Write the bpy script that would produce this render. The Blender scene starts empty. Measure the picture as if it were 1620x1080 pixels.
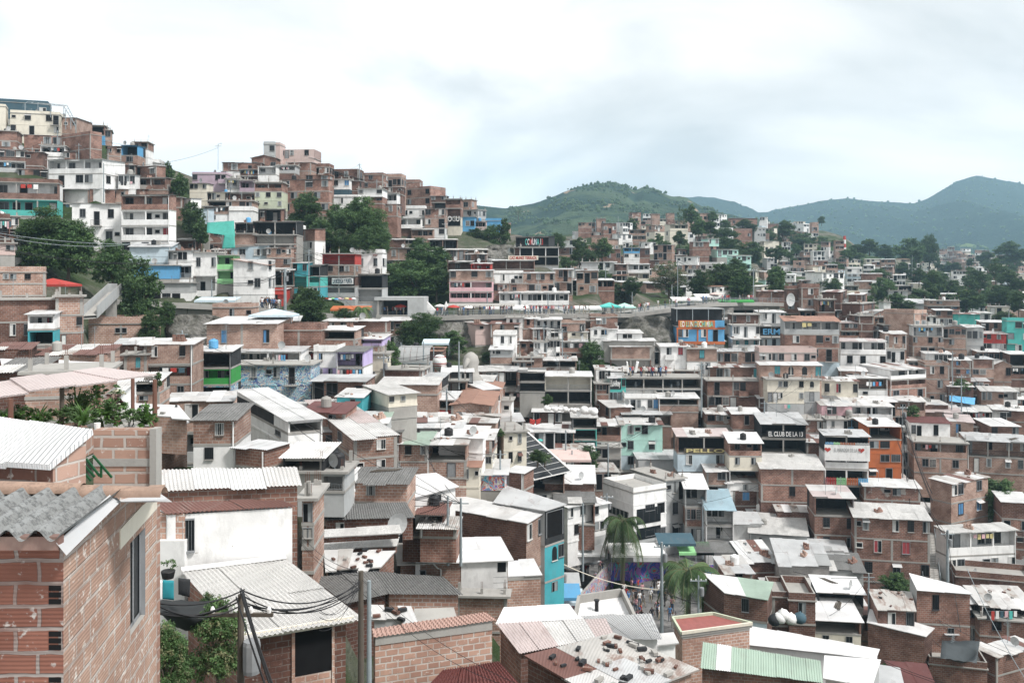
import bpy, math, random
import numpy as np
from mathutils import Vector, Matrix
R = math.radians
rnd = random.Random(13)
SC = bpy.context.scene
COL = SC.collection

# ------------------------------------------------------------------ camera
F = 1400.0            # focal length in photo pixels (1620 wide)
HZ = 440.0            # horizon row
cam_d = bpy.data.cameras.new("camera")
cam_d.sensor_width = 36.0
cam_d.lens = F / 1620.0 * 36.0
cam_d.shift_y = -(540.0 - HZ) / 1620.0
cam_d.clip_start = 0.2
cam_d.clip_end = 20000
cam = bpy.data.objects.new("camera", cam_d)
cam.rotation_euler = (R(90), 0, 0)
COL.objects.link(cam)
SC.camera = cam

# ------------------------------------------------------------------ light
SUN_EL, SUN_AZ = 52.0, 122.0        # azimuth clockwise from +Y (view direction)
SC.view_settings.view_transform = 'Standard'
SC.view_settings.look = 'None'
SC.view_settings.exposure = 0.95
SC.view_settings.gamma = 1.0
SC.view_settings.use_curve_mapping = False
SC.cycles.max_bounces = 6
SC.cycles.diffuse_bounces = 2
SC.cycles.glossy_bounces = 2
SC.cycles.volume_bounces = 1
SC.cycles.transparent_max_bounces = 12

sun_d = bpy.data.lights.new("sun", 'SUN')
sun_d.energy = 2.4
sun_d.angle = R(10)
sun_d.color = (1.0, 0.96, 0.92)
sun = bpy.data.objects.new("sun", sun_d)
az, el = R(SUN_AZ), R(SUN_EL)
sdir = Vector((math.sin(az) * math.cos(el), math.cos(az) * math.cos(el), math.sin(el)))
sun.rotation_euler = sdir.to_track_quat('Z', 'Y').to_euler()
sun.location = sdir * 300
COL.objects.link(sun)

W = bpy.data.worlds.new("World")
SC.world = W
W.use_nodes = True
nt = W.node_tree
nt.nodes.clear()
def N(tree, typ, **kw):
    n = tree.nodes.new(typ)
    for k, v in kw.items():
        if k.startswith('i_'):
            n.inputs[k[2:].replace('_', ' ')].default_value = v
        else:
            setattr(n, k, v)
    return n
out = N(nt, 'ShaderNodeOutputWorld')
bg1 = N(nt, 'ShaderNodeBackground')
sky = N(nt, 'ShaderNodeTexSky')
sky.sky_type = 'NISHITA'
sky.sun_disc = False
sky.sun_elevation = el
sky.sun_rotation = az
sky.altitude = 1500
bg1.inputs['Strength'].default_value = 0.10
nt.links.new(sky.outputs[0], bg1.inputs['Color'])
bg2 = N(nt, 'ShaderNodeBackground')
tc = N(nt, 'ShaderNodeTexCoord')
mp = N(nt, 'ShaderNodeMapping')
mp.inputs['Scale'].default_value = (1.0, 1.0, 2.6)
mp.inputs['Location'].default_value = (0.35, 0.2, 0.4)
nt.links.new(tc.outputs['Generated'], mp.inputs['Vector'])
n1 = N(nt, 'ShaderNodeTexNoise')
n1.inputs['Scale'].default_value = 2.1
n1.inputs['Detail'].default_value = 7
n1.inputs['Roughness'].default_value = 0.5
n1.inputs['Distortion'].default_value = 0.6
nt.links.new(mp.outputs[0], n1.inputs['Vector'])
# whiteness of the cloud deck
r1 = N(nt, 'ShaderNodeValToRGB')
r1.color_ramp.elements[0].position = 0.36
r1.color_ramp.elements[0].color = (0.385, 0.402, 0.408, 1)
r1.color_ramp.elements[1].position = 0.56
r1.color_ramp.elements[1].color = (0.64, 0.632, 0.62, 1)
e = r1.color_ramp.elements.new(0.46)
e.color = (0.50, 0.507, 0.504, 1)
nt.links.new(n1.outputs['Fac'], r1.inputs['Fac'])
nt.links.new(r1.outputs[0], bg2.inputs['Color'])
sp = N(nt, 'ShaderNodeSeparateXYZ'); nt.links.new(tc.outputs['Generated'], sp.inputs[0])
mh = N(nt, 'ShaderNodeMapRange'); mh.inputs[1].default_value = 0.0; mh.inputs[2].default_value = 0.22; mh.inputs[3].default_value = 1.14; mh.inputs[4].default_value = 1.0
nt.links.new(sp.outputs[2], mh.inputs[0]); nt.links.new(mh.outputs[0], bg2.inputs['Strength'])
mixw = N(nt, 'ShaderNodeMixShader')
n2 = N(nt, 'ShaderNodeTexNoise')
n2.inputs['Scale'].default_value = 1.6
n2.inputs['Detail'].default_value = 6
mp2 = N(nt, 'ShaderNodeMapping')
mp2.inputs['Scale'].default_value = (1, 1, 2.2)
mp2.inputs['Location'].default_value = (3.3, 1.1, 0)
nt.links.new(tc.outputs['Generated'], mp2.inputs['Vector'])
nt.links.new(mp2.outputs[0], n2.inputs['Vector'])
r2 = N(nt, 'ShaderNodeValToRGB')
r2.color_ramp.elements[0].position = 0.30
r2.color_ramp.elements[0].color = (0.93, 0.93, 0.93, 1)
r2.color_ramp.elements[1].position = 0.42
r2.color_ramp.elements[1].color = (1, 1, 1, 1)
nt.links.new(n2.outputs['Fac'], r2.inputs['Fac'])
nt.links.new(r2.outputs[0], mixw.inputs['Fac'])
nt.links.new(bg1.outputs[0], mixw.inputs[1])
nt.links.new(bg2.outputs[0], mixw.inputs[2])
nt.links.new(mixw.outputs[0], out.inputs['Surface'])

# ------------------------------------------------------------------ helpers
def ray(px, py):
    return Vector(((px - 810.0) / F, 1.0, (HZ - py) / F))
def P(px, py, Y):
    return ray(px, py) * Y
def PZ(px, py, z):
    """point on the pixel ray at height z (below the camera for rows under the horizon)"""
    return ray(px, py) * (z / ((HZ - py) / F))

ALL = {}
def tag(o, label=None, cat=None, group=None, kind=None):
    if label: o['label'] = label
    if cat: o['category'] = cat
    if group: o['group'] = group
    if kind: o['kind'] = kind
    return o

def empty(name, loc=(0, 0, 0), rz=0.0):
    o = bpy.data.objects.new(name, None)
    o.empty_display_size = 0.5
    o.location = loc
    o.rotation_euler = (0, 0, rz)
    COL.objects.link(o)
    return o

class MB:
    """collects faces and links them as one mesh object"""
    def __init__(s, uvoff=(0.0, 0.0)):
        s.v, s.f, s.m, s.mats, s.uvo, s.smooth = [], [], [], [], uvoff, False
    def mi(s, mat):
        if mat not in s.mats: s.mats.append(mat)
        return s.mats.index(mat)
    def face(s, pts, mat):
        b = len(s.v)
        s.v.extend([tuple(p) for p in pts])
        s.f.append(tuple(range(b, b + len(pts))))
        s.m.append(s.mi(mat))
    def box(s, x0, x1, y0, y1, z0, z1, mat, top=True, bot=True, sides='fblr', mtop=None):
        a, b, c, d = (x0, y0), (x1, y0), (x1, y1), (x0, y1)
        if 'f' in sides: s.face([(*a, z0), (*b, z0), (*b, z1), (*a, z1)], mat)
        if 'r' in sides: s.face([(*b, z0), (*c, z0), (*c, z1), (*b, z1)], mat)
        if 'b' in sides: s.face([(*c, z0), (*d, z0), (*d, z1), (*c, z1)], mat)
        if 'l' in sides: s.face([(*d, z0), (*a, z0), (*a, z1), (*d, z1)], mat)
        if top: s.face([(*a, z1), (*b, z1), (*c, z1), (*d, z1)], mtop or mat)
        if bot: s.face([(*d, z0), (*c, z0), (*b, z0), (*a, z0)], mat)
    def bar(s, p, q, w, h, mat):
        """rectangular bar from p to q"""
        p, q = Vector(p), Vector(q)
        d = (q - p)
        if d.length < 1e-6: return
        dn = d.normalized()
        up = Vector((0, 0, 1)) if abs(dn.z) < 0.95 else Vector((0, 1, 0))
        sx = dn.cross(up).normalized() * (w / 2)
        sy = dn.cross(sx).normalized() * (h / 2)
        A = [p - sx - sy, p + sx - sy, p + sx + sy, p - sx + sy]
        B = [x + d for x in A]
        for i in range(4):
            j = (i + 1) % 4
            s.face([A[i], A[j], B[j], B[i]], mat)
        s.face(A[::-1], mat); s.face(B, mat)
    def tube(s, p, q, r0, r1, mat, n=8, caps=True):
        p, q = Vector(p), Vector(q)
        dn = (q - p).normalized()
        up = Vector((0, 0, 1)) if abs(dn.z) < 0.95 else Vector((0, 1, 0))
        a = dn.cross(up).normalized(); b = dn.cross(a).normalized()
        b0 = len(s.v); k = s.mi(mat)
        for (c, r) in ((p, r0), (q, r1)):
            for i in range(n):
                t = 2 * math.pi * i / n
                s.v.append(tuple(c + a * (math.cos(t) * r) + b * (math.sin(t) * r)))
        for i in range(n):
            j = (i + 1) % n
            s.f.append((b0 + i, b0 + j, b0 + n + j, b0 + n + i)); s.m.append(k)
        if caps:
            s.f.append(tuple(b0 + n + i for i in range(n))); s.m.append(k)
            s.f.append(tuple(b0 + i for i in reversed(range(n)))); s.m.append(k)
    def poly_tube(s, pts, r, mat, n=6, taper=None):
        pts = [Vector(p) for p in pts]
        k = s.mi(mat); rings = []
        for i, p in enumerate(pts):
            d = (pts[min(i + 1, len(pts) - 1)] - pts[max(i - 1, 0)]).normalized()
            up = Vector((0, 0, 1)) if abs(d.z) < 0.95 else Vector((0, 1, 0))
            a = d.cross(up).normalized(); b = d.cross(a).normalized()
            rr = r if taper is None else r + (taper - r) * i / (len(pts) - 1)
            b0 = len(s.v); rings.append(b0)
            for j in range(n):
                t = 2 * math.pi * j / n
                s.v.append(tuple(p + a * (math.cos(t) * rr) + b * (math.sin(t) * rr)))
        for i in range(len(rings) - 1):
            for j in range(n):
                jj = (j + 1) % n
                s.f.append((rings[i] + j, rings[i] + jj, rings[i + 1] + jj, rings[i + 1] + j)); s.m.append(k)
        s.f.append(tuple(rings[0] + j for j in reversed(range(n)))); s.m.append(k)
        s.f.append(tuple(rings[-1] + j for j in range(n))); s.m.append(k)
    def lathe(s, prof, mat, n=14, c=(0, 0, 0), closed=True):
        k = s.mi(mat); rings = []
        for (r, z) in prof:
            b0 = len(s.v); rings.append(b0)
            for j in range(n):
                t = 2 * math.pi * j / n
                s.v.append((c[0] + math.cos(t) * r, c[1] + math.sin(t) * r, c[2] + z))
        for i in range(len(rings) - 1):
            for j in range(n):
                jj = (j + 1) % n
                s.f.append((rings[i] + j, rings[i] + jj, rings[i + 1] + jj, rings[i + 1] + j)); s.m.append(k)
        if closed:
            s.f.append(tuple(rings[-1] + j for j in range(n))); s.m.append(k)
            s.f.append(tuple(rings[0] + j for j in reversed(range(n)))); s.m.append(k)
    def mesh(s, name):
        me = bpy.data.meshes.new(name)
        me.from_pydata(s.v, [], s.f)
        for m in s.mats: me.materials.append(m)
        if len(s.mats) > 1: me.polygons.foreach_set('material_index', s.m)
        V = np.array(s.v, dtype=np.float64).reshape(-1, 3)
        uv = me.uv_layers.new(name='UVMap')
        nl = len(me.loops)
        li = np.empty(nl, dtype=np.int32); me.loops.foreach_get('vertex_index', li)
        nrm = np.empty(len(me.polygons) * 3); me.polygons.foreach_get('normal', nrm); nrm = nrm.reshape(-1, 3)
        tot = np.empty(len(me.polygons), dtype=np.int32); me.polygons.foreach_get('loop_total', tot)
        nn = np.repeat(nrm, tot, axis=0)
        vv = V[li]
        flat = np.abs(nn[:, 2]) > 0.75
        ln = np.hypot(nn[:, 0], nn[:, 1]) + 1e-9
        u = (vv[:, 0] * -nn[:, 1] + vv[:, 1] * nn[:, 0]) / ln
        w = vv[:, 2].copy()
        u = np.where(flat, vv[:, 0], u); w = np.where(flat, vv[:, 1], w)
        arr = np.stack([u + s.uvo[0], w + s.uvo[1]], axis=1).astype(np.float32).ravel()
        uv.data.foreach_set('uv', arr)
        if s.smooth: me.polygons.foreach_set('use_smooth', [True] * len(me.polygons))
        me.update()
        return me
    def build(s, name, parent=None, loc=(0, 0, 0), rz=0.0):
        o = bpy.data.objects.new(name, s.mesh(name))
        COL.objects.link(o)
        o.location = loc
        o.rotation_euler = (0, 0, rz)
        if parent is not None: o.parent = parent
        return o

def link(name, me, parent=None, loc=(0, 0, 0), rz=0.0, sc=None):
    o = bpy.data.objects.new(name, me)
    COL.objects.link(o)
    o.location = loc
    o.rotation_euler = (0, 0, rz)
    if sc: o.scale = sc
    if parent is not None: o.parent = parent
    return o
def kids(o):
    return [c for c in bpy.data.objects if c.parent == o]
def copy_tree(src, childs, loc, rz=0.0, sc=(1, 1, 1)):
    """childs: list of (child, [grandchildren])"""
    r = src.copy(); COL.objects.link(r); r.location = loc; r.rotation_euler = (0, 0, rz); r.scale = sc
    for c, gs in childs:
        d = c.copy(); COL.objects.link(d); d.parent = r
        for g in gs:
            h = g.copy(); COL.objects.link(h); h.parent = d
    return r

# ------------------------------------------------------------------ materials
MATS = {}
def base_mat(name, rough=0.85, spec=0.3):
    m = bpy.data.materials.new(name); m.use_nodes = True
    t = m.node_tree; b = t.nodes['Principled BSDF']
    b.inputs['Roughness'].default_value = rough
    b.inputs['Specular IOR Level'].default_value = spec
    return m, t, b
def mixc(t, fac, a, b, mode='MIX'):
    n = t.nodes.new('ShaderNodeMix'); n.data_type = 'RGBA'; n.blend_type = mode
    for sock, v in ((n.inputs[0], fac), (n.inputs[6], a), (n.inputs[7], b)):
        if hasattr(v, 'is_linked'): t.links.new(v, sock)
        elif isinstance(v, (int, float)): sock.default_value = v
        else: sock.default_value = (*v, 1) if len(v) == 3 else v
    return n.outputs[2]
def noise(t, vec, scale, detail=4, rough=0.6, lo=0.4, hi=0.6, dist=0.0):
    n = t.nodes.new('ShaderNodeTexNoise')
    n.inputs['Scale'].default_value = scale; n.inputs['Detail'].default_value = detail
    n.inputs['Roughness'].default_value = rough; n.inputs['Distortion'].default_value = dist
    t.links.new(vec, n.inputs['Vector'])
    mr = t.nodes.new('ShaderNodeMapRange')
    mr.inputs[1].default_value = lo; mr.inputs[2].default_value = hi
    t.links.new(n.outputs['Fac'], mr.inputs[0])
    return mr.outputs[0]
def uvvec(t, sx=1, sy=1, seed=True):
    uv = t.nodes.new('ShaderNodeUVMap')
    mp = t.nodes.new('ShaderNodeMapping'); mp.inputs['Scale'].default_value = (sx, sy, 1)
    t.links.new(uv.outputs[0], mp.inputs['Vector'])
    if seed:
        oi = t.nodes.new('ShaderNodeObjectInfo')
        mu = t.nodes.new('ShaderNodeMath'); mu.operation = 'MULTIPLY'; mu.inputs[1].default_value = 90
        t.links.new(oi.outputs['Random'], mu.inputs[0])
        cx = t.nodes.new('ShaderNodeCombineXYZ'); t.links.new(mu.outputs[0], cx.inputs[2])
        t.links.new(cx.outputs[0], mp.inputs['Location'])
    return mp.outputs[0]
def hsv_jit(t, col, amt=0.25):
    """brightness differs a little from object to object"""
    oi = t.nodes.new('ShaderNodeObjectInfo')
    mr = t.nodes.new('ShaderNodeMapRange'); mr.inputs[3].default_value = 1 - amt; mr.inputs[4].default_value = 1 + amt * 0.6
    t.links.new(oi.outputs['Random'], mr.inputs[0])
    h = t.nodes.new('ShaderNodeHueSaturation'); t.links.new(mr.outputs[0], h.inputs['Value'])
    t.links.new(col, h.inputs['Color'])
    return h.outputs[0]
def bump(t, b, h, strength=0.5, dist=0.02):
    n = t.nodes.new('ShaderNodeBump'); n.inputs['Strength'].default_value = strength; n.inputs['Distance'].default_value = dist
    t.links.new(h, n.inputs['Height']); t.links.new(n.outputs[0], b.inputs['Normal'])

def brick(name, c1, c2, mortar, bw=0.40, bh=0.20, ms=0.018, stain=0.45, patch=None, smear=.62, wob=1.0):
    m, t, b = base_mat(name, 0.9, 0.2)
    v = uvvec(t, seed=False)
    br = t.nodes.new('ShaderNodeTexBrick')
    br.inputs['Scale'].default_value = 1.0
    br.inputs['Brick Width'].default_value = bw; br.inputs['Row Height'].default_value = bh
    br.inputs['Mortar Size'].default_value = ms; br.inputs['Mortar Smooth'].default_value = 0.25
    br.inputs['Bias'].default_value = -0.1
    br.inputs['Color1'].default_value = (*c1, 1); br.inputs['Color2'].default_value = (*c2, 1)
    br.inputs['Mortar'].default_value = (*mortar, 1)
    # slightly wavy courses
    vv = uvvec(t, 1, 1)
    nz = t.nodes.new('ShaderNodeTexNoise'); nz.inputs['Scale'].default_value = 3.0; nz.inputs['Detail'].default_value = 2
    t.links.new(vv, nz.inputs['Vector'])
    vm = t.nodes.new('ShaderNodeVectorMath'); vm.operation = 'MULTIPLY_ADD'
    vm.inputs[1].default_value = (0.05 * wob, 0.035 * wob, 0)
    t.links.new(nz.outputs['Color'], vm.inputs[0]); t.links.new(v, vm.inputs[2])
    t.links.new(vm.outputs[0], br.inputs['Vector'])
    st = noise(t, vv, 0.55, 5, 0.65, 0.42, 0.72)
    c = mixc(t, st, br.outputs['Color'], tuple(x * (1 - stain) for x in c2))
    fine = noise(t, vv, 9.0, 4, 0.65, smear, smear + .08)
    c = mixc(t, fine, c, tuple(min(1, x * 1.25) for x in mortar))
    if patch:
        pt = noise(t, vv, 0.8, 3, 0.5, 0.57, 0.585)
        c = mixc(t, pt, c, patch)
    c = hsv_jit(t, c, 0.32)
    t.links.new(c, b.inputs['Base Color'])
    inv = t.nodes.new('ShaderNodeMath'); inv.operation = 'SUBTRACT'; inv.inputs[0].default_value = 1
    t.links.new(br.outputs['Fac'], inv.inputs[1])
    bump(t, b, inv.outputs[0], 0.9, 0.015)
    return m
def plaster(name, c, dirt=(0.16, 0.15, 0.14), amt=0.5, rough=0.8, jit=0.1):
    m, t, b = base_mat(name, rough, 0.3)
    vv = uvvec(t, 1, 0.35)
    v2 = uvvec(t, 1, 1)
    a = noise(t, vv, 1.6, 6, 0.7, 0.50, 0.78)
    d = noise(t, v2, 0.5, 4, 0.6, 0.5, 0.75)
    col = mixc(t, a, c, tuple(x * (1 - amt) + y * amt for x, y in zip(c, dirt)))
    col = mixc(t, d, col, tuple(x * 0.78 for x in c))
    pk = noise(t, v2, 3.5, 4, 0.7, 0.70, 0.72)
    col = mixc(t, pk, col, (0.33, 0.29, 0.26))
    col = hsv_jit(t, col, jit)
    t.links.new(col, b.inputs['Base Color'])
    bump(t, b, noise(t, v2, 14, 3, 0.6, 0.3, 0.7), 0.25, 0.01)
    return m
def metal(name, c, rust=(0.20, 0.10, 0.075), amt=0.35, rough=0.5, wave=0.0, lo=0.56, hi=0.66, speck=0.0):
    m, t, b = base_mat(name, rough, 0.4)
    vv = uvvec(t, 1, 0.5); v2 = uvvec(t, 1, 1)
    a = noise(t, vv, 1.1, 6, 0.65, lo, hi)
    col = mixc(t, a, c, tuple(x * (1 - amt) + y * amt for x, y in zip(c, rust)))
    d = noise(t, v2, 0.35, 4, 0.6, 0.4, 0.75)
    col = mixc(t, d, col, tuple(x * 0.72 for x in c))
    if speck:
        s = noise(t, v2, 12, 4, 0.8, 0.47, 0.60)
        col = mixc(t, s, col, tuple(x * (1 - speck) for x in c))
    if wave:
        w = t.nodes.new('ShaderNodeTexWave'); w.wave_type = 'BANDS'; w.bands_direction = 'X'
        w.inputs['Scale'].default_value = wave; t.links.new(uvvec(t, 1, 1, False), w.inputs['Vector'])
        bump(t, b, w.outputs['Fac'], 0.8, 0.05)
    col = hsv_jit(t, col, 0.08)
    t.links.new(col, b.inputs['Base Color'])
    return m
def flat(name, c, rough=0.7, spec=0.3):
    if name in MATS: return MATS[name]
    m, t, b = base_mat(name, rough, spec)
    vv = uvvec(t, 1, 1)
    col = mixc(t, noise(t, vv, 2.5, 4, 0.6, 0.35, 0.7), c, tuple(x * 0.8 for x in c))
    t.links.new(col, b.inputs['Base Color'])
    MATS[name] = m
    return m
def mural(name, cols, scale=1.2, sharp=True):
    m, t, b = base_mat(name, 0.8, 0.3)
    v = uvvec(t, 1, 1)
    n = t.nodes.new('ShaderNodeTexNoise'); n.inputs['Scale'].default_value = scale; n.inputs['Detail'].default_value = 2.5
    n.inputs['Distortion'].default_value = 2.2
    t.links.new(v, n.inputs['Vector'])
    r = t.nodes.new('ShaderNodeValToRGB'); r.color_ramp.interpolation = 'CONSTANT' if sharp else 'LINEAR'
    k = len(cols)
    while len(r.color_ramp.elements) < k: r.color_ramp.elements.new(0.5)
    for i, c in enumerate(cols):
        r.color_ramp.elements[i].position = 0.30 + 0.42 * i / k
        r.color_ramp.elements[i].color = (*c, 1)
    t.links.new(n.outputs['Fac'], r.inputs['Fac'])
    # dark outlines between the patches
    w = t.nodes.new('ShaderNodeMath'); w.operation = 'MULTIPLY'; w.inputs[1].default_value = k / 0.42
    t.links.new(n.outputs['Fac'], w.inputs[0])
    fr = t.nodes.new('ShaderNodeMath'); fr.operation = 'FRACT'; t.links.new(w.outputs[0], fr.inputs[0])
    gt = t.nodes.new('ShaderNodeMath'); gt.operation = 'GREATER_THAN'; gt.inputs[1].default_value = 0.86
    t.links.new(fr.outputs[0], gt.inputs[0])
    t.links.new(mixc(t, gt.outputs[0], r.outputs[0], (0.03, 0.04, 0.06)), b.inputs['Base Color'])
    return m

M = {}
M['b'] = brick('brick_red', (0.325, 0.170, 0.128), (0.205, 0.108, 0.083), (0.36, 0.32, 0.29))
M['p'] = brick('brick_pale', (0.46, 0.305, 0.243), (0.33, 0.205, 0.162), (0.50, 0.45, 0.41), stain=0.3)
M['k'] = brick('brick_dark', (0.19, 0.095, 0.072), (0.13, 0.066, 0.052), (0.27, 0.24, 0.22))
M['o'] = brick('brick_block', (0.45, 0.285, 0.22), (0.32, 0.185, 0.142), (0.50, 0.45, 0.41), bw=0.42, bh=0.22, ms=0.028, stain=0.3)
M['z'] = brick('brick_patched', (0.36, 0.19, 0.14), (0.24, 0.13, 0.10), (0.38, 0.35, 0.33), patch=(0.42, 0.39, 0.36))
M['Z'] = brick('brick_whitewashed', (0.62, 0.60, 0.58), (0.52, 0.49, 0.47), (0.42, 0.40, 0.38), stain=0.35)
for k_, c_, a_ in (('w', (0.78, 0.78, 0.77), .45), ('c', (0.64, 0.60, 0.51), .4), ('g', (0.40, 0.41, 0.41), .4),
                   ('s', (0.50, 0.60, 0.66), .4), ('m', (0.42, 0.66, 0.59), .3), ('t', (0.09, 0.44, 0.40), .3),
                   ('q', (0.06, 0.33, 0.38), .35), ('P', (0.66, 0.42, 0.45), .35), ('B', (0.11, 0.33, 0.56), .3),
                   ('G', (0.04, 0.27, 0.06), .35), ('e', (0.48, 0.52, 0.40), .4), ('O', (0.46, 0.135, 0.05), .25),
                   ('v', (0.42, 0.33, 0.39), .35), ('r', (0.42, 0.05, 0.04), .3), ('n', (0.025, 0.027, 0.03), .2),
                   ('y', (0.60, 0.52, 0.25), .3), ('N', (0.33, 0.32, 0.30), .5), ('l', (0.50, 0.42, 0.66), .3),
                   ('a', (0.05, 0.10, 0.13), .3), ('S', (0.54, 0.42, 0.39), .3), ('L', (0.28, 0.60, 0.28), .3)):
    M[k_] = plaster('plaster_' + {'w': 'white', 'c': 'cream', 'g': 'grey', 's': 'pale_blue', 'm': 'mint', 't': 'teal', 'q': 'turquoise',
        'P': 'pink', 'B': 'blue', 'G': 'green', 'e': 'pale_green', 'O': 'orange', 'v': 'mauve', 'r': 'red', 'n': 'black', 'y': 'yellow',
        'N': 'concrete', 'l': 'lilac', 'a': 'navy', 'S': 'salmon', 'L': 'light_green'}[k_], c_, amt=a_)
CONC = M['N']
M['U'] = mural('mural_blue', [(0.55, 0.6, 0.62), (0.12, 0.42, 0.58), (0.62, 0.62, 0.6), (0.10, 0.16, 0.36), (0.45, 0.70, 0.74), (0.60, 0.45, 0.42), (0.6, 0.6, 0.55)], 0.9)
M['V'] = mural('mural_purple', [(0.10, 0.06, 0.30), (0.16, 0.10, 0.42), (0.05, 0.10, 0.45), (0.30, 0.14, 0.42), (0.08, 0.35, 0.42), (0.42, 0.10, 0.08), (0.20, 0.10, 0.35)], 0.35)
M['Y'] = mural('mural_bright', [(0.5, 0.5, 0.5), (0.15, 0.40, 0.55), (0.55, 0.12, 0.10), (0.6, 0.6, 0.55), (0.25, 0.15, 0.45), (0.10, 0.30, 0.35)], 0.8)
RM = {}
RM['w'] = metal('sheet_white', (0.84, 0.84, 0.835), amt=0.22, wave=5.2, lo=0.6, hi=0.7)
RM['f'] = metal('sheet_fresh_white', (0.88, 0.88, 0.88), amt=0.1, wave=4.0, lo=0.7, hi=0.8)
RM['g'] = metal('sheet_grey', (0.44, 0.45, 0.45), amt=0.35, wave=5.2)
RM['r'] = metal('sheet_rusty', (0.23, 0.115, 0.095), (0.34, 0.28, 0.25), 0.5, wave=5.2)
RM['d'] = metal('sheet_dark_red', (0.16, 0.05, 0.045), (0.25, 0.16, 0.14), 0.4, wave=5.2)
RM['n'] = metal('sheet_green', (0.42, 0.54, 0.45), amt=0.2, wave=5.2)
RM['p'] = metal('sheet_pink', (0.66, 0.565, 0.55), amt=0.25, wave=5.2)
RM['b'] = metal('sheet_blue', (0.42, 0.58, 0.66), amt=0.25, wave=5.2)
RM['a'] = metal('cement_sheet', (0.26, 0.26, 0.255), (0.12, 0.12, 0.115), 0.6, rough=0.95, wave=5.2, lo=0.45, hi=0.65, speck=0.5)
RM['l'] = metal('cement_sheet_pale', (0.74, 0.73, 0.71), (0.2, 0.2, 0.19), 0.5, rough=0.95, wave=5.2, lo=0.45, hi=0.65, speck=0.35)
RM['t'] = metal('clay_tile', (0.42, 0.24, 0.18), (0.22, 0.15, 0.12), 0.6, rough=0.9, wave=4, speck=0.2)
RM['c'] = metal('coral_tile', (0.50, 0.33, 0.28), (0.5, 0.28, 0.22), 0.3, rough=0.7, wave=4)
RM['0'] = metal('old_cement_sheet', (0.24, 0.25, 0.25), (0.10, 0.10, 0.095), 0.6, rough=0.95, lo=0.45, hi=0.65, speck=0.6)
RM['k'] = metal('sheet_black', (0.04, 0.04, 0.045), (0.12, 0.11, 0.1), 0.3, wave=5.2)
RM['u'] = metal('sheet_offwhite', (0.76, 0.75, 0.735), amt=0.35, wave=5.2)
RM['x'] = metal('sheet_pale_grey', (0.64, 0.65, 0.655), amt=0.4, wave=5.2)
RM['v'] = metal('sheet_stained', (0.60, 0.58, 0.55), (0.24, 0.12, 0.08), 0.7, wave=5.2, lo=.5, hi=.6)
PAL = {'W': 'wwwwuf', 'M': 'uwuxwuvu', 'R': 'rrrvur', 'A': 'aaaaaal', 'G': 'xxxxg', 'K': 't', 'Q': 'uwxlvrux', 'N': 'nnnnw', 'P': 'pppup',
       'B': 'b', 'C': 'c', 'D': 'd', 'Z': 'f', 'L': 'llll', 'k': 'k', 'X': 'uwvxvur'}
GLASS = flat('window_dark', (0.014, 0.017, 0.020), 0.28, 0.35)
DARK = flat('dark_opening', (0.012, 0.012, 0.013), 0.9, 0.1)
FRW = flat('frame_white', (0.62, 0.62, 0.60), 0.5)
FRG = flat('frame_grey', (0.24, 0.25, 0.26), 0.5)
FRD = flat('frame_dark', (0.06, 0.06, 0.065), 0.5)
CURT = [flat('curtain_white', (0.55, 0.55, 0.54)), flat('curtain_grey', (0.26, 0.28, 0.29)), flat('curtain_blue', (0.08, 0.22, 0.42)),
        flat('curtain_red', (0.35, 0.06, 0.07)), flat('curtain_teal', (0.08, 0.30, 0.34))]
WOOD = flat('weathered_wood', (0.10, 0.085, 0.07), 0.9)
STEEL = flat('pole_steel', (0.27, 0.31, 0.33), 0.5)
BLACK = flat('black_paint', (0.02, 0.02, 0.022), 0.6)
WHITE = flat('white_paint', (0.78, 0.78, 0.77), 0.5)
RUSTP = flat('brown_post', (0.15, 0.075, 0.055), 0.8)
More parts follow.
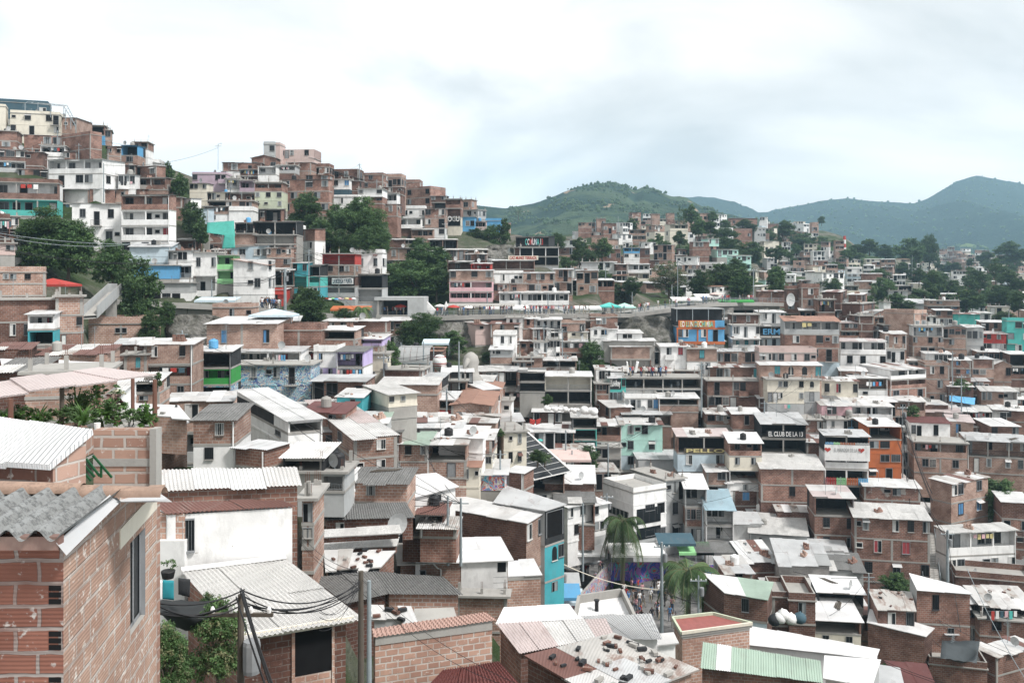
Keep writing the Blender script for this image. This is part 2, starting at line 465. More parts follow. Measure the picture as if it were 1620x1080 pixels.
# ------------------------------------------------------------------ depth of the slope under each picture row
# (column, row of the ground, distance in metres): surveyed from storey heights
CTRL = [(0,210,190),(60,235,186),(150,262,186),(240,268,200),(350,290,200),(430,290,205),(520,300,215),(600,320,250),(660,345,258),(740,360,270),
 (20,320,152),(90,300,165),(180,340,156),(60,400,138),(150,400,150),(240,400,150),(40,440,115),(120,445,125),
 (350,345,178),(440,340,180),(520,345,185),(600,370,200),(690,378,235),(760,375,255),(350,400,158),(430,420,152),(520,430,155),(600,440,170),
 (40,540,80),(120,540,85),(240,510,108),(370,500,120),(480,510,125),(590,520,140),(200,600,78),(300,600,88),(400,580,100),(500,580,105),(590,600,115),
 (370,555,100),(480,560,112),(560,560,118),
 (660,455,185),(740,478,172),(830,485,178),(900,490,182),(850,430,195),(780,430,200),(860,395,235),
 (680,540,150),(760,545,152),(850,570,150),(930,570,155),(1020,560,162),(1100,545,165),(1180,545,165),
 (960,375,370),(1050,375,400),(1130,375,430),(1200,380,480),(960,410,300),(1050,410,310),(1130,415,320),(960,450,225),(1050,450,235),(1150,460,235),
 (1000,490,188),(1100,480,192),(1200,485,195),(1250,400,520),(1300,420,470),(1300,450,330),(1380,440,470),(1350,475,270),(1280,500,190),(1420,500,250),(1420,470,380),(1500,470,430),(1600,470,460),
 (1500,430,800),(1600,430,760),(1440,425,700),(1500,500,320),(1600,500,330),(1500,530,225),(1600,540,215),(1440,550,178),(1280,590,155),(1350,590,158),(1440,600,160),(1540,600,170),(1620,600,175),
 (1160,600,150),(1240,655,142),(1340,665,142),(1500,660,150),(1600,660,152),(1160,680,138),(1050,640,142),(980,640,140),
 (900,630,140),(820,640,135),(740,600,125),(660,600,122),(620,640,100),(720,650,105),(820,720,112),(900,720,125),(1010,745,134),(1110,745,128),(1190,760,120),(1250,740,124),(1340,770,122),(1450,750,135),(1580,745,138),
 (300,660,68),(420,700,66),(520,700,68),(600,700,78),(300,740,58),(420,750,55),(560,760,62),(660,760,72),(760,760,85),
 (400,810,44),(560,830,50),(700,810,66),(800,830,72),(900,820,96),(300,900,36),(440,900,38),(560,920,42),(700,930,50),(830,970,58),
 (960,850,112),(1060,860,114),(1160,860,110),(960,960,92),(1060,960,90),(1250,830,116),(1330,880,110),(1430,920,108),(1550,920,112),(1600,830,122),
 (1180,960,84),(1240,900,98),(1280,980,82),(1400,1000,84),(1500,1000,88),(1600,1000,92),(1200,1080,52),(1400,1080,64),(1600,1080,76),(1000,1080,38),(850,1080,34),(700,1080,28),(500,1080,24),(1100,1040,50),
 (640,1010,32),(900,1010,42),(450,1020,28),(350,1080,20)]
_c = np.array(CTRL, dtype=float)
_P = _c[:, :2] / 200.0; _L = np.log(_c[:, 2])
def _k(r2): return np.sqrt(r2 + 0.02)
_A = _k(((_P[:, None] - _P[None]) ** 2).sum(-1))
n_ = len(_c)
_S = np.zeros((n_ + 3, n_ + 3)); _S[:n_, :n_] = _A + np.eye(n_) * -0.03
_S[:n_, n_] = 1; _S[:n_, n_ + 1:] = _P; _S[n_, :n_] = 1; _S[n_ + 1:, :n_] = _P.T
_w = np.linalg.solve(_S, np.concatenate([_L, np.zeros(3)]))
def D(px, py):
    p = np.array([px, py]) / 200.0
    return float(math.exp(_k(((_P - p) ** 2).sum(-1)) @ _w[:n_] + _w[n_] + _w[n_ + 1:] @ p))

GUARD = []; LAUN = []
GROUND = []       # (x, y, z) the terrain must pass just under
COVER = []        # picture rectangles already built (x0,x1,y0,y1)
PLACED = []       # (object, column, row, description) for labels

# ------------------------------------------------------------------ openings
_OP = {}
def opening_meshes(code, var):
    key = (code, var)
    if key in _OP: return _OP[key]
    w, h, sill = {'w': (1.15, 1.2, 1.0), 'W': (2.0, 1.35, 0.95), 'd': (0.95, 2.05, 0.04), 'D': (1.9, 2.1, 0.04), 'o': (0.6, 0.5, 1.45),
                  'B': (1.2, 1.3, 0.95), 'R': (1.2, 1.3, 0.95), 'T': (1.2, 1.5, 0.7), 'g': (1.3, 1.2, 1.0), 'a': (1.0, 1.5, 0.8), 'x': (1.6, 1.5, 0.8)}[code]
    fr = (FRD if var % 2 else FRG) if code in 'dD' else {0: FRG, 1: FRG, 2: FRW, 3: FRD, 4: FRD, 5: FRW}[var]
    if code == 'x': fr = CONC
    f = MB(); t = 0.07 if code != 'x' else 0.09
    f.box(-w/2 - t, -w/2, -0.06, 0.0, 0, h, fr); f.box(w/2, w/2 + t, -0.06, 0.0, 0, h, fr)
    f.box(-w/2 - t, w/2 + t, -0.06, 0.0, h, h + t, fr)
    if code not in 'dD':
        f.box(-w/2 - 0.1, w/2 + 0.1, -0.13, 0.0, -0.08, 0, CONC if var % 2 else fr)
        if code in 'wWBRTg': f.box(-0.025 + (w * 0.0), 0.025, -0.04, 0.0, 0, h, fr)
        if code == 'W':
            for q in (-w/4, w/4): f.box(q - 0.02, q + 0.02, -0.04, 0.0, 0, h, fr)
        if code == 'g' or (code == 'w' and var == 3):
            for i in range(1, 6): f.box(-w/2, w/2, -0.07, -0.05, i * h/6 - 0.015, i * h/6 + 0.015, fr)
            for i in range(1, 4): f.box(-w/2 + i*w/4 - 0.015, -w/2 + i*w/4 + 0.015, -0.06, -0.05, 0, h, fr)
    g = MB()
    def pane(x0, x1, mat, z0=0, z1=h, y=-0.012): g.face([(x0, y, z0), (x1, y, z0), (x1, y, z1), (x0, y, z1)], mat)
    if code in 'wW':
        if var == 0: pane(-w/2, w/2, GLASS)
        elif var == 1: pane(-w/2, 0, GLASS); pane(0, w/2, CURT[1])
        elif var == 2: pane(-w/2, 0, CURT[0]); pane(0, w/2, GLASS)
        elif var == 3: pane(-w/2, w/2, GLASS)
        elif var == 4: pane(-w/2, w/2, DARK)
        else:
            pane(-w/2, -w/6, CURT[1]); pane(-w/6, w/6, GLASS); pane(w/6, w/2, CURT[1])
    elif code in 'dD':
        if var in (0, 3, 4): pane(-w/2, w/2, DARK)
        elif var == 1: pane(-w/2, w/2, FRG)
        elif var == 2: pane(-w/2, 0, DARK); pane(0, w/2, CURT[1])
        else: pane(-w/2, w/2, FRW if code == 'd' else GLASS)
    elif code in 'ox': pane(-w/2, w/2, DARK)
    elif code == 'a': 
        pts = [(-w/2, -0.012, 0), (w/2, -0.012, 0)] + [(w/2 * math.cos(R(a)), -0.012, h - w/2 + w/2 * math.sin(R(a))) for a in range(0, 181, 20)]
        g.face(pts, GLASS)
    else:
        c = {'B': CURT[2], 'R': CURT[3], 'T': CURT[4], 'g': GLASS}[code]
        if var % 2: pane(-w/2, 0, c); pane(0, w/2, GLASS)
        else: pane(-w/2, w/2, c)
    if code == 'a':
        f = MB(); f.box(-w/2 - 0.1, w/2 + 0.1, -0.1, 0, -0.08, 0, fr)
    nm = 'door' if code in 'dD' else 'window'
    both = MB()
    for src in (f, g):
        for fc, mi in zip(src.f, src.m): both.face([src.v[i] for i in fc], src.mats[mi])
    _OP[key] = (f.mesh(nm), g.mesh('pane' if nm == 'window' else 'leaf'), both.mesh(nm), w, h, sill, nm)
    return _OP[key]

def put_openings(parent, p0, p1, z0, z1, s, near, rng):
    """openings of string s spread along the wall p0->p1 (local xy), between floor z0 and ceiling z1"""
    if not s: return
    p0, p1 = Vector(p0), Vector(p1)
    L = (p1 - p0).length; cell = L / len(s); a = math.atan2(p1.y - p0.y, p1.x - p0.x)
    k = (z1 - z0) / 2.6
    for i, ch in enumerate(s):
        if ch not in 'wWdDoBRTgax': continue
        fm, gm, bm, w, h, sill, nm = opening_meshes(ch, rng.choice((0, 0, 1, 2, 3, 4, 5)))
        sx = min(1.15, cell * 0.86 / (w + 0.14)); sz = min(1.12, max(0.45, k * 1.1))
        if h * sz + sill * k > (z1 - z0) - 0.2: sz = max(0.3, ((z1 - z0) - 0.22 - sill * k) / h)
        c = p0 + (p1 - p0) * ((i + 0.5) / len(s))
        if near:
            o = link(nm, fm, parent, (c.x, c.y, z0 + sill * k), a, (sx, 1, sz)); link('pane' if nm == 'window' else 'door_leaf', gm, o)
        else:
            link(nm, bm, parent, (c.x, c.y, z0 + sill * k), a, (sx, 1, sz))

# ------------------------------------------------------------------ sheet roofs
def sheet_roof(mb, FL, FR, BR, BL, pal, rng, near=False, strip=1.6, rag=0.15, thick=0.05):
    """patchwork of sheets laid on the quad; eave FL-FR in front"""
    FL, FR, BR, BL = map(Vector, (FL, FR, BR, BL))
    L = max((FR - FL).length, (BR - BL).length); dep = ((BL - FL).length + (BR - FR).length) / 2
    n = max(1, round(L / strip)); rows = 1 if dep < 4.5 else (2 if dep < 9 else 3)
    nrm = (FR - FL).cross(BL - FL).normalized()
    if nrm.z < 0: nrm = -nrm
    def pt(u, v): return FL * (1-u)*(1-v) + FR * u*(1-v) + BR * u*v + BL * (1-u)*v
    main = PAL[pal][0]
    for i in range(n):
        u0, u1 = i / n, (i + 1) / n
        j0 = rng.uniform(-rag, rag) / max(dep, 1)
        for r in range(rows):
            v0 = r / rows - (j0 if r == 0 else 0.02); v1 = (r + 1) / rows + (rng.uniform(-rag, rag) / max(dep, 1) if r == rows - 1 else 0.02)
            mat = RM[rng.choice(PAL[pal])]
            off = nrm * (0.012 * r + rng.uniform(0, 0.02) + 0.02 * (i % 2))
            if near:
                wv = max(2, round(L / n / 0.17)); m = wv * 6
                k = mb.mi(mat); b0 = len(mb.v)
                for q in range(m + 1):
                    u = u0 + (u1 - u0) * q / m
                    hgt = math.sin(2 * math.pi * q / 6) * 0.026
                    for v in (v0, v1): mb.v.append(tuple(pt(u, v) + off + nrm * hgt))
                for q in range(m):
                    mb.f.append((b0 + 2*q, b0 + 2*q + 2, b0 + 2*q + 3, b0 + 2*q + 1)); mb.m.append(k)
            else:
                A = [pt(u0, v0) + off, pt(u1, v0) + off, pt(u1, v1) + off, pt(u0, v1) + off]
                mb.face(A, mat)
                Bt = [p - nrm * thick for p in A]
                for q in range(4):
                    w_ = (q + 1) % 4
                    mb.face([Bt[q], Bt[w_], A[w_], A[q]], mat)
                mb.face(Bt[::-1], mat)

_WM = {}
def weight_mesh(c):
    if c not in _WM: m = MB(); m.box(-.2, .2, -.09, .09, 0, .13, M[c]); _WM[c] = m.mesh('roof_weight')
    return _WM[c]
COLN = {'b': 'red brick', 'p': 'pale brick', 'k': 'dark brick', 'o': 'block brick', 'z': 'patched brick', 'Z': 'whitewashed brick', 'w': 'white', 'c': 'cream', 'g': 'grey',
        's': 'pale blue', 'm': 'mint green', 't': 'teal', 'q': 'turquoise', 'P': 'pink', 'B': 'blue', 'G': 'dark green', 'e': 'pale green', 'O': 'orange',
        'v': 'mauve', 'r': 'red', 'n': 'black', 'y': 'yellow', 'N': 'concrete', 'l': 'lilac', 'a': 'navy', 'S': 'salmon', 'L': 'green', 'U': 'muraled', 'V': 'muraled', 'Y': 'muraled'}
ROOFN = {'W': 'white tin roof', 'M': 'patchy tin roof', 'R': 'rusty tin roof', 'A': 'grey cement sheet roof', 'G': 'grey tin roof', 'K': 'clay tile roof', 'Q': 'patchwork roof',
         'N': 'green tin roof', 'P': 'pink tin roof', 'Z': 'bright white roof', 'F': 'walled flat roof', 'S': 'flat slab roof', 'D': 'dark red roof', 'L': 'pale sheet roof', 'B': 'blue tin roof',
         'X': 'patchy tin roof', 'C': 'coral roof', 'k': 'black roof'}

def house(line):
    line, _, lab = line.partition('|')
    t = line.split()
    x0, x1, yt, yb = map(float, t[:4])
    st = t[4].split('/'); roof = t[5]; kw = dict(q.split('=') for q in t[6:])
    rng = random.Random(int(x0 * 7 + yt * 13 + yb))
    Y = float(kw['Y']) if 'Y' in kw else D((x0 + x1) / 2, yb)
    xs = float(kw['xs']) if 'xs' in kw else None
    if 'a' in kw: a = R(float(kw['a']))
    elif xs is not None: a = R(28) if xs < x0 else R(-28)
    else: a = R(rng.uniform(-9, 9))
    if xs is None and abs(a) <= R(14):
        xm = (x0 + x1) / 2
        if xm < 520: a += R(24 * (520 - xm) / 520)
        elif xm > 1100: a -= R(15 * (xm - 1100) / 520)
    if yt >= 497 and 700 < x0 < 1060 and 156 < Y < 180: Y = 156 + (Y - 156) * .15
    c, s = math.cos(a), math.sin(a)
    t0, t1 = (x0 - 810) / F, (x1 - 810) / F
    if a >= 0:
        X0, Y0 = t0 * Y, Y; w = (t1 * Y0 - X0) / (c - t1 * s); near_x = x0
    else:
        X1, Y1 = t1 * Y, Y; w = (X1 - t0 * Y1) / (c - t0 * s); X0, Y0 = X1 - w * c, Y1 - w * s; near_x = x1
    if xs is not None:
        ts = (xs - 810) / F
        if a >= 0: d = (X0 - ts * Y0) / (s + ts * c) if abs(s + ts * c) > 1e-3 else 8
        else: d = (X0 + w * c - ts * (Y0 + w * s)) / (s + ts * c)
        if d > 26 or d <= 0: d = 6
        d = max(d, 2.5)
    else: d = rng.uniform(3.8, 5.6) if Y > 60 else rng.uniform(4, 5.5)
    if 'd' in kw: d = float(kw['d'])
    zt, zb = (HZ - yt) / F * Y, (HZ - yb) / F * Y
    H = zt - zb
    pitch = float(kw.get('p', 0.05))
    if pitch > .1: pitch = .1 + (pitch - .1) * .3
    if Y < 100: pitch = min(pitch, .03 if xs is not None else .07)
    root = empty('house', (X0, Y0, zb), a)
    near = Y < 100
    wall = MB((rng.uniform(0, 50), rng.uniform(0, 50)))
    n = len(st); hs = H / n
    extra = []
    skirt = min(6.0, 40 * Y / F) if yb > 560 else min(5.0, Y * 0.03 + 1.5)
    fm = M[st[-1][0]] if st[-1][0] in 'bpkozwcgNZ' else CONC
    wall.box(0.03, w - 0.03, 0.03, d - 0.03, -skirt, 0, fm, top=False, bot=False)
    slab = M['N']
    for i, code in enumerate(st):
        if not lab.strip() and Y > 60 and code[0] in 'bp' and rng.random() < .28: code = rng.choice('zzkpbo') + code[1:]
        if Y > 90 and any(ch in code.partition(':')[2] for ch in 'wWdD'):
            h_, _, o_p = code.partition(':'); code = h_ + ':' + ''.join(rng.choice('owwgd') if ch == '.' and rng.random() < .3 else ch for ch in o_p)
        z1 = H - i * hs; z0 = z1 - hs
        q, _, op = code.partition(':'); mat = M[q[0]]; ty = q[1] if len(q) > 1 else ''
        if i < n - 1 or True:
            wall.box(-0.035, w + 0.035, -0.035, d, z0 - 0.10, z0 + 0.08, slab if q[0] in 'bpkozZ' or ty else mat)
        if ty == '':
            wall.box(0, w, 0, d, z0 + 0.08, z1 - 0.10, mat, top=False, bot=False)
            if z1 >= H - 0.01 or True:
                wall.box(0.01, w - 0.01, 0.01, d - 0.01, z1 - 0.10, z1, mat, top=False, bot=False)
            put_openings(root, (0, 0, 0), (w, 0, 0), z0 + 0.08, z1, op, near, rng)
        else:
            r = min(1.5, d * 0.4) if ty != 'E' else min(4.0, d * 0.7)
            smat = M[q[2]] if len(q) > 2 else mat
            wall.box(0, w, r, d, z0 + 0.08, z1, smat if ty != 'E' else M['n'], top=False, bot=False)  # open floors: back wall painted black for the shade of the deep interior
            wall.box(0, 0.13, 0, r, z0 + 0.08, z1, mat, bot=False, top=False); wall.box(w - 0.13, w, 0, r, z0 + 0.08, z1, mat, bot=False, top=False)
            nc = max(1, round(w / 3.4))
            for j in range(1, nc): wall.box(w * j / nc - 0.1, w * j / nc + 0.1, 0.02, 0.22, z0 + 0.08, z1, M['w'] if q[0] in 'wPBm' else slab, bot=False, top=False)
            wall.box(-0.03, w + 0.03, 0, 0.12, z1 - 0.22, z1 - 0.0, slab if q[0] in 'bpkozn' else mat)
            ph = min(0.95, hs * 0.36)
            if ty == 'L': wall.box(0.13, w - 0.13, 0.0, 0.1, z0 + 0.08, z0 + 0.08 + ph, mat, bot=False)
            elif ty == 'R':
                rl = MB(); rm = FRG if q[0] in 'wsgmPc' else BLACK
                step = max(0.16, w / 60)
                for zz in (0.12, ph): rl.box(0.13, w - 0.13, 0.03, 0.07, z0 + 0.08 + zz - 0.04, z0 + 0.08 + zz, rm)
                j = 0.2
                while j < w - 0.15: rl.box(j, j + 0.03, 0.035, 0.065, z0 + 0.2, z0 + 0.08 + ph, rm); j += step
                rl.build('railing', root)
            put_openings(root, (0.13, r, 0), (w - 0.13, r, 0), z0 + 0.08, z1 - 0.2, op, False, rng)
        if q[0] in 'bpkoz' and ty == '' and Y < 230:
            for cx_ in ([0.0, w - .24] if rng.random() < .6 else []) + ([w / 2 - .12] if w > 5.5 and rng.random() < .5 else []): wall.box(cx_ - .01, cx_ + .25, -.022, .1, z0 + .08, z1 - .1, slab, top=False, bot=False, sides='flr')
        if ty == '' and Y < 210 and len(op) > 1 and hs > 2:
            n_o = len(op)
            for j_, ch in enumerate(op):
                xc = w * (j_ + .5) / n_o
                if ch in 'wWB' and rng.random() < .16:
                    aw = MB(); ww = min(1.6, w / n_o); aw.face([(xc - ww/2, -.6, z1 - .55), (xc + ww/2, -.6, z1 - .55), (xc + ww/2, 0, z1 - .3), (xc - ww/2, 0, z1 - .3)], RM[rng.choice('wgru')]); aw.face([(xc - ww/2, -.6, z1 - .57), (xc - ww/2, 0, z1 - .32), (xc + ww/2, 0, z1 - .32), (xc + ww/2, -.6, z1 - .57)], RM['g']); aw.build('window_awning', root)
                if ch in 'dD' and i < n - 1 and rng.random() < .7:
                    bw_ = min(2.4, w / n_o * 1.5); xa_, xb_ = max(0, xc - bw_/2), min(w, xc + bw_/2); bl = MB(); bl.box(xa_, xb_, -.85, -.036, z0 - .08, z0 + .06, slab)
                    if rng.random() < .5: bl.box(xa_, xb_, -.85, -.77, z0 + .06, z0 + .95, mat); bl.box(xa_, xa_ + .08, -.77, -.04, z0 + .06, z0 + .95, mat); bl.box(xb_ - .08, xb_, -.77, -.04, z0 + .06, z0 + .95, mat)
                    else:
                        xx_ = xa_
                        while xx_ < xb_: bl.box(xx_, xx_ + .03, -.83, -.80, z0 + .06, z0 + .95, FRD); xx_ += .2
                        bl.box(xa_, xb_, -.84, -.79, z0 + .93, z0 + .98, FRD)
                    bl.build('balcony', root)
        # openings on the visible flank
        if ty == '' and q[0] in 'bpkozwcgse' and d > 4:
            so = kw.get('so')
            if so is None: so = rng.choice(('', 'w', '.w', 'w.', 'o.w', '', 'ww'))
            if so:
                if a >= 0 and (xs is None or xs < x0): put_openings(root, (0, d, 0), (0, 0, 0), z0 + 0.08, z1, so, False, rng)
                else: put_openings(root, (w, 0, 0), (w, d, 0), z0 + 0.08, z1, so, False, rng)
    # roof
    topm = M[st[0][0]]
    rtype = roof[0]
    if rtype == 'F':
        ph = rng.uniform(0.4, 0.9)
        tm = topm
        for bx in ((0, w, 0, 0.14), (0, w, d - 0.14, d), (0, 0.14, 0.14, d - 0.14), (w - 0.14, w, 0.14, d - 0.14)):
            wall.box(*bx, H, H + ph, tm, bot=False, mtop=CONC)
        rf = MB(); rf.box(-0.1, w + 0.1, -0.12, d + 0.1, H - 0.09, H + 0.02, CONC); rf.build('roof', root)
    elif rtype == 'S':
        rf = MB(); rf.box(-0.3, w + 0.3, -0.35, d + 0.2, H, H + 0.16, CONC)
        for (qx, qy) in ((0.2, 0.2), (w - 0.2, 0.2), (0.2, d - 0.3), (w - 0.2, d - 0.3), (w / 2, 0.2)):
            hh = rng.uniform(0.3, 1.0); rf.box(qx - 0.1, qx + 0.1, qy - 0.1, qy + 0.1, H + 0.16, H + hh, CONC, bot=False)
            for e_ in (-0.05, 0.05): rf.box(qx + e_ - 0.012, qx + e_ + 0.012, qy - 0.012, qy + 0.012, H + hh, H + hh + 0.5, RUSTP, bot=False)
        rf.build('roof', root)
    elif rtype in 'VH' :                     # gables: V ridge runs back, H ridge runs across
        pal = roof[1] if len(roof) > 1 else 'K'; rise = float(kw.get('p', 0.3)); rf = MB(); o_ = 0.35
        if rtype == 'V':
            hh = rise * w / 2; e = rise * o_
            wall.face([(0, 0, H), (w, 0, H), (w / 2, 0, H + hh)], topm); wall.face([(w, d, H), (0, d, H), (w / 2, d, H + hh)], topm)
            sheet_roof(rf, (w/2, -o_, H+hh+.03), (-o_, -o_, H-e+.03), (-o_, d+o_, H-e+.03), (w/2, d+o_, H+hh+.03), pal, rng, Y < 60)
            sheet_roof(rf, (w/2, -o_, H+hh+.03), (w+o_, -o_, H-e+.03), (w+o_, d+o_, H-e+.03), (w/2, d+o_, H+hh+.03), pal, rng, Y < 60)
        else:
            hh = rise * d / 2; e = rise * o_
            wall.face([(0, d, H), (0, 0, H), (0, d / 2, H + hh)], topm); wall.face([(w, 0, H), (w, d, H), (w, d / 2, H + hh)], topm)
            sheet_roof(rf, (-o_, -o_, H-e+.03), (w+o_, -o_, H-e+.03), (w+o_, d/2, H+hh+.03), (-o_, d/2, H+hh+.03), pal, rng, Y < 60)
            sheet_roof(rf, (-o_, d+o_, H-e+.03), (w+o_, d+o_, H-e+.03), (w+o_, d/2, H+hh+.03), (-o_, d/2, H+hh+.03), pal, rng, Y < 60)
        rf.build('roof', root)
    else:
        rf = MB(); o_ = float(kw.get('o', 0.4)); os_ = 0.25
        tr = 0.0
        if 'tr' in kw: tr = (yt - float(kw['tr'])) / F * Y           # rise towards the right end
        def zr(x, y): return H + pitch * y + tr * x / w
        wall.face([(0, d, H), (0, 0, H), (0, d, zr(0, d))], topm); wall.face([(w, 0, H), (w, d, H), (w, d, zr(w, d)), (w, 0, zr(w, 0))], topm)
        wall.face([(w, d, H), (0, d, H), (0, d, zr(0, d)), (w, d, zr(w, d))], topm)
        if tr: wall.face([(0, 0.002, H), (w, 0.002, H), (w, 0.002, zr(w, 0))], topm)
        sheet_roof(rf, (-os_, -o_, zr(0, -o_) + .03), (w + os_, -o_, zr(w, -o_) + .03), (w + os_, d + .2, zr(w, d) + .03), (-os_, d + .2, zr(0, d) + .03), rtype, rng, Y < 75, 1.6 if rtype in 'WZLAGBDP' else rng.uniform(.9, 1.3), .12 if rtype in 'WZL' else .38)
        rf.build('roof', root)
        if Y < 170 and rng.random() < .5:
            dp = MB(); dx = rng.choice((.12, w - .12)); dp.tube((dx, -.09, 0), (dx, -.09, H - .1), .05, .05, WHITE if rng.random() < .6 else FRG, 6); dp.build('drainpipe', root)
        if rng.random() < 0.5 and rtype in 'MRQX' and Y < 170:
            for _ in range(rng.randint(2, 5)):
                qx, qy = rng.uniform(0.2, w - 0.2), rng.uniform(0.3, d - 0.5); qz = zr(qx, qy) + 0.06
                link('roof_weight', weight_mesh(rng.choice('kNp')), root, (qx, qy, qz), rng.uniform(0, 3))
    wo = wall.build('wall', root)
    cx = X0 + w / 2 * c; cy = Y0 + w / 2 * s
    for (u, v) in ((0.1, 0), (0.5, 0), (0.9, 0), (0.1, 1), (0.9, 1), (0.5, .5)):
        GROUND.append((X0 + u * w * c - v * d * s, Y0 + u * w * s + v * d * c, zb - (3.0 if yb > 640 else (1.0 if yb > 560 else 0))))
    xa, xb = min(x0, xs or x0), max(x1, xs or x1)
    COVER.append((xa, xb, yt, yb)); GUARD.append((xa, xb, yb, Y))
    if any(len(q) > 1 and q[1] in 'LR' for q in st) and Y < 210 and rng.random() < .6: LAUN.append((x0, x1, yt, yb, Y, n, [i for i, q in enumerate(st) if len(q) > 1 and q[1] in 'LR'][0], a, X0, Y0, w, zb, H))
    root['category'] = 'house'
    nst = {1: 'one-storey', 2: 'two-storey', 3: 'three-storey', 4: 'four-storey', 5: 'five-storey'}[n]
    cs = [COLN[q[0]] for q in st]
    desc = f"{nst} {cs[0]}" + (f" over {cs[-1]}" if cs[-1] != cs[0] else '') + " house with " + ROOFN.get(rtype, 'gabled roof')
    PLACED.append([root, (xa + xb) / 2, (yt + yb) / 2, desc, lab.strip()])
    return dict(root=root, w=w, d=d, H=H, a=a, X0=X0, Y0=Y0, zb=zb, Y=Y)

def qhouse(name, corners, zb, mats, roofpal, ops=('', '', '', ''), inset=(0.35, 0.15, 0.1, 0.15), lab='', near=True, strip=1.6, rag=0.12, storeys=1, thick=0.08, wallh=None, band=False, cat='house', weights=0):
    """house given by its roof corners (column,row,height) FL FR BR BL; walls drop to zb"""
    C = [PZ(*c) for c in corners]
    org = (C[0] + C[1] + C[2] + C[3]) / 4; org = Vector((org.x, org.y, zb))
    root = empty(name, org)
    rng = random.Random(int(corners[0][0] * 3 + corners[0][1]))
    L = [c - org for c in C]
    rf = MB()
    if roofpal in ('F', 'S'):
        top = [v.copy() for v in L]
        rf.face(top, CONC); bt = [v - Vector((0, 0, 0.2)) for v in L]
        for q in range(4): rf.face([bt[q], bt[(q+1) % 4], top[(q+1) % 4], top[q]], CONC)
    else:
        sheet_roof(rf, *L, roofpal, rng, near, strip, rag, thick)
    rf.build('roof', root)
    if weights:
        for _ in range(weights):
            u, v = rng.uniform(0.05, 0.95), rng.uniform(0.05, 0.95)
            p = L[0]*(1-u)*(1-v) + L[1]*u*(1-v) + L[2]*u*v + L[3]*(1-u)*v; an = rng.uniform(0, 3.1)
            s_ = rng.uniform(.6, 1.1); link('roof_weight', weight_mesh(rng.choice('kkNn')), root, p + Vector((0, 0, .06)), an, (s_, s_, s_))
    # inset footprint
    def lerp(p, q, m):
        d_ = (q - p); l_ = d_.length; return d_ * (min(m, l_ * 0.4) / l_)
    fr, rt, bk, lf = inset
    W4 = [L[0] + lerp(L[0], L[3], fr) + lerp(L[0], L[1], lf), L[1] + lerp(L[1], L[2], fr) + lerp(L[1], L[0], rt),
          L[2] + lerp(L[2], L[1], bk) + lerp(L[2], L[3], rt), L[3] + lerp(L[3], L[0], bk) + lerp(L[3], L[2], lf)]
    wall = MB((rng.uniform(0, 9), rng.uniform(0, 9)))
    for q in range(4):
        p, r_ = W4[q], W4[(q + 1) % 4]
        mt = mats[q] if len(mats) > q else mats[0]
        if mt == ' ': continue
        ms = mt if isinstance(mt, (list, tuple)) else [mt]
        zt0, zt1 = p.z - 0.08, r_.z - 0.08
        n = storeys
        for i in range(n):
            a0, a1 = i / n, (i + 1) / n
            m_ = M[ms[min(i, len(ms) - 1)]]
            wall.face([(p.x, p.y, zt0 * (1 - a1)), (r_.x, r_.y, zt1 * (1 - a1)), (r_.x, r_.y, zt1 * (1 - a0)), (p.x, p.y, zt0 * (1 - a0))], m_)
            if band or i < n - 1:
                dn = Vector((r_.y - p.y, -(r_.x - p.x), 0)).normalized() * 0.03
                z_0, z_1 = zt0 * (1 - a1), zt1 * (1 - a1)
                if i < n - 1: wall.face([(p.x + dn.x, p.y + dn.y, z_0 - .1), (r_.x + dn.x, r_.y + dn.y, z_1 - .1), (r_.x + dn.x, r_.y + dn.y, z_1 + .1), (p.x + dn.x, p.y + dn.y, z_0 + .1)], CONC)
                if band: wall.face([(p.x + dn.x, p.y + dn.y, zt0 - .3), (r_.x + dn.x, r_.y + dn.y, zt1 - .3), (r_.x + dn.x, r_.y + dn.y, zt1 + .03), (p.x + dn.x, p.y + dn.y, zt0 + .03)], CONC)
            o_ = ops[q].split('/') if q < len(ops) else []
            if i < len(o_) and o_[i]:
                zf0 = min(zt0 * (1 - a0), zt1 * (1 - a0)) ; zf = zf0 - (wallh or min(2.6, zf0 / n if n > 1 else 2.6))
                put_openings(root, (p.x, p.y, 0), (r_.x, r_.y, 0), zf, zf0, o_[i], True, rng)
    wall.build('wall', root)
    for p in W4: GROUND.append((p.x + org.x, p.y + org.y, zb + .3))
    GROUND.append((org.x, org.y, zb + .3))
    xs_ = [c[0] for c in corners]; ys_ = [c[1] for c in corners]
    yb = HZ - zb / C[0].y * F
    COVER.append((min(xs_), max(xs_), min(ys_), max(max(ys_), yb))); GUARD.append((min(xs_), max(xs_), max(ys_) + 14, min(c.y for c in C) - .4))
    tag(root, lab or None, cat)
    PLACED.append([root, sum(xs_) / 4, sum(ys_) / 4, 'house', lab])
    return dict(root=root, L=L, W4=W4, org=org, rng=rng)
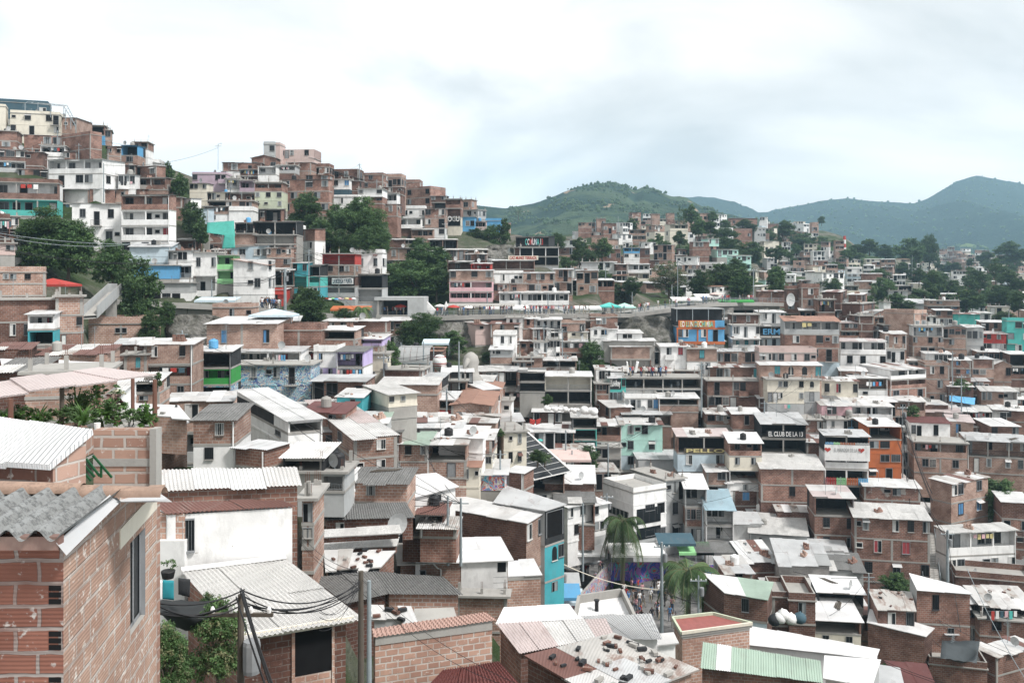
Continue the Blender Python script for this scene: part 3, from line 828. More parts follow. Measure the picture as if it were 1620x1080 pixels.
# x0 x1 ytop ybottom storeys(top/../bottom) roof [options] | label
HOUSES = '''
-8 76 160 186 a:....w F Y=203 a=-3 | dark navy rooftop storey behind the cream house at the top of the hill
16 94 178 214 c:..w..w./c:...d.... F Y=190 a=-6 | cream house at the very top left with small square windows under a navy storey
-12 9 167 206 c:. F Y=188 a=0
94 121 186 212 p:.o.o G Y=195 a=-12 d=10 | narrow brick house under the open metal pergola frame
-8 27 207 237 b:./b:w S Y=176 a=-4
38 97 213 235 b:...w M Y=183 a=-5
97 143 212 258 b:./b:w.. F xs=158 a=-32 Y=178 so=ow | tall corner brick house with a slanting roofline below the cream house
122 165 198 228 bE:/B:. S Y=206 a=-6 | brick house with a blue lower wall and dark open top floor on the skyline
165 176 206 222 p:w S Y=208
170 192 231 262 p:w.w/p:... A xs=155 a=26 Y=184
192 218 230 262 BE:/p:w A Y=192 a=-10
211 234 225 248 p:.w/w:. S Y=201 a=-8
218 252 251 262 w:.o. W Y=205 a=-8 tr=258
64 103 230 247 wL:w.d S Y=177 a=-3
100 122 240 255 b:w. A Y=178 a=-3
76 162 252 297 wL:w.w.d.w/w:.d..W. A Y=168 a=-6 xs=170 d=8 | long white two-storey house with a brick balcony ledge high on the left slope
-8 40 236 272 k:w.w/gL:d.w Q Y=170 a=-3
40 68 240 262 k:o.. Q Y=172 a=-3
-8 92 287 341 bLw:w.d..w/tL:w.d.d F Y=150 a=-5 | brick and teal two-storey house with a teal balcony at the left edge
184 214 261 278 k:..w A Y=182 a=-6
213 247 262 282 b:..w W xs=256 a=-25 Y=182
187 214 276 298 w:www A Y=172 a=-5
215 262 281 300 pL:w.w. M Y=176 a=-14
114 192 322 392 w:.w.d.w./w:w...w. A Y=149 a=-3 | broad white two-storey house with a red-brown roof beside the dark green tree
192 268 308 405 bL:w.w.w/wL:w.d.w/wL:w.w.R/w:w.d.w A Y=146 a=-4 xs=275 | tall white house with stacked balconies and an orange curtain
272 288 312 328 b:. W Y=168
286 302 314 334 w:w.. A Y=170 xs=306 a=-30
-8 16 345 378 kR:w F Y=118 | small brick house with washing hung over its railing at the left edge
-8 36 362 384 k:.w.W N Y=124 a=10 d=3
-8 24 385 402 S:.w S Y=112 d=3 a=8
22 50 378 402 g:.w. A Y=122 a=8 d=3
-8 30 342 364 b:w.w S Y=138 a=8 d=3
10 58 402 425 w:..... M Y=118 a=4 d=3
417 435 228 264 g:.w/g:w F Y=232 a=3 xs=417 | grey square tower rising above the skyline
435 443 229 264 S:. F Y=233 a=-6
442 497 236 266 S:..W..W./S:...... Z Y=235 a=-8 tr=251 d=6 p=0 o=0.05 | long pinkish-grey hall on the skyline beside the grey tower
352 414 257 276 b:.w.o. A xs=344 a=10 Y=204 so=.
398 437 250 276 b:...w VM p=.25 Y=214 a=-4
408 437 263 290 wR:w.w/w:... M Y=200 a=-3
378 409 268 288 pL:d./bL:w.w M Y=202 a=-3
350 379 271 284 w:.... G Y=201 a=-3
304 358 275 306 v:w...w./v:..... F Y=194 a=-5 | mauve two-storey house on the upper slope
357 380 283 299 wR:.w. S Y=193 a=-5
379 403 286 304 vL:.d.w S Y=192 a=-5
300 327 290 317 c:.w../c:... A Y=184 a=-5
328 363 304 323 c:.w..w A Y=185 a=-5
330 364 318 331 kE: S Y=181 a=-4
362 403 305 322 bL:w...D A Y=184 a=-3
357 399 318 334 o:..w. S Y=178 a=-3
403 446 289 331 bL:w.w/e:w.w.W/e:W.o..w S Y=184 a=-3 | pale green plastered house standing on columns, mid upper slope
438 467 262 286 gL:W./k:... S Y=203 a=-4
455 492 257 284 b:...../b:.... M Y=208 a=-8
447 520 284 339 b:w..W.w/b:....w./b:w.w..w A Y=190 a=-6 xs=524 | big three-storey brick house above the trees with uneven brick patches
484 519 277 292 b:w.w K Y=200 a=-4
490 521 264 280 b:w... F Y=214 a=-5
521 567 267 288 p:...w.. A Y=222 a=-6 tr=283
527 553 284 314 w:w.B/a:.... S Y=206 a=-4
551 568 286 302 b:.. W Y=208 a=-4
528 567 311 346 w:.w..w/w:..w.. F Y=196 a=-4
566 605 299 322 w:w..w/bL:w.w S Y=205 a=-4
575 606 276 300 b:.w.k/b:w... F Y=220 a=-8
305 330 330 354 s:... G Y=168 a=-6
322 362 326 352 pL:d.w./w:.W.. Q Y=172 a=-5
362 400 333 352 w:.... F Y=172 a=-2
400 470 350 372 nE:...... Q Y=158 a=-3 | black-fronted bar with a ragged roof of mixed sheets
372 402 352 372 nL:.w M Y=160 a=-3
370 403 370 388 p:..... S Y=157 a=-3
403 466 372 400 kE:/bR:..... S Y=157 a=-3
366 424 392 412 s:.w.w. G Y=156 a=-3 tr=388
467 498 362 419 b:w./w:w./w:W. A xs=511 a=-38 Y=164 so=ww | white and brick three-storey apartment house right of the black bar
420 470 350 364 S:.. K Y=182 a=-4
421 461 392 424 p:W.w.w/b:D.W Q Y=155 a=-3
600 635 280 300 p:....w F Y=225 a=-8
600 636 296 308 k:..w.. W Y=218 a=-4
598 628 306 324 wL:wwww S Y=214 a=-4
600 629 323 342 b:..w. A Y=208 a=-5
637 664 288 300 b:... F Y=272 a=-4
643 681 297 327 b:w..w/b:w..w F Y=262 xs=705 a=-34 so=. | two-storey brick block with a pale windowless flank on the skyline
681 706 310 330 k:w.w/nR:... Q Y=262 a=-4
637 672 330 347 w:w..w F Y=245 a=-3
622 666 345 361 wL:d...w A Y=238 a=-3
620 666 361 380 b:w...w L Y=235 a=-3 p=.3
672 704 330 376 p:w.W/p:w.D/w:w.w M Y=240 a=-3
705 729 315 372 bL:./bR:./cE:./c:... S Y=248 a=-4 | narrow four-level house whose cream base carries block lettering
728 746 316 334 p:w S Y=262 a=-20
729 756 332 346 g:.w. S Y=258 xs=769 a=-30
729 751 343 366 B:..w S Y=252 a=-4
749 769 350 364 SL:.w. A Y=254 a=-4
768 793 349 370 B:... F Y=256 a=-4
792 806 352 366 p:w. M Y=262 a=-6
611 651 393 413 p:.w... A Y=198 a=-3
650 701 397 414 m:w..w.w Q Y=199 a=-3 | mint green low house behind the big mid-slope tree
609 682 412 450 p:w..../p:..w.. A Y=195 a=-3
735 768 402 417 p:w.w M Y=200 a=-3
708 746 414 430 kR:.w.. Q Y=182 a=-3
745 776 417 431 rL:.w.. M Y=180 a=-3
711 779 428 478 p:W..w.w/PL:w.D.rw/PL:w.W.w.d G Y=172 a=-2 | brick and pink three-storey house above the umbrellas
779 845 412 426 bR:..... W Y=188 a=-3
778 827 432 452 w:..w..oo F Y=180 a=-2
826 877 432 466 o:.w..w../o:b.W.d G Y=178 a=-2
876 906 426 466 o:.w.w/o:W.d G Y=182 a=-3
780 833 449 466 p:..w.w.. S Y=176 a=-2
790 858 463 483 wL:w.d.w.w.w M Y=172 a=-2 | long white balcony house right above the walkway crowd
857 900 463 483 wL:wd.w.w M Y=173 a=-2
816 868 374 393 nL:..... k Y=212 a=-12 d=9
822 884 391 420 wE:../gE:... S Y=206 a=-3 | open white concrete bar frame with coloured rooftop lettering
813 835 392 420 k:.. S Y=210 a=-8
920 946 415 432 g:... S Y=200 a=-3
912 946 428 470 p:w.w/p:.w M Y=198 a=-5
936 962 375 396 b:.... F Y=340 a=-5
935 960 396 418 b:... F Y=300 xs=964 a=-20
960 982 394 416 p:w.w S Y=290 a=-5
987 1012 392 410 BL:w.w/w:w.w S Y=292 a=-3
1012 1028 393 408 b:.w S Y=294
1000 1014 336 353 p:./p:w A Y=470 a=10 d=6
1032 1044 338 356 p:./p:. W Y=480 a=0 d=6
1056 1067 337 356 p:./p:. A Y=485 a=0 d=6
915 936 352 368 b:w..w/b:... M Y=390 a=-4
955 975 353 370 b:..w M Y=380
944 958 346 360 b:.w S Y=410
1087 1125 337 352 p:w..w.w L Y=470
1161 1190 363 398 b:w.w/b:..w F Y=440 a=-5 | big plain brick house half hidden by trees on the far ridge
1156 1198 345 358 b:w.w. W Y=520
1112 1136 366 380 p:..w. W Y=420 p=.4
1137 1152 360 376 w:.o G Y=430 xs=1160
1019 1032 369 385 w:w. W Y=400
1032 1052 373 386 b:w.w A Y=395
1052 1066 370 392 w:w./w:w S Y=392
1088 1100 370 388 w:w/w:. F Y=402
1103 1122 374 388 k:w.. M Y=400
1073 1097 394 408 b:..w. A Y=330
1109 1124 404 422 p:w/w:. S Y=320
1124 1160 404 424 pL:w.w/p:w.w S Y=316
1022 1043 412 428 k:w.w A Y=295
1042 1072 420 432 b:w.w. G Y=285
1088 1110 426 446 w:w.w/g:w.w S Y=262
975 1000 418 438 p:..w/w:w.. M Y=270
906 920 425 446 w:w S Y=215
1224 1255 398 414 b:w.w/b:w.w F Y=500
1253 1272 397 408 wL:www W Y=490
1262 1285 407 422 bL:w.w/p:w.w A Y=460
1284 1306 411 425 bR:w.w S Y=450
1306 1322 410 423 wL:w.w A Y=452
1215 1236 374 388 b:.w S Y=560
1205 1218 350 362 w:w A Y=640
1215 1232 354 364 b:... S Y=640
1259 1274 387 394 p:w S Y=540
1306 1322 397 410 w:w.w/w:.w A Y=520
1324 1340 400 412 p:w.w VK Y=515
1340 1352 403 412 w:..o F Y=515
1370 1392 410 424 c:w../w:.. M Y=505
1381 1398 414 430 p:w/w:.. W Y=480
1412 1441 424 430 w:. W Y=470 d=10 | long white shed with a pale roof under the tall eucalyptus trees
1288 1310 412 424 b:w.w M Y=420
1253 1275 431 440 w:w.w W Y=400
1233 1255 420 434 w:wdw R Y=410
1289 1306 442 452 G:... S Y=300 | bright green low house among the white ones mid far slope
1340 1364 425 448 w:w.w/s:w.w/w:w.w F Y=330 | white three-storey house with pale blue bands in the far slope
1364 1396 433 453 b:../w:w.w M Y=320
1401 1442 452 462 nL:.... A Y=290 a=2
1406 1436 460 472 g:.d.. S Y=285
1446 1482 430 446 b:w.w/b:w.w S Y=400
1484 1502 432 446 wL:w.w/g:w.w W Y=400
1508 1528 429 443 w:wwww/w:w.w S Y=400
1527 1540 430 442 b:w. S Y=402
1583 1600 432 444 bL:w./w:.w A Y=420
1609 1630 433 448 c:w. G Y=420
1590 1612 440 452 s:.w S Y=410
1246 1269 457 496 b:../b:w. F Y=196 a=-3
1268 1297 455 490 b:.w./p:.w. F Y=192 a=-3 | tall brick house with a satellite dish beside the blue graffiti wall
1200 1241 461 480 b:..... R Y=205 a=-3
1294 1321 474 494 bR:.d.w S Y=186 a=-3
1300 1330 462 480 k:... R xs=1340 a=-30 Y=205 so=w
1341 1364 466 482 b:... W xs=1398 a=-32 Y=205 so=ww.
1332 1361 481 501 k:.. S xs=1384 a=-34 Y=190 so=w.w
1352 1380 498 516 b:... A xs=1398 a=-32 Y=184 so=w
1398 1409 478 490 w:.. S Y=230
1200 1242 494 512 w:.w.d.w M Y=182 a=-2 | white house with blue graffiti lettering above its roof
1200 1242 516 534 nL:.... A Y=174 a=-2
1200 1242 535 555 s:.w.D.D S Y=170 a=-2
1241 1328 508 594 gL:.w..d..w./b:.w..W.W/b:....w.D./s:...D... K Y=162 a=-3 p=.22 | three-level building with clay tile roof and a long grey gallery
1329 1364 511 536 b:.w.w./bL:w.w P Y=182 a=-3
1359 1382 500 524 k:./k:. S Y=182
1446 1466 496 533 o:w. F xs=1398 a=33 Y=176 so=. | chunky red brick corner house facing the dark left side
1380 1400 502 530 p:.w/bL:.d S Y=186
1398 1446 515 533 b:..... S Y=180 a=2
1444 1492 516 565 wR:D.w.w.D/o:w..w.d/o:..d. S Y=172 a=-3 | brick house with a white balustrade balcony
1329 1402 540 583 wL:w..d..W/w:.w.D..w P Y=165 a=-3 | white house with a long curved balcony and a black awning
1400 1434 528 553 p:w.w.w M Y=168 a=-3
1396 1431 553 578 w:w.d.w S Y=166 a=-3
1491 1530 519 552 o:...w/o:.w.. VA Y=180 a=-4 p=.2
1529 1556 518 546 g:.W. M Y=182 a=-3
1552 1592 510 526 b:w..w.w W Y=192 a=-3
1553 1592 528 557 r:.w.W./g:d.d.W P Y=185 a=-3 | red and grey two-storey house with a pinkish roof near the right edge
1593 1630 508 562 t:.w./t:D.w/t:.w. F Y=184 a=-3 | tall teal building at the right edge
1467 1518 476 492 p:.w../bL:w.w.B S Y=240 a=-3
1480 1507 491 516 b:w.w/w:.wdw W Y=225 a=-3
1508 1550 497 513 t:...... R Y=226 a=-3 | bright green low house left of the tall teal building
1547 1568 495 512 wL:w.w M Y=232
1425 1482 480 498 g:... G Y=260 a=-20 p=.5 | grey concrete house with a big sloping roof in the middle of the right slope
1466 1481 501 512 w:w.d S Y=215
1440 1452 496 514 k:. S Y=230
1547 1590 557 579 p:.g..w W Y=178
1463 1502 578 644 p:.w.w./o:..w./o:.o..w F Y=160 a=-2 | tall narrow unfinished brick tower house above the blue tarpaulin
1464 1506 560 578 w:..wwww W Y=168 a=-2
1504 1536 570 596 p:.B../b:.w.B W Y=165 a=-3
1408 1465 585 632 wL:w.D.w/bL:....../b:w.. X xs=1360 a=22 Y=156 so=. | brick house with a white loggia and a dark gallery below
1348 1404 598 634 pR:T..w/w:.o.. W Y=155 a=3
1295 1358 603 632 c:.w.R..w X Y=151 a=-2 | cream house with quoined edges and a rubble-covered roof
1538 1572 568 598 b:.../b:w.. G Y=168
1572 1600 577 604 o:..w VL Y=172 a=-3 p=.5
1597 1630 560 600 kE:../kL:w.w W Y=172
1500 1540 612 640 k:...... X Y=158
1203 1300 578 601 p:..T.a.a.T W Y=146 a=-2
1214 1272 601 656 c:..w...w/c:..w..../g:.... S Y=143 a=-1 | tall cream plastered house in the middle of the right slope
1272 1297 601 636 c:.a./g:.D. S Y=144 a=-1
1201 1292 558 578 S:..W...... F Y=152 a=-2
1121 1203 581 606 b:..w...T X Y=154 a=-2
1119 1201 603 650 b:.D...D../b:.w.d... S Y=149 a=-2 | broad brick house with a red brick gallery left of the tall cream house
1134 1200 556 582 p:.w..W. G Y=158 a=-2
1200 1234 630 645 k:.D. M Y=146
1300 1348 642 664 P:.w.... M Y=140 a=-1
1346 1412 643 664 wL:.w..D.. M Y=140 a=-1 | pink and white row house under a roof littered with debris
1275 1309 665 705 p:..w./P:.... S Y=138 a=-1
1308 1341 664 683 w:.w..d S Y=137 a=-1
1340 1376 664 683 B:..w.. S Y=137 a=-1 | small bright blue house left of the orange house
1374 1426 674 760 OE:.d./O:.W./O:.w./O:W... W Y=131 a=-1 xs=1430 | tall bright orange house
1441 1503 670 700 w:.D..W.. D Y=140 a=-3 | white house with a wide patio and green plants right of the orange house
1446 1530 702 750 pL:w.D..W/p:.w...w. S Y=135 a=-2 | brick two-storey house with a red and white awning right of the orange house
1502 1540 668 697 p:.B.. P xs=1565 a=-20 Y=144 so=w
1536 1566 676 700 b:.w.. M Y=146 a=-3
1568 1612 674 695 b:w..w W Y=142 a=-3 xs=1630
1530 1630 700 752 oR:D..w..w../o:.d.w..w.g. G Y=134 a=-3 | wide brick house standing on concrete stilts at the right edge
1572 1630 650 668 b:.w.. M Y=152 a=-3
1573 1630 632 643 b:..w. W Y=162 a=-2
1465 1520 652 664 p:.... P Y=152 a=-3 p=.25
1159 1204 655 680 b:..x.. W Y=135 a=-3
1118 1160 655 690 z:.w./N:... X Y=138 a=-3
1204 1275 670 742 nE:..../nE:....../nL:... G Y=129 a=-1 p=.22 | black three-level club with white lettering across its front
1072 1156 690 745 bE:....../s:.W...W. P Y=126 a=-1 p=.2 | pale blue restaurant with a pink roof and an open dining floor
1154 1205 700 765 bL:.w..d/c:.w..w./gE:... Z Y=122 a=-1 p=.3 | cream and brick three-storey house with a bright white roof
1276 1306 700 745 k:../k:.g. X Y=130 a=-2
1305 1374 690 795 nE:....../wL:B.D.d/wE:..../NE:.. G Y=122 a=-1 | white open-fronted house with a rainbow fence on its balcony
1204 1303 742 822 b:......../b:....g..o./k:...... L Y=119 a=-2 p=.3 | huge blank brick wall house with a pale sheet roof below the black club
1367 1456 772 815 b:...W../b:..... W Y=119 a=-3
1289 1351 787 878 bE:....../b:.g..g/b:.w..w P Y=112 a=-2 | narrow three-storey brick house with an open top floor and cluttered roof
1352 1471 822 925 b:.w...w...w/b:o.R..R../b:....w..w L Y=108 a=-2 p=.35 | broad three-storey brick house beside the long outdoor stairway
1505 1563 765 828 p:.w..w./p:.B..B. X xs=1472 a=30 Y=120 so=.w | brick house with a striped white roof and blue curtains right of the stairway
1500 1607 842 918 wL:.D....w./w:.w..d..w L xs=1482 a=8 Y=110 | white villa with a long curved balcony at lower right
1585 1630 795 850 k:.../b:..w W Y=118
1597 1630 840 900 b:w../p:... F Y=118 a=-3
981 1048 671 744 m:.W..P./m:.W..W./s:.w.d.w Q Y=134 a=-2 xs=1064 | mint green three-storey corner house in the middle of the photo
985 1062 655 674 kE:.. G Y=139 a=-2
1018 1080 648 674 p:.w.w. L Y=142 a=-2
905 944 660 714 nE:..../tE:..../tE:.... L Y=132 a=-2 | black and green bar with open floors left of the mint green house
942 982 673 724 bL:.d../w:.W.. X Y=134 a=-2
942 982 708 742 N:.D../NE:... S Y=132 a=-2
964 1000 644 668 b:... W Y=140 xs=945 a=10
988 1110 598 632 NE:......../gE:...... S Y=146 a=-1 | wide open restaurant with a crowded green roof terrace
963 990 598 640 t:...w/s:..d. G Y=146 a=-1 | small turquoise house with a black sign beside the crowded terrace
943 966 585 608 w:.wwww X Y=148 a=-2
942 965 607 640 b:.w../b:.. S Y=146 a=-2
988 1042 630 655 w:.d...B F Y=142 a=-2
1042 1105 630 652 pE:../p:.... W Y=141 a=-3 xs=1110
862 936 595 640 cR:...../nE:.... W Y=140 a=-2 | cream terrace house with metal railings and black netting
822 862 588 620 nE:.../nR:... A Y=138 a=-2
820 858 566 584 p:.w. S Y=146
858 912 570 592 pE:.../p:.... M Y=150 a=-2
966 1030 548 588 p:...../bL:wwww M Y=158 a=-2
1045 1090 548 590 w:.d.R./w:..... W Y=156 a=-2
1087 1134 552 592 p:..T../w:..w.. S Y=155 a=-2
1071 1146 517 543 B:.w..w.D. A Y=163 a=-1 p=.02 | blue house with orange bands and big painted letters above its windows
1158 1202 498 516 k:...w.. S Y=172 a=-2
1158 1202 515 536 w:.w.d..w S Y=166 a=-2
1158 1202 536 552 wL:.T.T.T M Y=164 a=-2
934 977 501 520 p:..w.. F Y=172 a=-1
934 962 520 535 w:.w..B VW Y=168 a=-1 p=.25
960 976 521 540 w:... M Y=166
977 1016 527 540 w:..w.. W Y=166 a=-2 xs=1022
955 1036 539 546 N:... W Y=162
888 926 511 534 p:w..w F Y=170 a=-2
898 930 525 545 c:.w.w./w:... A Y=165 a=-2
886 930 540 575 bL:w.w/b:..w.. M Y=158 a=-2
752 778 513 545 S:.o../S:.... R Y=156 a=24 xs=752
776 821 512 533 p:..W..w R Y=156 a=-3 | pale salmon and brick house with a rusty roof under the raised walkway
780 816 530 551 w:..w.W. F Y=150 a=-3 | white box-shaped house with a mint side below the raised walkway
775 810 553 576 g:ww../p:... W Y=146 a=-2 xs=758
843 866 520 542 b:.d.. W xs=820 a=22 Y=158 so=.
801 827 503 518 w:.w.w. S Y=166
827 850 504 520 p:.w.. M Y=166
848 888 505 522 wR:w.D.D.D W Y=166 a=-2
844 866 541 575 w:w..d/p:.W. S Y=154 a=-2
865 886 538 575 w:w..d/w:..d S Y=155 a=-2
865 890 521 540 w:.w.. A Y=160
813 842 572 600 p:.w./p:... S Y=145
'''
HOUSES += '''
-8 72 430 468 o:..w.w../o:.... F Y=98 a=4 d=4 | pale brick house with a stepped parapet left of the red tent
-8 92 475 545 b:....../k:..w.W.... S Y=84 a=4 so=. | big dark red brick house with a white balcony at the left edge
88 131 470 555 o:..../o:...w/b:.d... S Y=84 a=6 d=4 | pale brick corner block with a ladder below the concrete ramp
44 86 497 546 wL:.d.R./qE:.. W Y=81 a=-4
140 242 512 546 o:....oo.... F Y=108 a=-3 | long low brick wall building under the rock slope
182 232 545 615 k:..../pE:.... Q Y=88 a=2
196 232 562 590 p:..T. S Y=85 a=-2
228 305 545 640 p:.w...w./pL:.w..R/p:.w..w. M Y=86 a=-4 | three-storey pale brick house left of the dark green house
298 366 556 636 nE:..../GL:.w.W./UE:.... M Y=92 a=-3 | dark green house with an open black upper floor
371 476 556 578 wL:.w.d..R.. G Y=104 a=-3
371 492 578 640 U:..w......./U:.......... S Y=100 a=-3 | long wall house covered with blue and white graffiti
327 438 512 560 p:..B.....B. W xs=322 a=2 Y=106 d=9 | broad pale brick house with two small blue-grey windows
336 398 486 510 p:...d... F Y=118 a=-3
437 508 522 552 b:......... F Y=110 a=-2
508 562 522 552 pE:.../p:... W Y=112 a=-3
496 534 556 605 w:.B.../l:.w.d. F Y=108 a=-3 | white and lilac house with washing on its balcony
532 575 556 605 lR:.w.D./wR:.w.d. A Y=106 a=-4
512 556 508 526 p:...w. M Y=124 a=-3
555 612 508 545 p:.../o:..g. M Y=122 a=-4 xs=614
562 605 536 560 lL:../p:.... M Y=116 a=-3
585 612 560 612 c:.../c:w.. S Y=114 a=-3
266 304 397 440 w:w.w../wR:..d.. A Y=140 a=-4
302 342 400 470 w:.w..w/wL:.d.d S Y=141 a=-4
342 370 404 450 LL:.d./LL:..w S Y=142 a=-4 | white house with two bright green balconies
369 424 410 465 w:..w../w:...w. K Y=140 a=-6 tr=420 | large white house with a tiled roof right of the green balconies
205 270 390 420 s:......./s:... G Y=142 a=-4 p=.3 | pale blue shed roofed house under the tall white house
208 282 420 440 B:.U... S Y=138 a=-3
240 302 448 476 g:.../w:D.D. S Y=136 a=-3
370 450 458 486 r:.W..D.D. W Y=144 a=-3 | shop with a red front and a long pale roof beside the crowd
463 486 416 475 q:w.w/tR:.../q:... Q Y=150 a=-3 | teal house with a bright green slide on its open floor
484 507 420 470 nE:./tL:./q:w A Y=151 a=-3
510 562 402 470 rR:...../p:.w..w./kR:w.w.../gL:.... S Y=156 a=-3 | multi-floor restaurant with a coloured fence on its roof
561 605 400 434 w:.w..w. F Y=162 a=-3 tr=396
563 605 434 478 nE:.../gR:..... S Y=158 a=-3
'''
HOUSES += '''
456 510 666 706 wE:.. /w:. W xs=375 a=30 Y=66
'''.replace(' /w:.', '/w:.')
HOUSES += '''
478 546 652 676 b:.w.D. D Y=76 p=.35 a=-5 | brick house with a dark red sheet roof below the graffiti wall
533 573 628 652 q:..d. M Y=84 a=-3 | small turquoise wall house left of the pale corner house
615 660 624 662 c:W.w../N:... L xs=577 a=30 Y=84 so=.
560 628 694 758 o:..W./o:o.w. P xs=486 a=24 Y=68 p=.12 so=.w | big raw brick corner house with a pinkish white roof, centre left
628 676 702 758 o:.W.w/o:.... N Y=84 a=-3
675 738 702 756 oE:.../o:..D. Q Y=84 a=-3
556 612 668 686 g:..... N Y=80 p=.25 a=2
606 666 586 604 k:..... S Y=112
600 692 608 624 p:..... L Y=104 p=.1 a=-3 d=4
664 700 598 614 nE:... G Y=112
765 791 616 636 w:w.d W xs=706 a=26 Y=116 so=. | white house with a blank white flank above the gabled brick house
714 777 641 664 o:..... VK Y=104 a=-3 p=.14 xs=796
690 718 632 662 wE:.w/r:.. W Y=106 a=-5
664 691 628 662 p:.w.d W Y=107 a=-3
716 784 668 692 p:..... X Y=98 a=-5
660 730 676 694 w:..w. M Y=90 a=-3 p=.25
694 764 692 716 w:..... W Y=86 a=-6 p=.25
797 833 684 742 c:.o.w./c:.w.w. S xs=776 a=15 Y=99 so=w
736 778 696 742 b:.w./c:.w.w M Y=88 a=-5
758 801 750 774 Y:.... W Y=86 a=-2
802 828 748 776 b:... W xs=836 a=-25 Y=87
727 758 738 770 c:.w.o K Y=84 a=-3
862 940 764 792 b:....../b:.... Z Y=108 a=-4 p=.35 | brick house with a wide bright white roof left of the grey public building
546 644 764 796 o:..W... A Y=63 p=.3 a=-3 | brick house with a corrugated grey roof and a blue cloth at its window
500 548 742 760 S:.... A Y=68
306 372 665 742 o:..W./w:.W.. A Y=60 p=.3 a=-4 | house with a raw brick upper floor, dark double window and ribbed grey roof
373 419 712 742 b:..... G xs=440 a=-26 Y=59 p=.15
-8 46 554 580 k:..... R Y=72 p=.35 a=-3
60 170 562 582 p:...... R Y=74 p=.25 a=-5
-8 60 588 612 k:.... A Y=55 p=.3
40 166 592 668 p:W..W.../p:.... S Y=48 a=-3
164 192 620 664 w:g./w:. W Y=60 a=-3
186 252 604 642 pE:.../p:..w. M Y=72 a=-3
1147 1190 905 930 b:.w. Q Y=99 p=.4
1233 1312 894 938 Z:...../Z:.... G Y=100 p=.45 a=-3 | whitewashed block house with a grey sheet roof at lower right
1282 1366 902 925 g:.... A Y=104 p=.45 a=-3
1180 1228 888 906 b:.... Q Y=104 p=.35
1186 1277 847 890 g:.W..w..w. L xs=1287 a=-14 Y=112 p=.3 | grey rendered house with three dark windows in the lower right
1248 1290 950 988 k:.w. F Y=86 a=-3
1222 1250 944 990 k:.. F Y=87 a=-3
1294 1366 938 962 nE:.... Z Y=92 a=-2 p=.35
1288 1362 982 1026 bE:..../c:.w..w. Z Y=88 a=-2 p=.35 | open brick terrace house under two bright white awnings
1470 1562 1058 1100 b:...... F Y=86 a=-3
1576 1640 1038 1100 b:...w/b:... Q xs=1552 a=25 Y=88 p=.4
1552 1640 962 985 nE:.... X Y=98 p=.4
1550 1640 985 1012 b:.w... S Y=97
1512 1640 922 948 b:....... F Y=104 a=-3
1450 1510 1000 1040 w:.... G Y=90 p=.4
636 702 812 850 kE:.w R Y=69 a=-5 d=3
664 722 834 850 b:.. X Y=68 a=-3 d=2.5
722 802 944 1000 o:...... S Y=68 a=-3 d=1.2
448 512 724 748 nE:... W Y=58 a=-4 d=4
470 545 748 778 gR:.d.. S Y=58 a=-3 d=3
478 496 790 905 o:d/o:w/o:. S Y=47 a=0 d=3
500 545 764 792 w:.w. M Y=60 a=-3 d=4
1002 1054 779 860 w:.../w:.W./w:..../g:.W. F xs=954 a=30 Y=112 so=.. | angular white and grey public building above the palm trees
1053 1083 760 862 g:.W./g:.W./g:.W. S xs=1000 a=28 Y=117 so=.
1084 1118 772 864 gR:.W./b:.w.d/g:.w.d Z Y=116 p=.4 a=-3
1117 1161 804 858 wR:w.W./wR:..d.w B Y=114 p=.45 a=-3 | white house with a pale blue tin roof near the green kiosk
1118 1150 745 790 p:.w/pE:.. X Y=122 a=-3
1010 1075 726 742 g:..... G Y=130
898 936 802 858 w:w.w./w:.w.w W xs=885 a=38 Y=103
934 962 800 850 w:w./w:.w W a=35 Y=106
1230 1300 810 832 k:.... X Y=117 p=.35
1196 1240 826 842 w:... X Y=118 p=.4
1160 1200 776 800 k:.B. M Y=122
1455 1500 640 652 k:.. X Y=154
700 748 588 606 n:w.w. W Y=120
640 700 555 575 k:.... K Y=138
'''
# things far too small to read one by one are filled in from these zones: x0 x1 y0 y1 distance how-many
FAR = [(1440,1620,438,470,430,20),(1330,1440,425,455,430,16),(905,1000,368,400,380,26),(990,1060,375,420,330,22),(1060,1160,400,450,290,26),(960,1060,430,470,255,16),(1130,1210,350,400,470,16),
       (1200,1330,395,440,440,46),(1200,1330,430,462,300,36),(1300,1420,420,470,330,26),(1180,1290,362,400,560,16),(1440,1530,402,430,800,46),(1530,1620,408,432,760,26),
       (1500,1625,450,500,380,40),(1430,1540,465,500,300,12),(1000,1180,350,372,520,12),(870,960,395,430,300,8),(1550,1625,500,560,240,8),(1120,1220,440,470,240,10)]

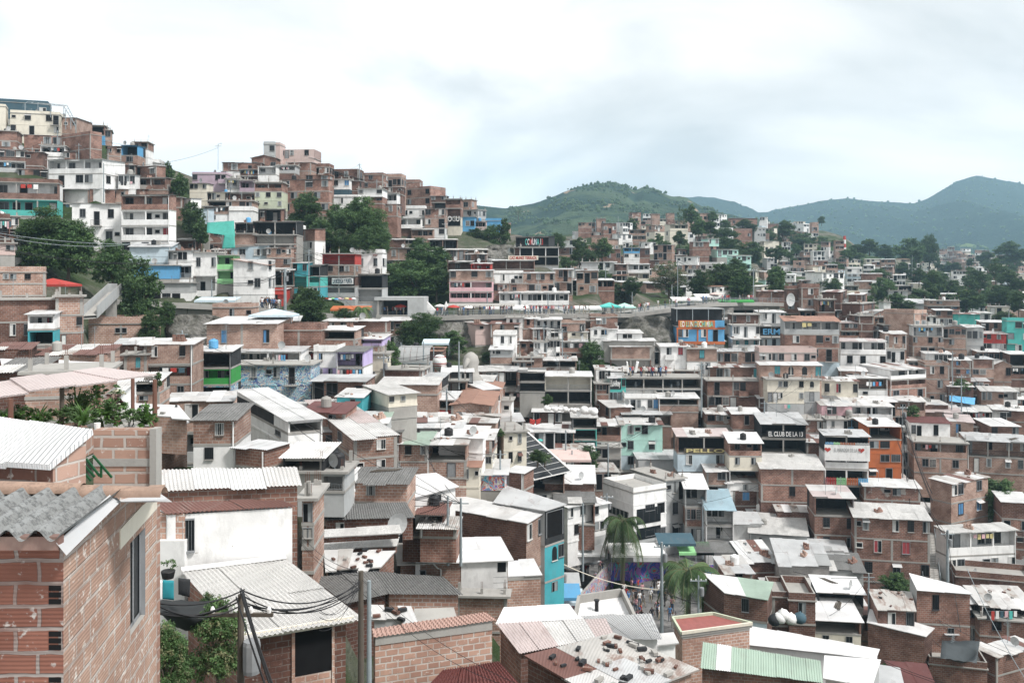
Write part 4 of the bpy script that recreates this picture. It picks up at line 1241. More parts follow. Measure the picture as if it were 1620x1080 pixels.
# trees: column, ground row, width, height (picture px), distance, kind
TREES = [
 (72,412,104,86,121,'b'),(40,400,60,60,119,'b'),(20,425,50,40,116,'u'),(118,420,80,70,123,'b'),(140,462,120,112,119,'b'),(105,444,96,96,121,'b'),(62,446,80,70,118,'b'),(176,462,76,84,120,'b'),(100,466,90,60,117,'u'),(172,420,40,60,136,'b'),(218,524,84,118,116,'b'),(232,500,60,80,114,'b'),(238,545,40,50,108,'b'),(264,512,36,36,112,'u'),(176,300,30,46,170,'b'),(94,306,24,30,160,'b'),
 (266,306,28,50,190,'b'),(284,320,34,46,178,'b'),(303,378,46,60,165,'b'),(318,396,34,50,160,'b'),(486,368,64,60,178,'b'),(530,372,40,50,176,'b'),(575,410,92,100,174,'b'),(538,412,44,50,168,'b'),
 (596,430,30,60,170,'b'),(490,526,70,72,130,'b'),(478,494,40,42,148,'b'),(545,512,44,26,140,'u'),(655,480,108,70,176,'b'),(628,470,50,44,188,'b'),(700,474,44,60,188,'b'),(664,560,84,66,148,'b'),
 (716,566,54,44,150,'b'),(619,604,38,60,118,'b'),(612,580,34,40,120,'b'),(752,394,44,34,252,'b'),(778,398,40,40,250,'b'),(798,392,26,44,250,'b'),(735,378,34,26,256,'u'),(670,392,30,14,232,'u'),
 (936,590,54,48,156,'b'),(918,606,34,36,154,'u'),(975,480,64,30,225,'u'),(1000,472,40,34,222,'b'),(1058,470,70,56,225,'p'),(1108,478,48,52,222,'b'),(1140,462,60,46,228,'b'),(1175,470,50,44,226,'b'),
 (920,388,34,30,360,'b'),(1000,366,24,20,430,'b'),(1047,362,16,36,440,'c'),(1078,368,30,42,420,'c'),(1094,362,34,38,425,'b'),(1110,372,34,24,410,'b'),(1128,354,24,20,470,'b'),(1145,392,60,30,390,'b'),
 (1150,420,64,46,360,'b'),(1190,420,50,38,380,'b'),(1100,408,40,24,330,'b'),(1050,412,44,30,335,'b'),(1030,400,30,22,340,'b'),(1180,372,40,24,460,'b'),(1215,392,40,26,470,'b'),(1240,378,44,28,500,'b'),
 (1270,402,60,34,520,'b'),(1300,400,50,26,560,'b'),(1230,412,30,22,480,'b'),(1345,424,50,30,500,'b'),(1320,440,50,24,430,'b'),(1375,404,34,26,560,'b'),(1400,412,40,26,580,'b'),(1356,402,30,16,560,'u'),
 (1440,430,60,54,540,'b'),(1470,424,40,50,560,'b'),(1430,440,44,26,470,'b'),(1390,452,44,26,360,'b'),(1345,456,40,20,340,'b'),(1420,500,60,34,260,'b'),(1475,470,44,40,330,'b'),(1505,478,60,36,330,'b'),
 (1545,462,54,36,370,'b'),(1575,452,36,42,380,'r'),(1530,492,70,34,300,'b'),(1580,490,60,40,310,'b'),(1600,470,50,40,340,'b'),(1450,488,60,30,290,'b'),(1600,424,60,40,600,'b'),(1560,422,34,24,640,'b'),
 (1500,436,30,22,600,'b'),(1375,494,40,26,280,'u'),(1360,486,30,20,285,'b'),(1590,520,50,26,240,'b'),(1412,520,30,16,240,'u'),(1486,450,40,20,380,'u'),(1612,500,30,40,260,'b'),
 (1588,835,64,78,124,'b'),(1618,860,40,60,122,'b'),(1560,780,80,24,128,'u'),(1418,938,56,34,102,'u'),(1520,628,40,30,160,'u'),(1445,664,24,24,146,'u'),(930,748,44,44,122,'b'),(850,730,34,20,104,'u'),
 (866,640,20,16,130,'u'),(700,690,14,10,100,'u'),(1430,478,30,14,290,'u'),(300,1075,150,150,25,'v'),(262,1090,90,100,23,'v'),(345,1060,100,110,26,'v'),(330,1000,50,60,28.5,'v'),(790,690,20,12,98,'u'),(1070,470,30,20,232,'u'),
 (770,572,20,16,150,'u'),(1300,356,14,14,700,'b'),(1330,400,20,14,640,'b'),(250,610,14,22,70,'u'),(1270,470,20,14,280,'b'),(1225,455,24,16,300,'b'),(915,420,26,36,230,'b'),(1000,404,22,16,330,'b'),
]
PALMS = [(985,905,92,116,104),(1088,985,124,118,90),(573,520,46,46,136),(862,735,30,20,106),(1384,470,16,24,290),(1446,490,18,26,270),(820,345,14,16,900)]
BARE = [(698,500,40,60,178)]

POLES = [ # column, top, foot, distance, material, radius at foot, crossarm
 (571,903,1120,27,'w',.125,0),(584,918,1130,25.5,'s',.095,0),(381,940,1120,22,'w',.12,1),(922,796,905,100,'s',.16,0),(960,780,850,108,'s',.12,1),(1047,857,990,86,'s',.2,1),
 (1499,838,930,106,'s',.22,1),(1110,572,650,140,'s',.14,1),(895,680,725,122,'s',.14,0),(905,712,752,120,'s',.14,0),(962,702,765,122,'s',.14,0),(1428,640,762,133,'s',.12,1),(1521,592,655,152,'s',.12,1),
 (631,476,506,172,'s',.14,0),(771,462,502,172,'s',.14,0),(823,462,502,172,'s',.14,0),(867,464,502,172,'s',.14,0),(704,352,418,232,'s',.14,1),(451,425,508,134,'s',.3,1),(335,442,480,138,'s',.14,0),
 (164,258,312,166,'s',.13,0),(1000,462,498,182,'s',.13,0),(1072,408,470,220,'s',.14,0),(1063,450,486,186,'s',.13,0),(958,418,470,222,'s',.14,0),(978,342,392,330,'s',.13,0),(982,388,420,300,'s',.13,0),
 (1192,424,480,196,'s',.14,1),(1443,404,434,420,'s',.14,0),(942,350,375,400,'s',.14,0),(686,548,580,126,'s',.12,0),(670,540,560,128,'s',.12,0),(726,540,604,118,'s',.14,0),(607,560,620,112,'s',.12,1),
 (1214,740,900,60,'n',0,0),(1105,910,975,84,'s',.12,1),(1056,420,440,300,'s',.1,0),(345,228,262,212,'s',.07,1),(826,905,965,70,'n',0,0),(888,890,975,88,'s',.12,1),(1180,858,905,108,'s',.16,1),
 (936,640,700,130,'n',0,0),(143,490,520,116,'s',.1,0),(600,430,500,165,'s',.1,0),(798,476,500,174,'n',0,0),
]
# ------------------------------------------------------------------ foreground houses (roof corners surveyed one by one)
def wall_box(name, pts, z0, z1, mat, thick=0.2, cat='wall', lab='', parent=None):
    """straight wall between two world points"""
    a, b = Vector(pts[0]), Vector(pts[1]); u = (b - a); L = u.length
    m = MB(); m.box(0, L, 0, thick, z0 - a.z, z1 - a.z, mat)
    o = m.build(name, parent, (a.x, a.y, a.z), math.atan2(u.y, u.x))
    if not parent: tag(o, lab, cat)
    return o

CLAYP = metal('clay_ridge', (0.34, 0.235, 0.18), (0.16, 0.12, 0.10), 0.7, rough=0.9, speck=0.35, lo=.5, hi=.62)
FLASHM = metal('flashing_metal', (0.55, 0.56, 0.57), (0.2, 0.15, 0.13), 0.5, rough=0.5)
FASC = metal('fascia_metal', (0.20, 0.115, 0.095), (0.4, 0.3, 0.25), 0.5, rough=0.6)
def foreground():
    # F1: the raw block house filling the lower left corner
    root = empty('brick_house', (-5.4, 10.4, -9)); tag(root, 'raw clay block house with a wavy cement roof filling the lower left corner', 'house')
    ox, oy, oz = -5.4, 10.4, -9
    NW = Vector((-4.41 - ox, 8.7 - oy, 0)); dirv = Vector((-0.15, 1, 0)).normalized()
    FE = NW + dirv * 3.68
    def bx(p): return (p.x, p.y)
    blk = brick('clay_block_shaded', (0.30, 0.135, 0.098), (0.22, 0.095, 0.070), (0.36, 0.33, 0.31), bw=0.44, bh=0.225, ms=0.022, stain=0.3, smear=.60, wob=1.4)  # darker copy of the blocks: shade on the front put into the colour
    blk2 = brick('clay_block_sunlit', (0.50, 0.345, 0.27), (0.41, 0.26, 0.20), (0.52, 0.47, 0.43), bw=0.44, bh=0.225, ms=0.024, stain=0.3, smear=.585, wob=.8)  # paler copy with mortar smears: sunlight on the flank painted in
    # fine horizontal ribs of the hollow blocks
    for m in (blk, blk2):
        t = m.node_tree; b = t.nodes['Principled BSDF']
        w = t.nodes.new('ShaderNodeTexWave'); w.bands_direction = 'Y'; w.inputs['Scale'].default_value = 7.5; w.inputs['Distortion'].default_value = 0.6
        t.links.new(uvvec(t, 1, 1, False), w.inputs['Vector'])
        old = b.inputs['Normal'].links[0].from_node
        n = t.nodes.new('ShaderNodeBump'); n.inputs['Strength'].default_value = 0.5; n.inputs['Distance'].default_value = 0.008
        t.links.new(w.outputs['Fac'], n.inputs['Height']); t.links.new(old.outputs[0], n.inputs['Normal']); t.links.new(n.outputs[0], b.inputs['Normal'])
    wl = MB((0.1, 0.05))
    H1, H2 = 9 - 2.60, 9 - 3.02
    A = NW + Vector((-6, 0.0, 0)); 
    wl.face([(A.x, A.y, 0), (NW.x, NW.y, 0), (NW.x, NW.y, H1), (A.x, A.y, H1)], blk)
    # flank with a real opening for the tall window
    s0, s1, zt, zb_ = 2.36, 3.08, 9 - 3.30, 9 - 4.46
    def fp(s, z): q = NW + dirv * s; return (q.x, q.y, z)
    L = 3.68
    def top(s): return 9 - 2.50 + (s - 1.9) * (H2 - 9 + 2.50) / (L - 1.9) if s > 1.9 else 9 - 2.5
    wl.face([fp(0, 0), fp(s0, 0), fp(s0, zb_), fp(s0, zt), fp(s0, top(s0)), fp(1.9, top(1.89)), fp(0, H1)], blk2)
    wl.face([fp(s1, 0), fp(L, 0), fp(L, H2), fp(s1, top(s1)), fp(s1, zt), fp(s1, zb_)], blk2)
    wl.face([fp(s0, 0), fp(s1, 0), fp(s1, zb_), fp(s0, zb_)], blk2)
    wl.face([fp(s0, zt), fp(s1, zt), fp(s1, top(s1)), fp(s0, top(s0))], blk2)
    nrm = Vector((dirv.y, -dirv.x, 0))
    q = FE + nrm * -6
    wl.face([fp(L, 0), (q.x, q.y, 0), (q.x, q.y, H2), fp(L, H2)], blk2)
    wl.build('wall', root)
    # hollow block ends showing on the corner
    for i in range(10):
        ce = MB()
        z = H1 - 0.40 - i * 0.45
        p = NW + Vector((-0.012, 0, 0)) - Vector((0, 0.006, 0))
        x0 = p.x - 0.14
        for r in range(3): ce.box(x0 + 0.01, p.x - 0.01, p.y - 0.0, p.y + 0.02, z - 0.2 + r * 0.066, z - 0.2 + r * 0.066 + 0.05, DARK)
        ce.build('block_end', root)
    # lintel and window
    lt = MB()
    def slabon(s_a, s_b, z_a, z_b, z_c, z_d, mat, out_=0.012):
        P_ = [Vector(fp(s_a, z_a)), Vector(fp(s_b, z_b)), Vector(fp(s_b, z_c)), Vector(fp(s_a, z_d))]
        A_ = [x + nrm * out_ for x in P_]
        lt.face(A_, mat)
        for i in range(4): lt.face([P_[i], P_[(i+1) % 4], A_[(i+1) % 4], A_[i]], mat)
    slabon(1.9, 3.66, zt + 0.06, zt + 0.10, zt + 0.36, zt + 0.30, M['c'])
    lt.build('lintel', root)
    wf = MB()
    ins = -0.06
    def fpi(s, z, o_=ins): q = NW + dirv * s + nrm * o_; return (q.x, q.y, z)
    for (a_, b_, c_, d_) in ((s0, s0 + .06, zb_, zt), (s1 - .06, s1, zb_, zt), ((s0 + s1)/2 - .03, (s0 + s1)/2 + .03, zb_, zt)):
        wf.face([fpi(a_, c_), fpi(b_, c_), fpi(b_, d_), fpi(a_, d_)], FRG)
    wf.face([fpi(s0, zb_), fpi(s1, zb_), fpi(s1, zb_ + .06), fpi(s0, zb_ + .06)], FRG)
    wf.face([fpi(s0, zt - .06), fpi(s1, zt - .06), fpi(s1, zt), fpi(s0, zt)], FRG)
    for (s_, e_) in ((s0, 1), (s1, -1)):
        wf.face([fp(s_, zb_), fpi(s_, zb_), fpi(s_, zt), fp(s_, zt)], FRG)
    wf.face([fp(s0, zb_), fp(s1, zb_), fpi(s1, zb_), fpi(s0, zb_)], CONC); wf.face([fp(s0, zt), fp(s1, zt), fpi(s1, zt), fpi(s0, zt)], CONC)
    wo = wf.build('window', root)
    g = MB(); g.face([fpi(s0, zb_, ins - .01), fpi(s1, zb_, ins - .01), fpi(s1, zt, ins - .01), fpi(s0, zt, ins - .01)], GLASS)
    g.build('pane', wo)
    # roof of big wavy cement sheets
    rf = MB(); rf.smooth = True
    mt = RM['0']; k = rf.mi(mt)
    zE, zR = 9 - 2.46, 9 - 2.40
    yE, yR = 8.45 - oy, 10.1 - oy
    pitch_w = 0.285
    for sh in range(5):
        xa = -4.35 - ox - (sh + 1) * 1.2; xb = xa + 1.26
        if sh == 0: xb = -4.30 - ox
        m_ = int((xb - xa) / pitch_w * 12); rows = 8
        b0 = len(rf.v); zo = 0.012 * (sh % 2)
        for j in range(rows + 1):
            v = j / rows
            for i in range(m_ + 1):
                x = xa + (xb - xa) * i / m_
                zz = zE + (zR - zE) * v + 0.055 * math.cos(2 * math.pi * x / pitch_w) + zo
                rf.v.append((x - 0.12 * v, yE + (yR - yE) * v + (0.05 * math.sin(sh * 7) if j == 0 else 0), zz))
        for j in range(rows):
            for i in range(m_):
                a_ = b0 + j * (m_ + 1) + i
                rf.f.append((a_, a_ + 1, a_ + m_ + 2, a_ + m_ + 1)); rf.m.append(k)
    rf.build('roof', root)
    # second short row of sheets peeping out under the eave, fascia, clay ridge and grey flashing
    fs = MB(); fs.bar((A.x, 8.56 - oy, H1 + .05), (-4.36 - ox, 8.56 - oy, H1 + .05), 0.10, 0.13, FASC); fs.build('fascia', root)
    rd = MB(); rd.smooth = True
    xr = -3.95 - ox
    for i in range(7):
        x1 = xr - i * 0.92; x0 = x1 - 0.98
        for (sx, r0) in ((x0, 0.105), (x1, 0.085)): pass
        n = 12; b0 = len(rd.v); kk = rd.mi(CLAYP)
        for (xx, rr) in ((x0, 0.115), (x1, 0.09)):
            for q_ in range(n + 1):
                th = math.pi * q_ / n
                rd.v.append((xx, 10.05 - oy + math.cos(th) * rr * 1.2, 9 - 2.46 + math.sin(th) * rr + 0.012 * (i % 2) + .035 * math.sin(i * 2.1)))
        for q_ in range(n): rd.f.append((b0 + q_, b0 + q_ + 1, b0 + n + 2 + q_, b0 + n + 1 + q_)); rd.m.append(kk)
    rd.build('ridge_cap', root)
    fl = MB()
    fl.face([(xr + .15, 9.9 - oy, 9 - 2.50), fp(3.7, H2 + .05), (q.x, q.y, H2 + .05), (xr - 3.5, 10.0 - oy, 9 - 2.50)], FLASHM)
    fl.face([(-4.38 - ox, 8.5 - oy, H1 + .06), (-4.28 - ox, 8.5 - oy, H1 - .06), (-4.42 - ox, 10.0 - oy, 9 - 2.52), (-4.52 - ox, 10.0 - oy, 9 - 2.42)], FLASHM)
    fl.bar(fp(2.6, H2 + .16), fp(3.75, H2 + .1), 0.2, 0.05, CLAYP)
    fl.build('flashing', root)
    GROUND.append((-6, 10, -9)); GROUND.append((-5, 14, -9.5)); GROUND.append((-9, 9, -9))

    # F2: white corrugated roof behind it
    qhouse('house', [(-60,728,-2.42),(80,738,-2.42),(147,683,-2.1),(-40,655,-2.1)], -9, ['k','p','k','k'], 'Z', inset=(.1,.05,.1,.1), lab='low house with a smooth white ribbed roof behind the raw block corner house', strip=1.3, rag=.03, near=False)
    e = MB(); p0 = P(112, 720, 13.9); p1 = P(148, 680, 15.5)
    # brick gable wing with green stair frame
    e.face([P(108,735,13.4), P(148,716,15.2), P(148,676,15.2), P(118,700,13.6)], M['o']); e.face([P(108,737,13.4), P(148,718,15.2), P(148,722,15.2), P(110,741,13.4)], CONC)
    o = e.build('brick_parapet'); tag(o, 'short sloping brick parapet at the right end of the smooth white roof', 'wall')
    bs = MB()
    for i in range(7):
        x = 80 + i * 7
        a, b, c, d = P(x, 768, 12.2 - i*.03), P(x + 6, 768, 12.2 - i*.03), P(92 + i * 3.4, 716, 13.2), P(89 + i * 3.4, 716, 13.2)
        h = Vector((0, -0.04, 0.04))
        bs.face([a, (a + b) / 2 + h, (c + d) / 2 + h, d], RM['b']); bs.face([(a + b) / 2 + h, b, c, (c + d) / 2 + h], RM['b'])
    o = bs.build('tin_sheets'); tag(o, 'pale blue corrugated sheets leaning upright below the smooth white roof', 'metal sheets')
    gs = MB()
    for (x0, y0, x1, y1) in ((121,733,144,760),(128,729,150,754),(136,725,158,753),(147,720,177,755),(160,737,160,755)):
        gs.bar(P(x0, y0, 14.2), P(x1, y1, 14.2), 0.03, 0.03, flat('dark_green_paint', (.015, .09, .035)))
    o = gs.build('metal_stairs'); tag(o, 'dark green metal stair frame against the brick garden wall', 'stairs')
    tp = MB(); tp.box(-.3, .27, 0, .28, 0, .02, RM['b'])
    for i in range(6): tp.bar((-.3, .05 * i, .02), (.27, .05 * i, .02), .02, .02, RM['b'])
    o = tp.build('tin_sheet', None, P(8, 772, 12.0)); o.rotation_euler = (R(35), 0, 0); tag(o, 'weathered pale blue ribbed sheet lying flat at the left edge', 'metal sheet')

    # F3: brick garden wall, roof terrace and pink pergola
    Yw = 16.2
    root = empty('terrace_house', P(200, 720, Yw + 1)); c0 = root.location
    wl = MB((.2, .1)); a, b = P(148, 680, Yw) - c0, P(243, 682, Yw) - c0
    big = M['o']
    wl.box(a.x, b.x, a.y, a.y + .3, -9 - c0.z, a.z, big, bot=False)
    q0, q1 = P(120, 682, 21) - c0, P(243, 660, 21) - c0
    wl.face([(a.x, a.y + .3, a.z - .35), (b.x, a.y + .3, a.z - .35), (b.x - 2.2, q1.y, a.z - .35), (q0.x, q0.y, a.z - .35)], CONC)
    wl.face([(b.x, a.y + .3, -9 - c0.z), (b.x - 2.2, q1.y, -9 - c0.z), (b.x - 2.2, q1.y, a.z - .35), (b.x, a.y + .3, a.z - .35)], big)
    wl.box(b.x - 0.05, b.x + 0.07, a.y - .06, a.y + .2, a.z - 1.2, a.z + .03, CONC, bot=False)
    wl.box(a.x, b.x - .05, a.y - .02, a.y, a.z - 0.66, a.z - 0.52, CONC)
    wl.build('wall', root); tag(root, 'brick terrace house with a rooftop garden under a pink pergola roof', 'house')
    GROUND.append((c0.x, c0.y, -9.5))
    pr = empty('pergola', P(130, 660, 17)); c1 = pr.location; tag(pr, 'long pinkish corrugated pergola roof on rusty posts above the rooftop garden', 'pergola')
    sh = MB(); rng = random.Random(5)
    sheet_roof(sh, PZ(-40, 632, -2.1) - c1, PZ(250, 594, -2.1) - c1, PZ(157, 582, -1.95) - c1, PZ(-40, 609, -1.95) - c1, 'P', rng, False, 1.1, .04, .03)
    sh.build('roof', pr)
    def zz(px, py, Y): return P(px, py, Y) - c1
    for i, (px, Y, yb, mt) in enumerate(((17, 15.6, 690, RUSTP), (98, 17.2, 690, WOOD), (156, 20.0, 672, RUSTP), (210, 21.0, 670, RUSTP), (245, 18.6, 690, RUSTP))):
        top_ = Vector(P(px, 440, Y)); top_.z = -2.13; bt = Vector((top_.x, top_.y, P(px, yb, Y).z))
        b = MB(); b.tube(bt - c1, top_ - c1, .045 if i != 4 else .06, .045, mt, 8); b.build('post', pr)
    # potted plants on the terrace
    global PLANTS
    PLANTS = [(30,690,60,70,16.5,0),(62,690,50,55,16.8,1),(98,690,60,60,17.0,0),(120,684,60,90,18.0,1),(132,690,50,62,16.6,2),(160,690,50,58,17.2,0),(172,678,40,50,17.0,1),(184,672,26,70,17.4,3),(205,686,46,50,17.0,0),(232,688,36,52,16.9,1),(8,690,40,50,16.2,1),(150,660,40,70,19,0)]
    bk = MB(); bk.lathe([(.05, 0), (.06, .12)], WHITE, 12); o = bk.build('bucket', None, P(154, 679, 16.4)); tag(o, 'white plastic bucket on top of the brick garden wall', 'bucket')

    # F5/F6: white wall house and the corrugated roofs in front of it
    qhouse('house', [(250,778,-9.0),(478,769,-9.0),(470,740,-8.4),(246,742,-8.4)], -12.6, ['b','b','b','b'], 'W', inset=(.3,.15,.1,.1), lab='long brick wall house with two bright corrugated roof strips above the white wall', strip=1.4, rag=.08)
    qhouse('house', [(262,813,-8.75),(470,801,-8.75),(444,790,-8.55),(240,795,-8.55)], -13.5, ['w','w','w','w'], 'R', inset=(.1,.1,.05,.1), lab='tall blank white wall house with a rusty patchwork roof edge and one small window', strip=.95, rag=.05, ops=('.W.......',), wallh=2.15)
    wall_box('block_wall', (P(247, 852, 33.0), P(292, 852, 33.0)), P(250, 856, 33).z, P(250, 812, 33).z, M['o'], .3, 'wall', 'small patch of raw clay block wall beside the tall white wall')
    wall_box('white_wall', (P(247, 965, 32.8), P(292, 965, 32.8)), P(250, 985, 32.8).z, P(250, 855, 32.8).z, M['w'], .3, 'wall', 'cracked white wall under the raw block patch holding a hanging plant')
    g = qhouse('house', [(382,1012,-11.5),(577,979,-11.5),(452,884,-10.7),(287,904,-10.7)], -16.5, ['k','k','b','b'], 'L', inset=(.55,.35,.1,.2), lab='brick house under the large pale corrugated roof in the foreground', strip=1.25, rag=.03)
    W4 = g['W4']; u = (W4[1] - W4[0]); L = Vector((u.x, u.y, 0)).length; ang = math.atan2(u.y, u.x)
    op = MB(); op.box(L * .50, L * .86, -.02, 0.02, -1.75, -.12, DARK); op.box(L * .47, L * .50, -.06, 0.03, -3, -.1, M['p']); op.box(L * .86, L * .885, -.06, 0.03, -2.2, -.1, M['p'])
    op.box(-.1, L + .2, -.32, -.22, -.16, .06, M['c'])
    op.box(L * .50, L * .86, -.015, 0.0, -3.6, -1.76, M['o'])
    op.build('gallery_opening', g['root'], W4[0] + Vector((0, 0, -.05)), ang)
    rd = MB(); rd.bar(P(287, 900, 32.4), P(452, 880, 33.8), .4, .05, M['w']); o = rd.build('ridge_flashing', g['root']); o.location = -g['org']
    # F10: coral roofed brick wall
    qhouse('house', [(591,1008,-12.2),(786,981,-12.2),(768,968,-12.0),(588,994,-12.0)], -18, ['o','o','o','o'], 'C', inset=(.12,.08,.05,.08), lab='raw brick house with a narrow coral tile roof edge in the bottom centre', strip=1.2, rag=.02, band=True)
    # F7: bright white roof
    g = qhouse('house', [(628,893,-22.6),(813,886,-22.6),(792,849,-22.2),(623,851,-22.2)], -26.5, ['o','w','w','o'], 'Z', inset=(.35,.4,.1,.3), lab='house with a blinding white flat sheet roof in the centre of the picture', strip=2.4, rag=.02, ops=('.o......',), near=False)
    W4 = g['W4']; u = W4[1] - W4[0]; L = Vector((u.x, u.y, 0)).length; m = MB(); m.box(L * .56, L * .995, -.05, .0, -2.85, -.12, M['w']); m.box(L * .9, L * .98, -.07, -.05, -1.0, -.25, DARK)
    for i in range(3): m.box(L * .86, L * .995, -.06, -.05, -1.4 - i * .45, -1.42 - i * .45, FRG)
    m.build('plaster_panel', g['root'], W4[0], math.atan2(u.y, u.x))
    dp = MB(); dp.poly_tube([(L * .30, -.1, -.1), (L * .34, -.1, -.5), (L * .37, -.1, -.6), (L * .37, -.1, -2.4)], .06, WHITE, 6); dp.build('drainpipe', g['root'], W4[0], math.atan2(u.y, u.x))
    qhouse('house', [(802,912,-24.4),(858,909,-24.4),(845,884,-23.9),(795,887,-23.9)], -30, ['o','o','o','o'], 'W', inset=(.1,.1,.1,.05), lab='brick stub house with a short white roof right of the blinding white roof', strip=1.5, near=False, band=True)
    # F24: white hipped roof and neighbours
    qhouse('house', [(655,786,-17.2),(726,769,-17.2),(690,748,-16.8),(640,752,-16.8)], -25, ['w','p','w','o'], 'Z', inset=(.3,.2,.1,.2), lab='white walled house with a bright kite-shaped white roof left of the long grey roof', strip=2, rag=.02, ops=('.w.',), near=False)
    qhouse('house', [(512,822,-15.9),(657,819,-15.9),(642,794,-15.5),(516,798,-15.5)], -17.4, ['k','b','b','b'], 'A', inset=(.25,.1,.1,.1), lab='brick house with a dark ribbed cement roof and a pink satellite dish', strip=1.5, ops=('.w.....W.',))
    qhouse('house', [(679,800,-21.4),(834,828,-21.6),(864,809,-21.4),(709,781,-20.6)], -31, [['b','b'],['p','p','w'],'b','b'], 'W', inset=(.3,.25,.1,.1), storeys=2, lab='long red brick building with a pale grey-white roof in the centre', strip=2.2, near=False, ops=('', 'w.w/.w.'))
    qhouse('house', [(780,794,-20.9),(862,808,-21.1),(897,797,-21.0),(800,766,-20.2)], -31, ['g',['n','q','q'],'g','g'], 'G', inset=(.3,.25,.1,.1), storeys=3, lab='turquoise house with a black balcony facing the alley', strip=2.2, near=False, ops=('', 'D/.aw/.d.'))
    # F27: debris covered strips
    qhouse('house', [(494,851,-15.6),(636,843,-15.6),(632,830,-15.3),(494,838,-15.3)], -16.0, ['k','k','k','k'], 'L', lab='low lean-to with a long stained grey roof strip below the dark ribbed roof', strip=2.5, rag=.03, near=False)
    qhouse('house', [(494,870,-16.6),(628,864,-16.6),(632,849,-16.2),(494,855,-16.2)], -17.1, ['b','b','b','b'], 'L', lab='low shed with a second stained grey strip roof and red brick lip', strip=2.5, rag=.03, near=False)
    qhouse('house', [(515,906,-16.9),(600,899,-16.9),(628,868,-16.5),(512,872,-16.5)], -19, ['n','b','b','b'], 'Q', lab='shack with a roof of broken pale blue and white sheets held by rubble', strip=.9, rag=.35, near=False, weights=14)
    qhouse('house', [(546,954,-17.2),(616,939,-17.2),(590,905,-16.6),(492,912,-16.6)], -20.5, ['k','G','b','b'], 'A', lab='house with a mossy grey tiled roof behind the wooden pole', strip=1.6, rag=.05, inset=(.3,.1,.1,.1))
    qhouse('house', [(616,940,-17.2),(733,941,-17.2),(702,912,-16.6),(590,904,-16.6)], -20.5, ['o','b','b','b'], 'A', lab='brick house with a dark weathered tile roof right of the wooden pole', strip=1.6, rag=.05, inset=(.3,.1,.1,.1))
    qhouse('house', [(588,985,-16.6),(662,986,-16.6),(652,962,-16.2),(586,960,-16.2)], -20, ['g','b','b','b'], 'Q', lab='tiny shed with ragged red and white sheets behind the coral roof', strip=.8, rag=.3, near=False, weights=6)
    qhouse('house', [(655,985,-17.4),(724,980,-17.4),(718,960,-17.2),(655,962,-17.2)], -21, ['k','b','b','b'], 'S', lab='small brick yard house with a concrete lip behind the coral roof', near=False, ops=('.w.w',))
    # bottom centre
    qhouse('house', [(784,986,-20.2),(918,979,-20.2),(900,955,-19.8),(797,960,-19.8)], -25, ['o','w','w','o'], 'Z', lab='house with a smooth white roof above the pink corrugated one', strip=2.2, rag=.03, near=False)
    g = qhouse('house', [(912,985,-20.6),(1004,990,-20.6),(983,944,-20.2),(918,954,-20.2)], -25, ['w','w','w','w'], 'Z', lab='house with a white walled flat roof and a vent pipe near the alley', strip=2.5, rag=0, near=False, inset=(.02,.02,.02,.02))
    pm = MB(); Ls = g['L']; h = Vector((0, 0, .5))
    for q in (1, 2, 3):
        a, b = Ls[q], Ls[(q + 1) % 4]; pm.face([a, b, b + h, a + h], CONC); n_ = Vector((b.y - a.y, a.x - b.x, 0)).normalized() * .18
        pm.face([a + n_, b + n_, b + n_ + h, a + n_ + h], CONC); pm.face([a + h, b + h, b + n_ + h, a + n_ + h], CONC)
    pm.build('parapet', g['root'])
    vp = MB(); vp.lathe([(.12, 0), (.12, .6), (.17, .62), (.17, .7)], BLACK, 10); vp.build('vent_pipe', g['root'], PZ(944, 966, -20.4) - g['org'])
    qhouse('house', [(822,1034,-18.6),(972,1004,-18.6),(958,977,-18.2),(785,986,-18.2)], -22.5, ['k','b','b','b'], 'P', lab='house with a pink and dark striped corrugated roof at bottom centre', strip=1.2, rag=.04, inset=(.3,.3,.1,.2))
    qhouse('house', [(985,1012,-18.8),(1048,1012,-18.8),(1030,970,-18.4),(918,974,-18.4)], -23, ['w','k','w','w'], 'G', lab='house with a black and white striped corrugated roof and coral edge', strip=1.0, rag=.05, inset=(.3,.2,.1,.1))
    qhouse('house', [(960,1112,-16.4),(1107,1058,-16.4),(972,1001,-16.1),(828,1036,-16.1)], -21, ['p','k','k','k'], 'X', lab='brick house with rusty sheets weighted down by bricks and stones', strip=1.5, rag=.05, near=False, weights=42, inset=(.25,.2,.1,.15))
    qhouse('house', [(650,1112,-13.8),(850,1112,-13.8),(790,1046,-13.4),(700,1060,-13.4)], -18, ['k','k','k','k'], 'D', lab='house with a dark maroon tin roof at the bottom edge', strip=1.4, rag=.05)
    qhouse('house', [(620,1070,-15.2),(700,1068,-15.2),(690,1046,-15.0),(655,1048,-15.0)], -19, ['k','k','k','k'], 'Q', lab='small lean-to with broken white and brown sheets beside the maroon roof', strip=.9, rag=.3, near=False, weights=5)
    g = qhouse('house', [(1078,1003,-24.2),(1190,988,-24.2),(1128,972,-24.0),(1064,979,-24.0)], -30, ['o','o','o','o'], 'S', lab='brick house with a walled red flat roof and green rim', near=False, band=True, inset=(.1,.1,.1,.1))
    pm = MB(); Ls = g['L']; c_ = sum(Ls, Vector()) / 4; pm.face([c_ + (x - c_) * .93 + Vector((0, 0, .02)) for x in Ls], RM['d'] if False else flat('red_floor_paint', (.27, .09, .08), .6))
    pm.build('roof_floor', g['root'])
    rimm = MB()
    for q in range(4): rimm.bar(Ls[q] + Vector((0, 0, .1)), Ls[(q+1) % 4] + Vector((0, 0, .1)), .15, .2, M['e'] if q in (2, 3, 1) else M['c'])
    rimm.build('rim', g['root'])
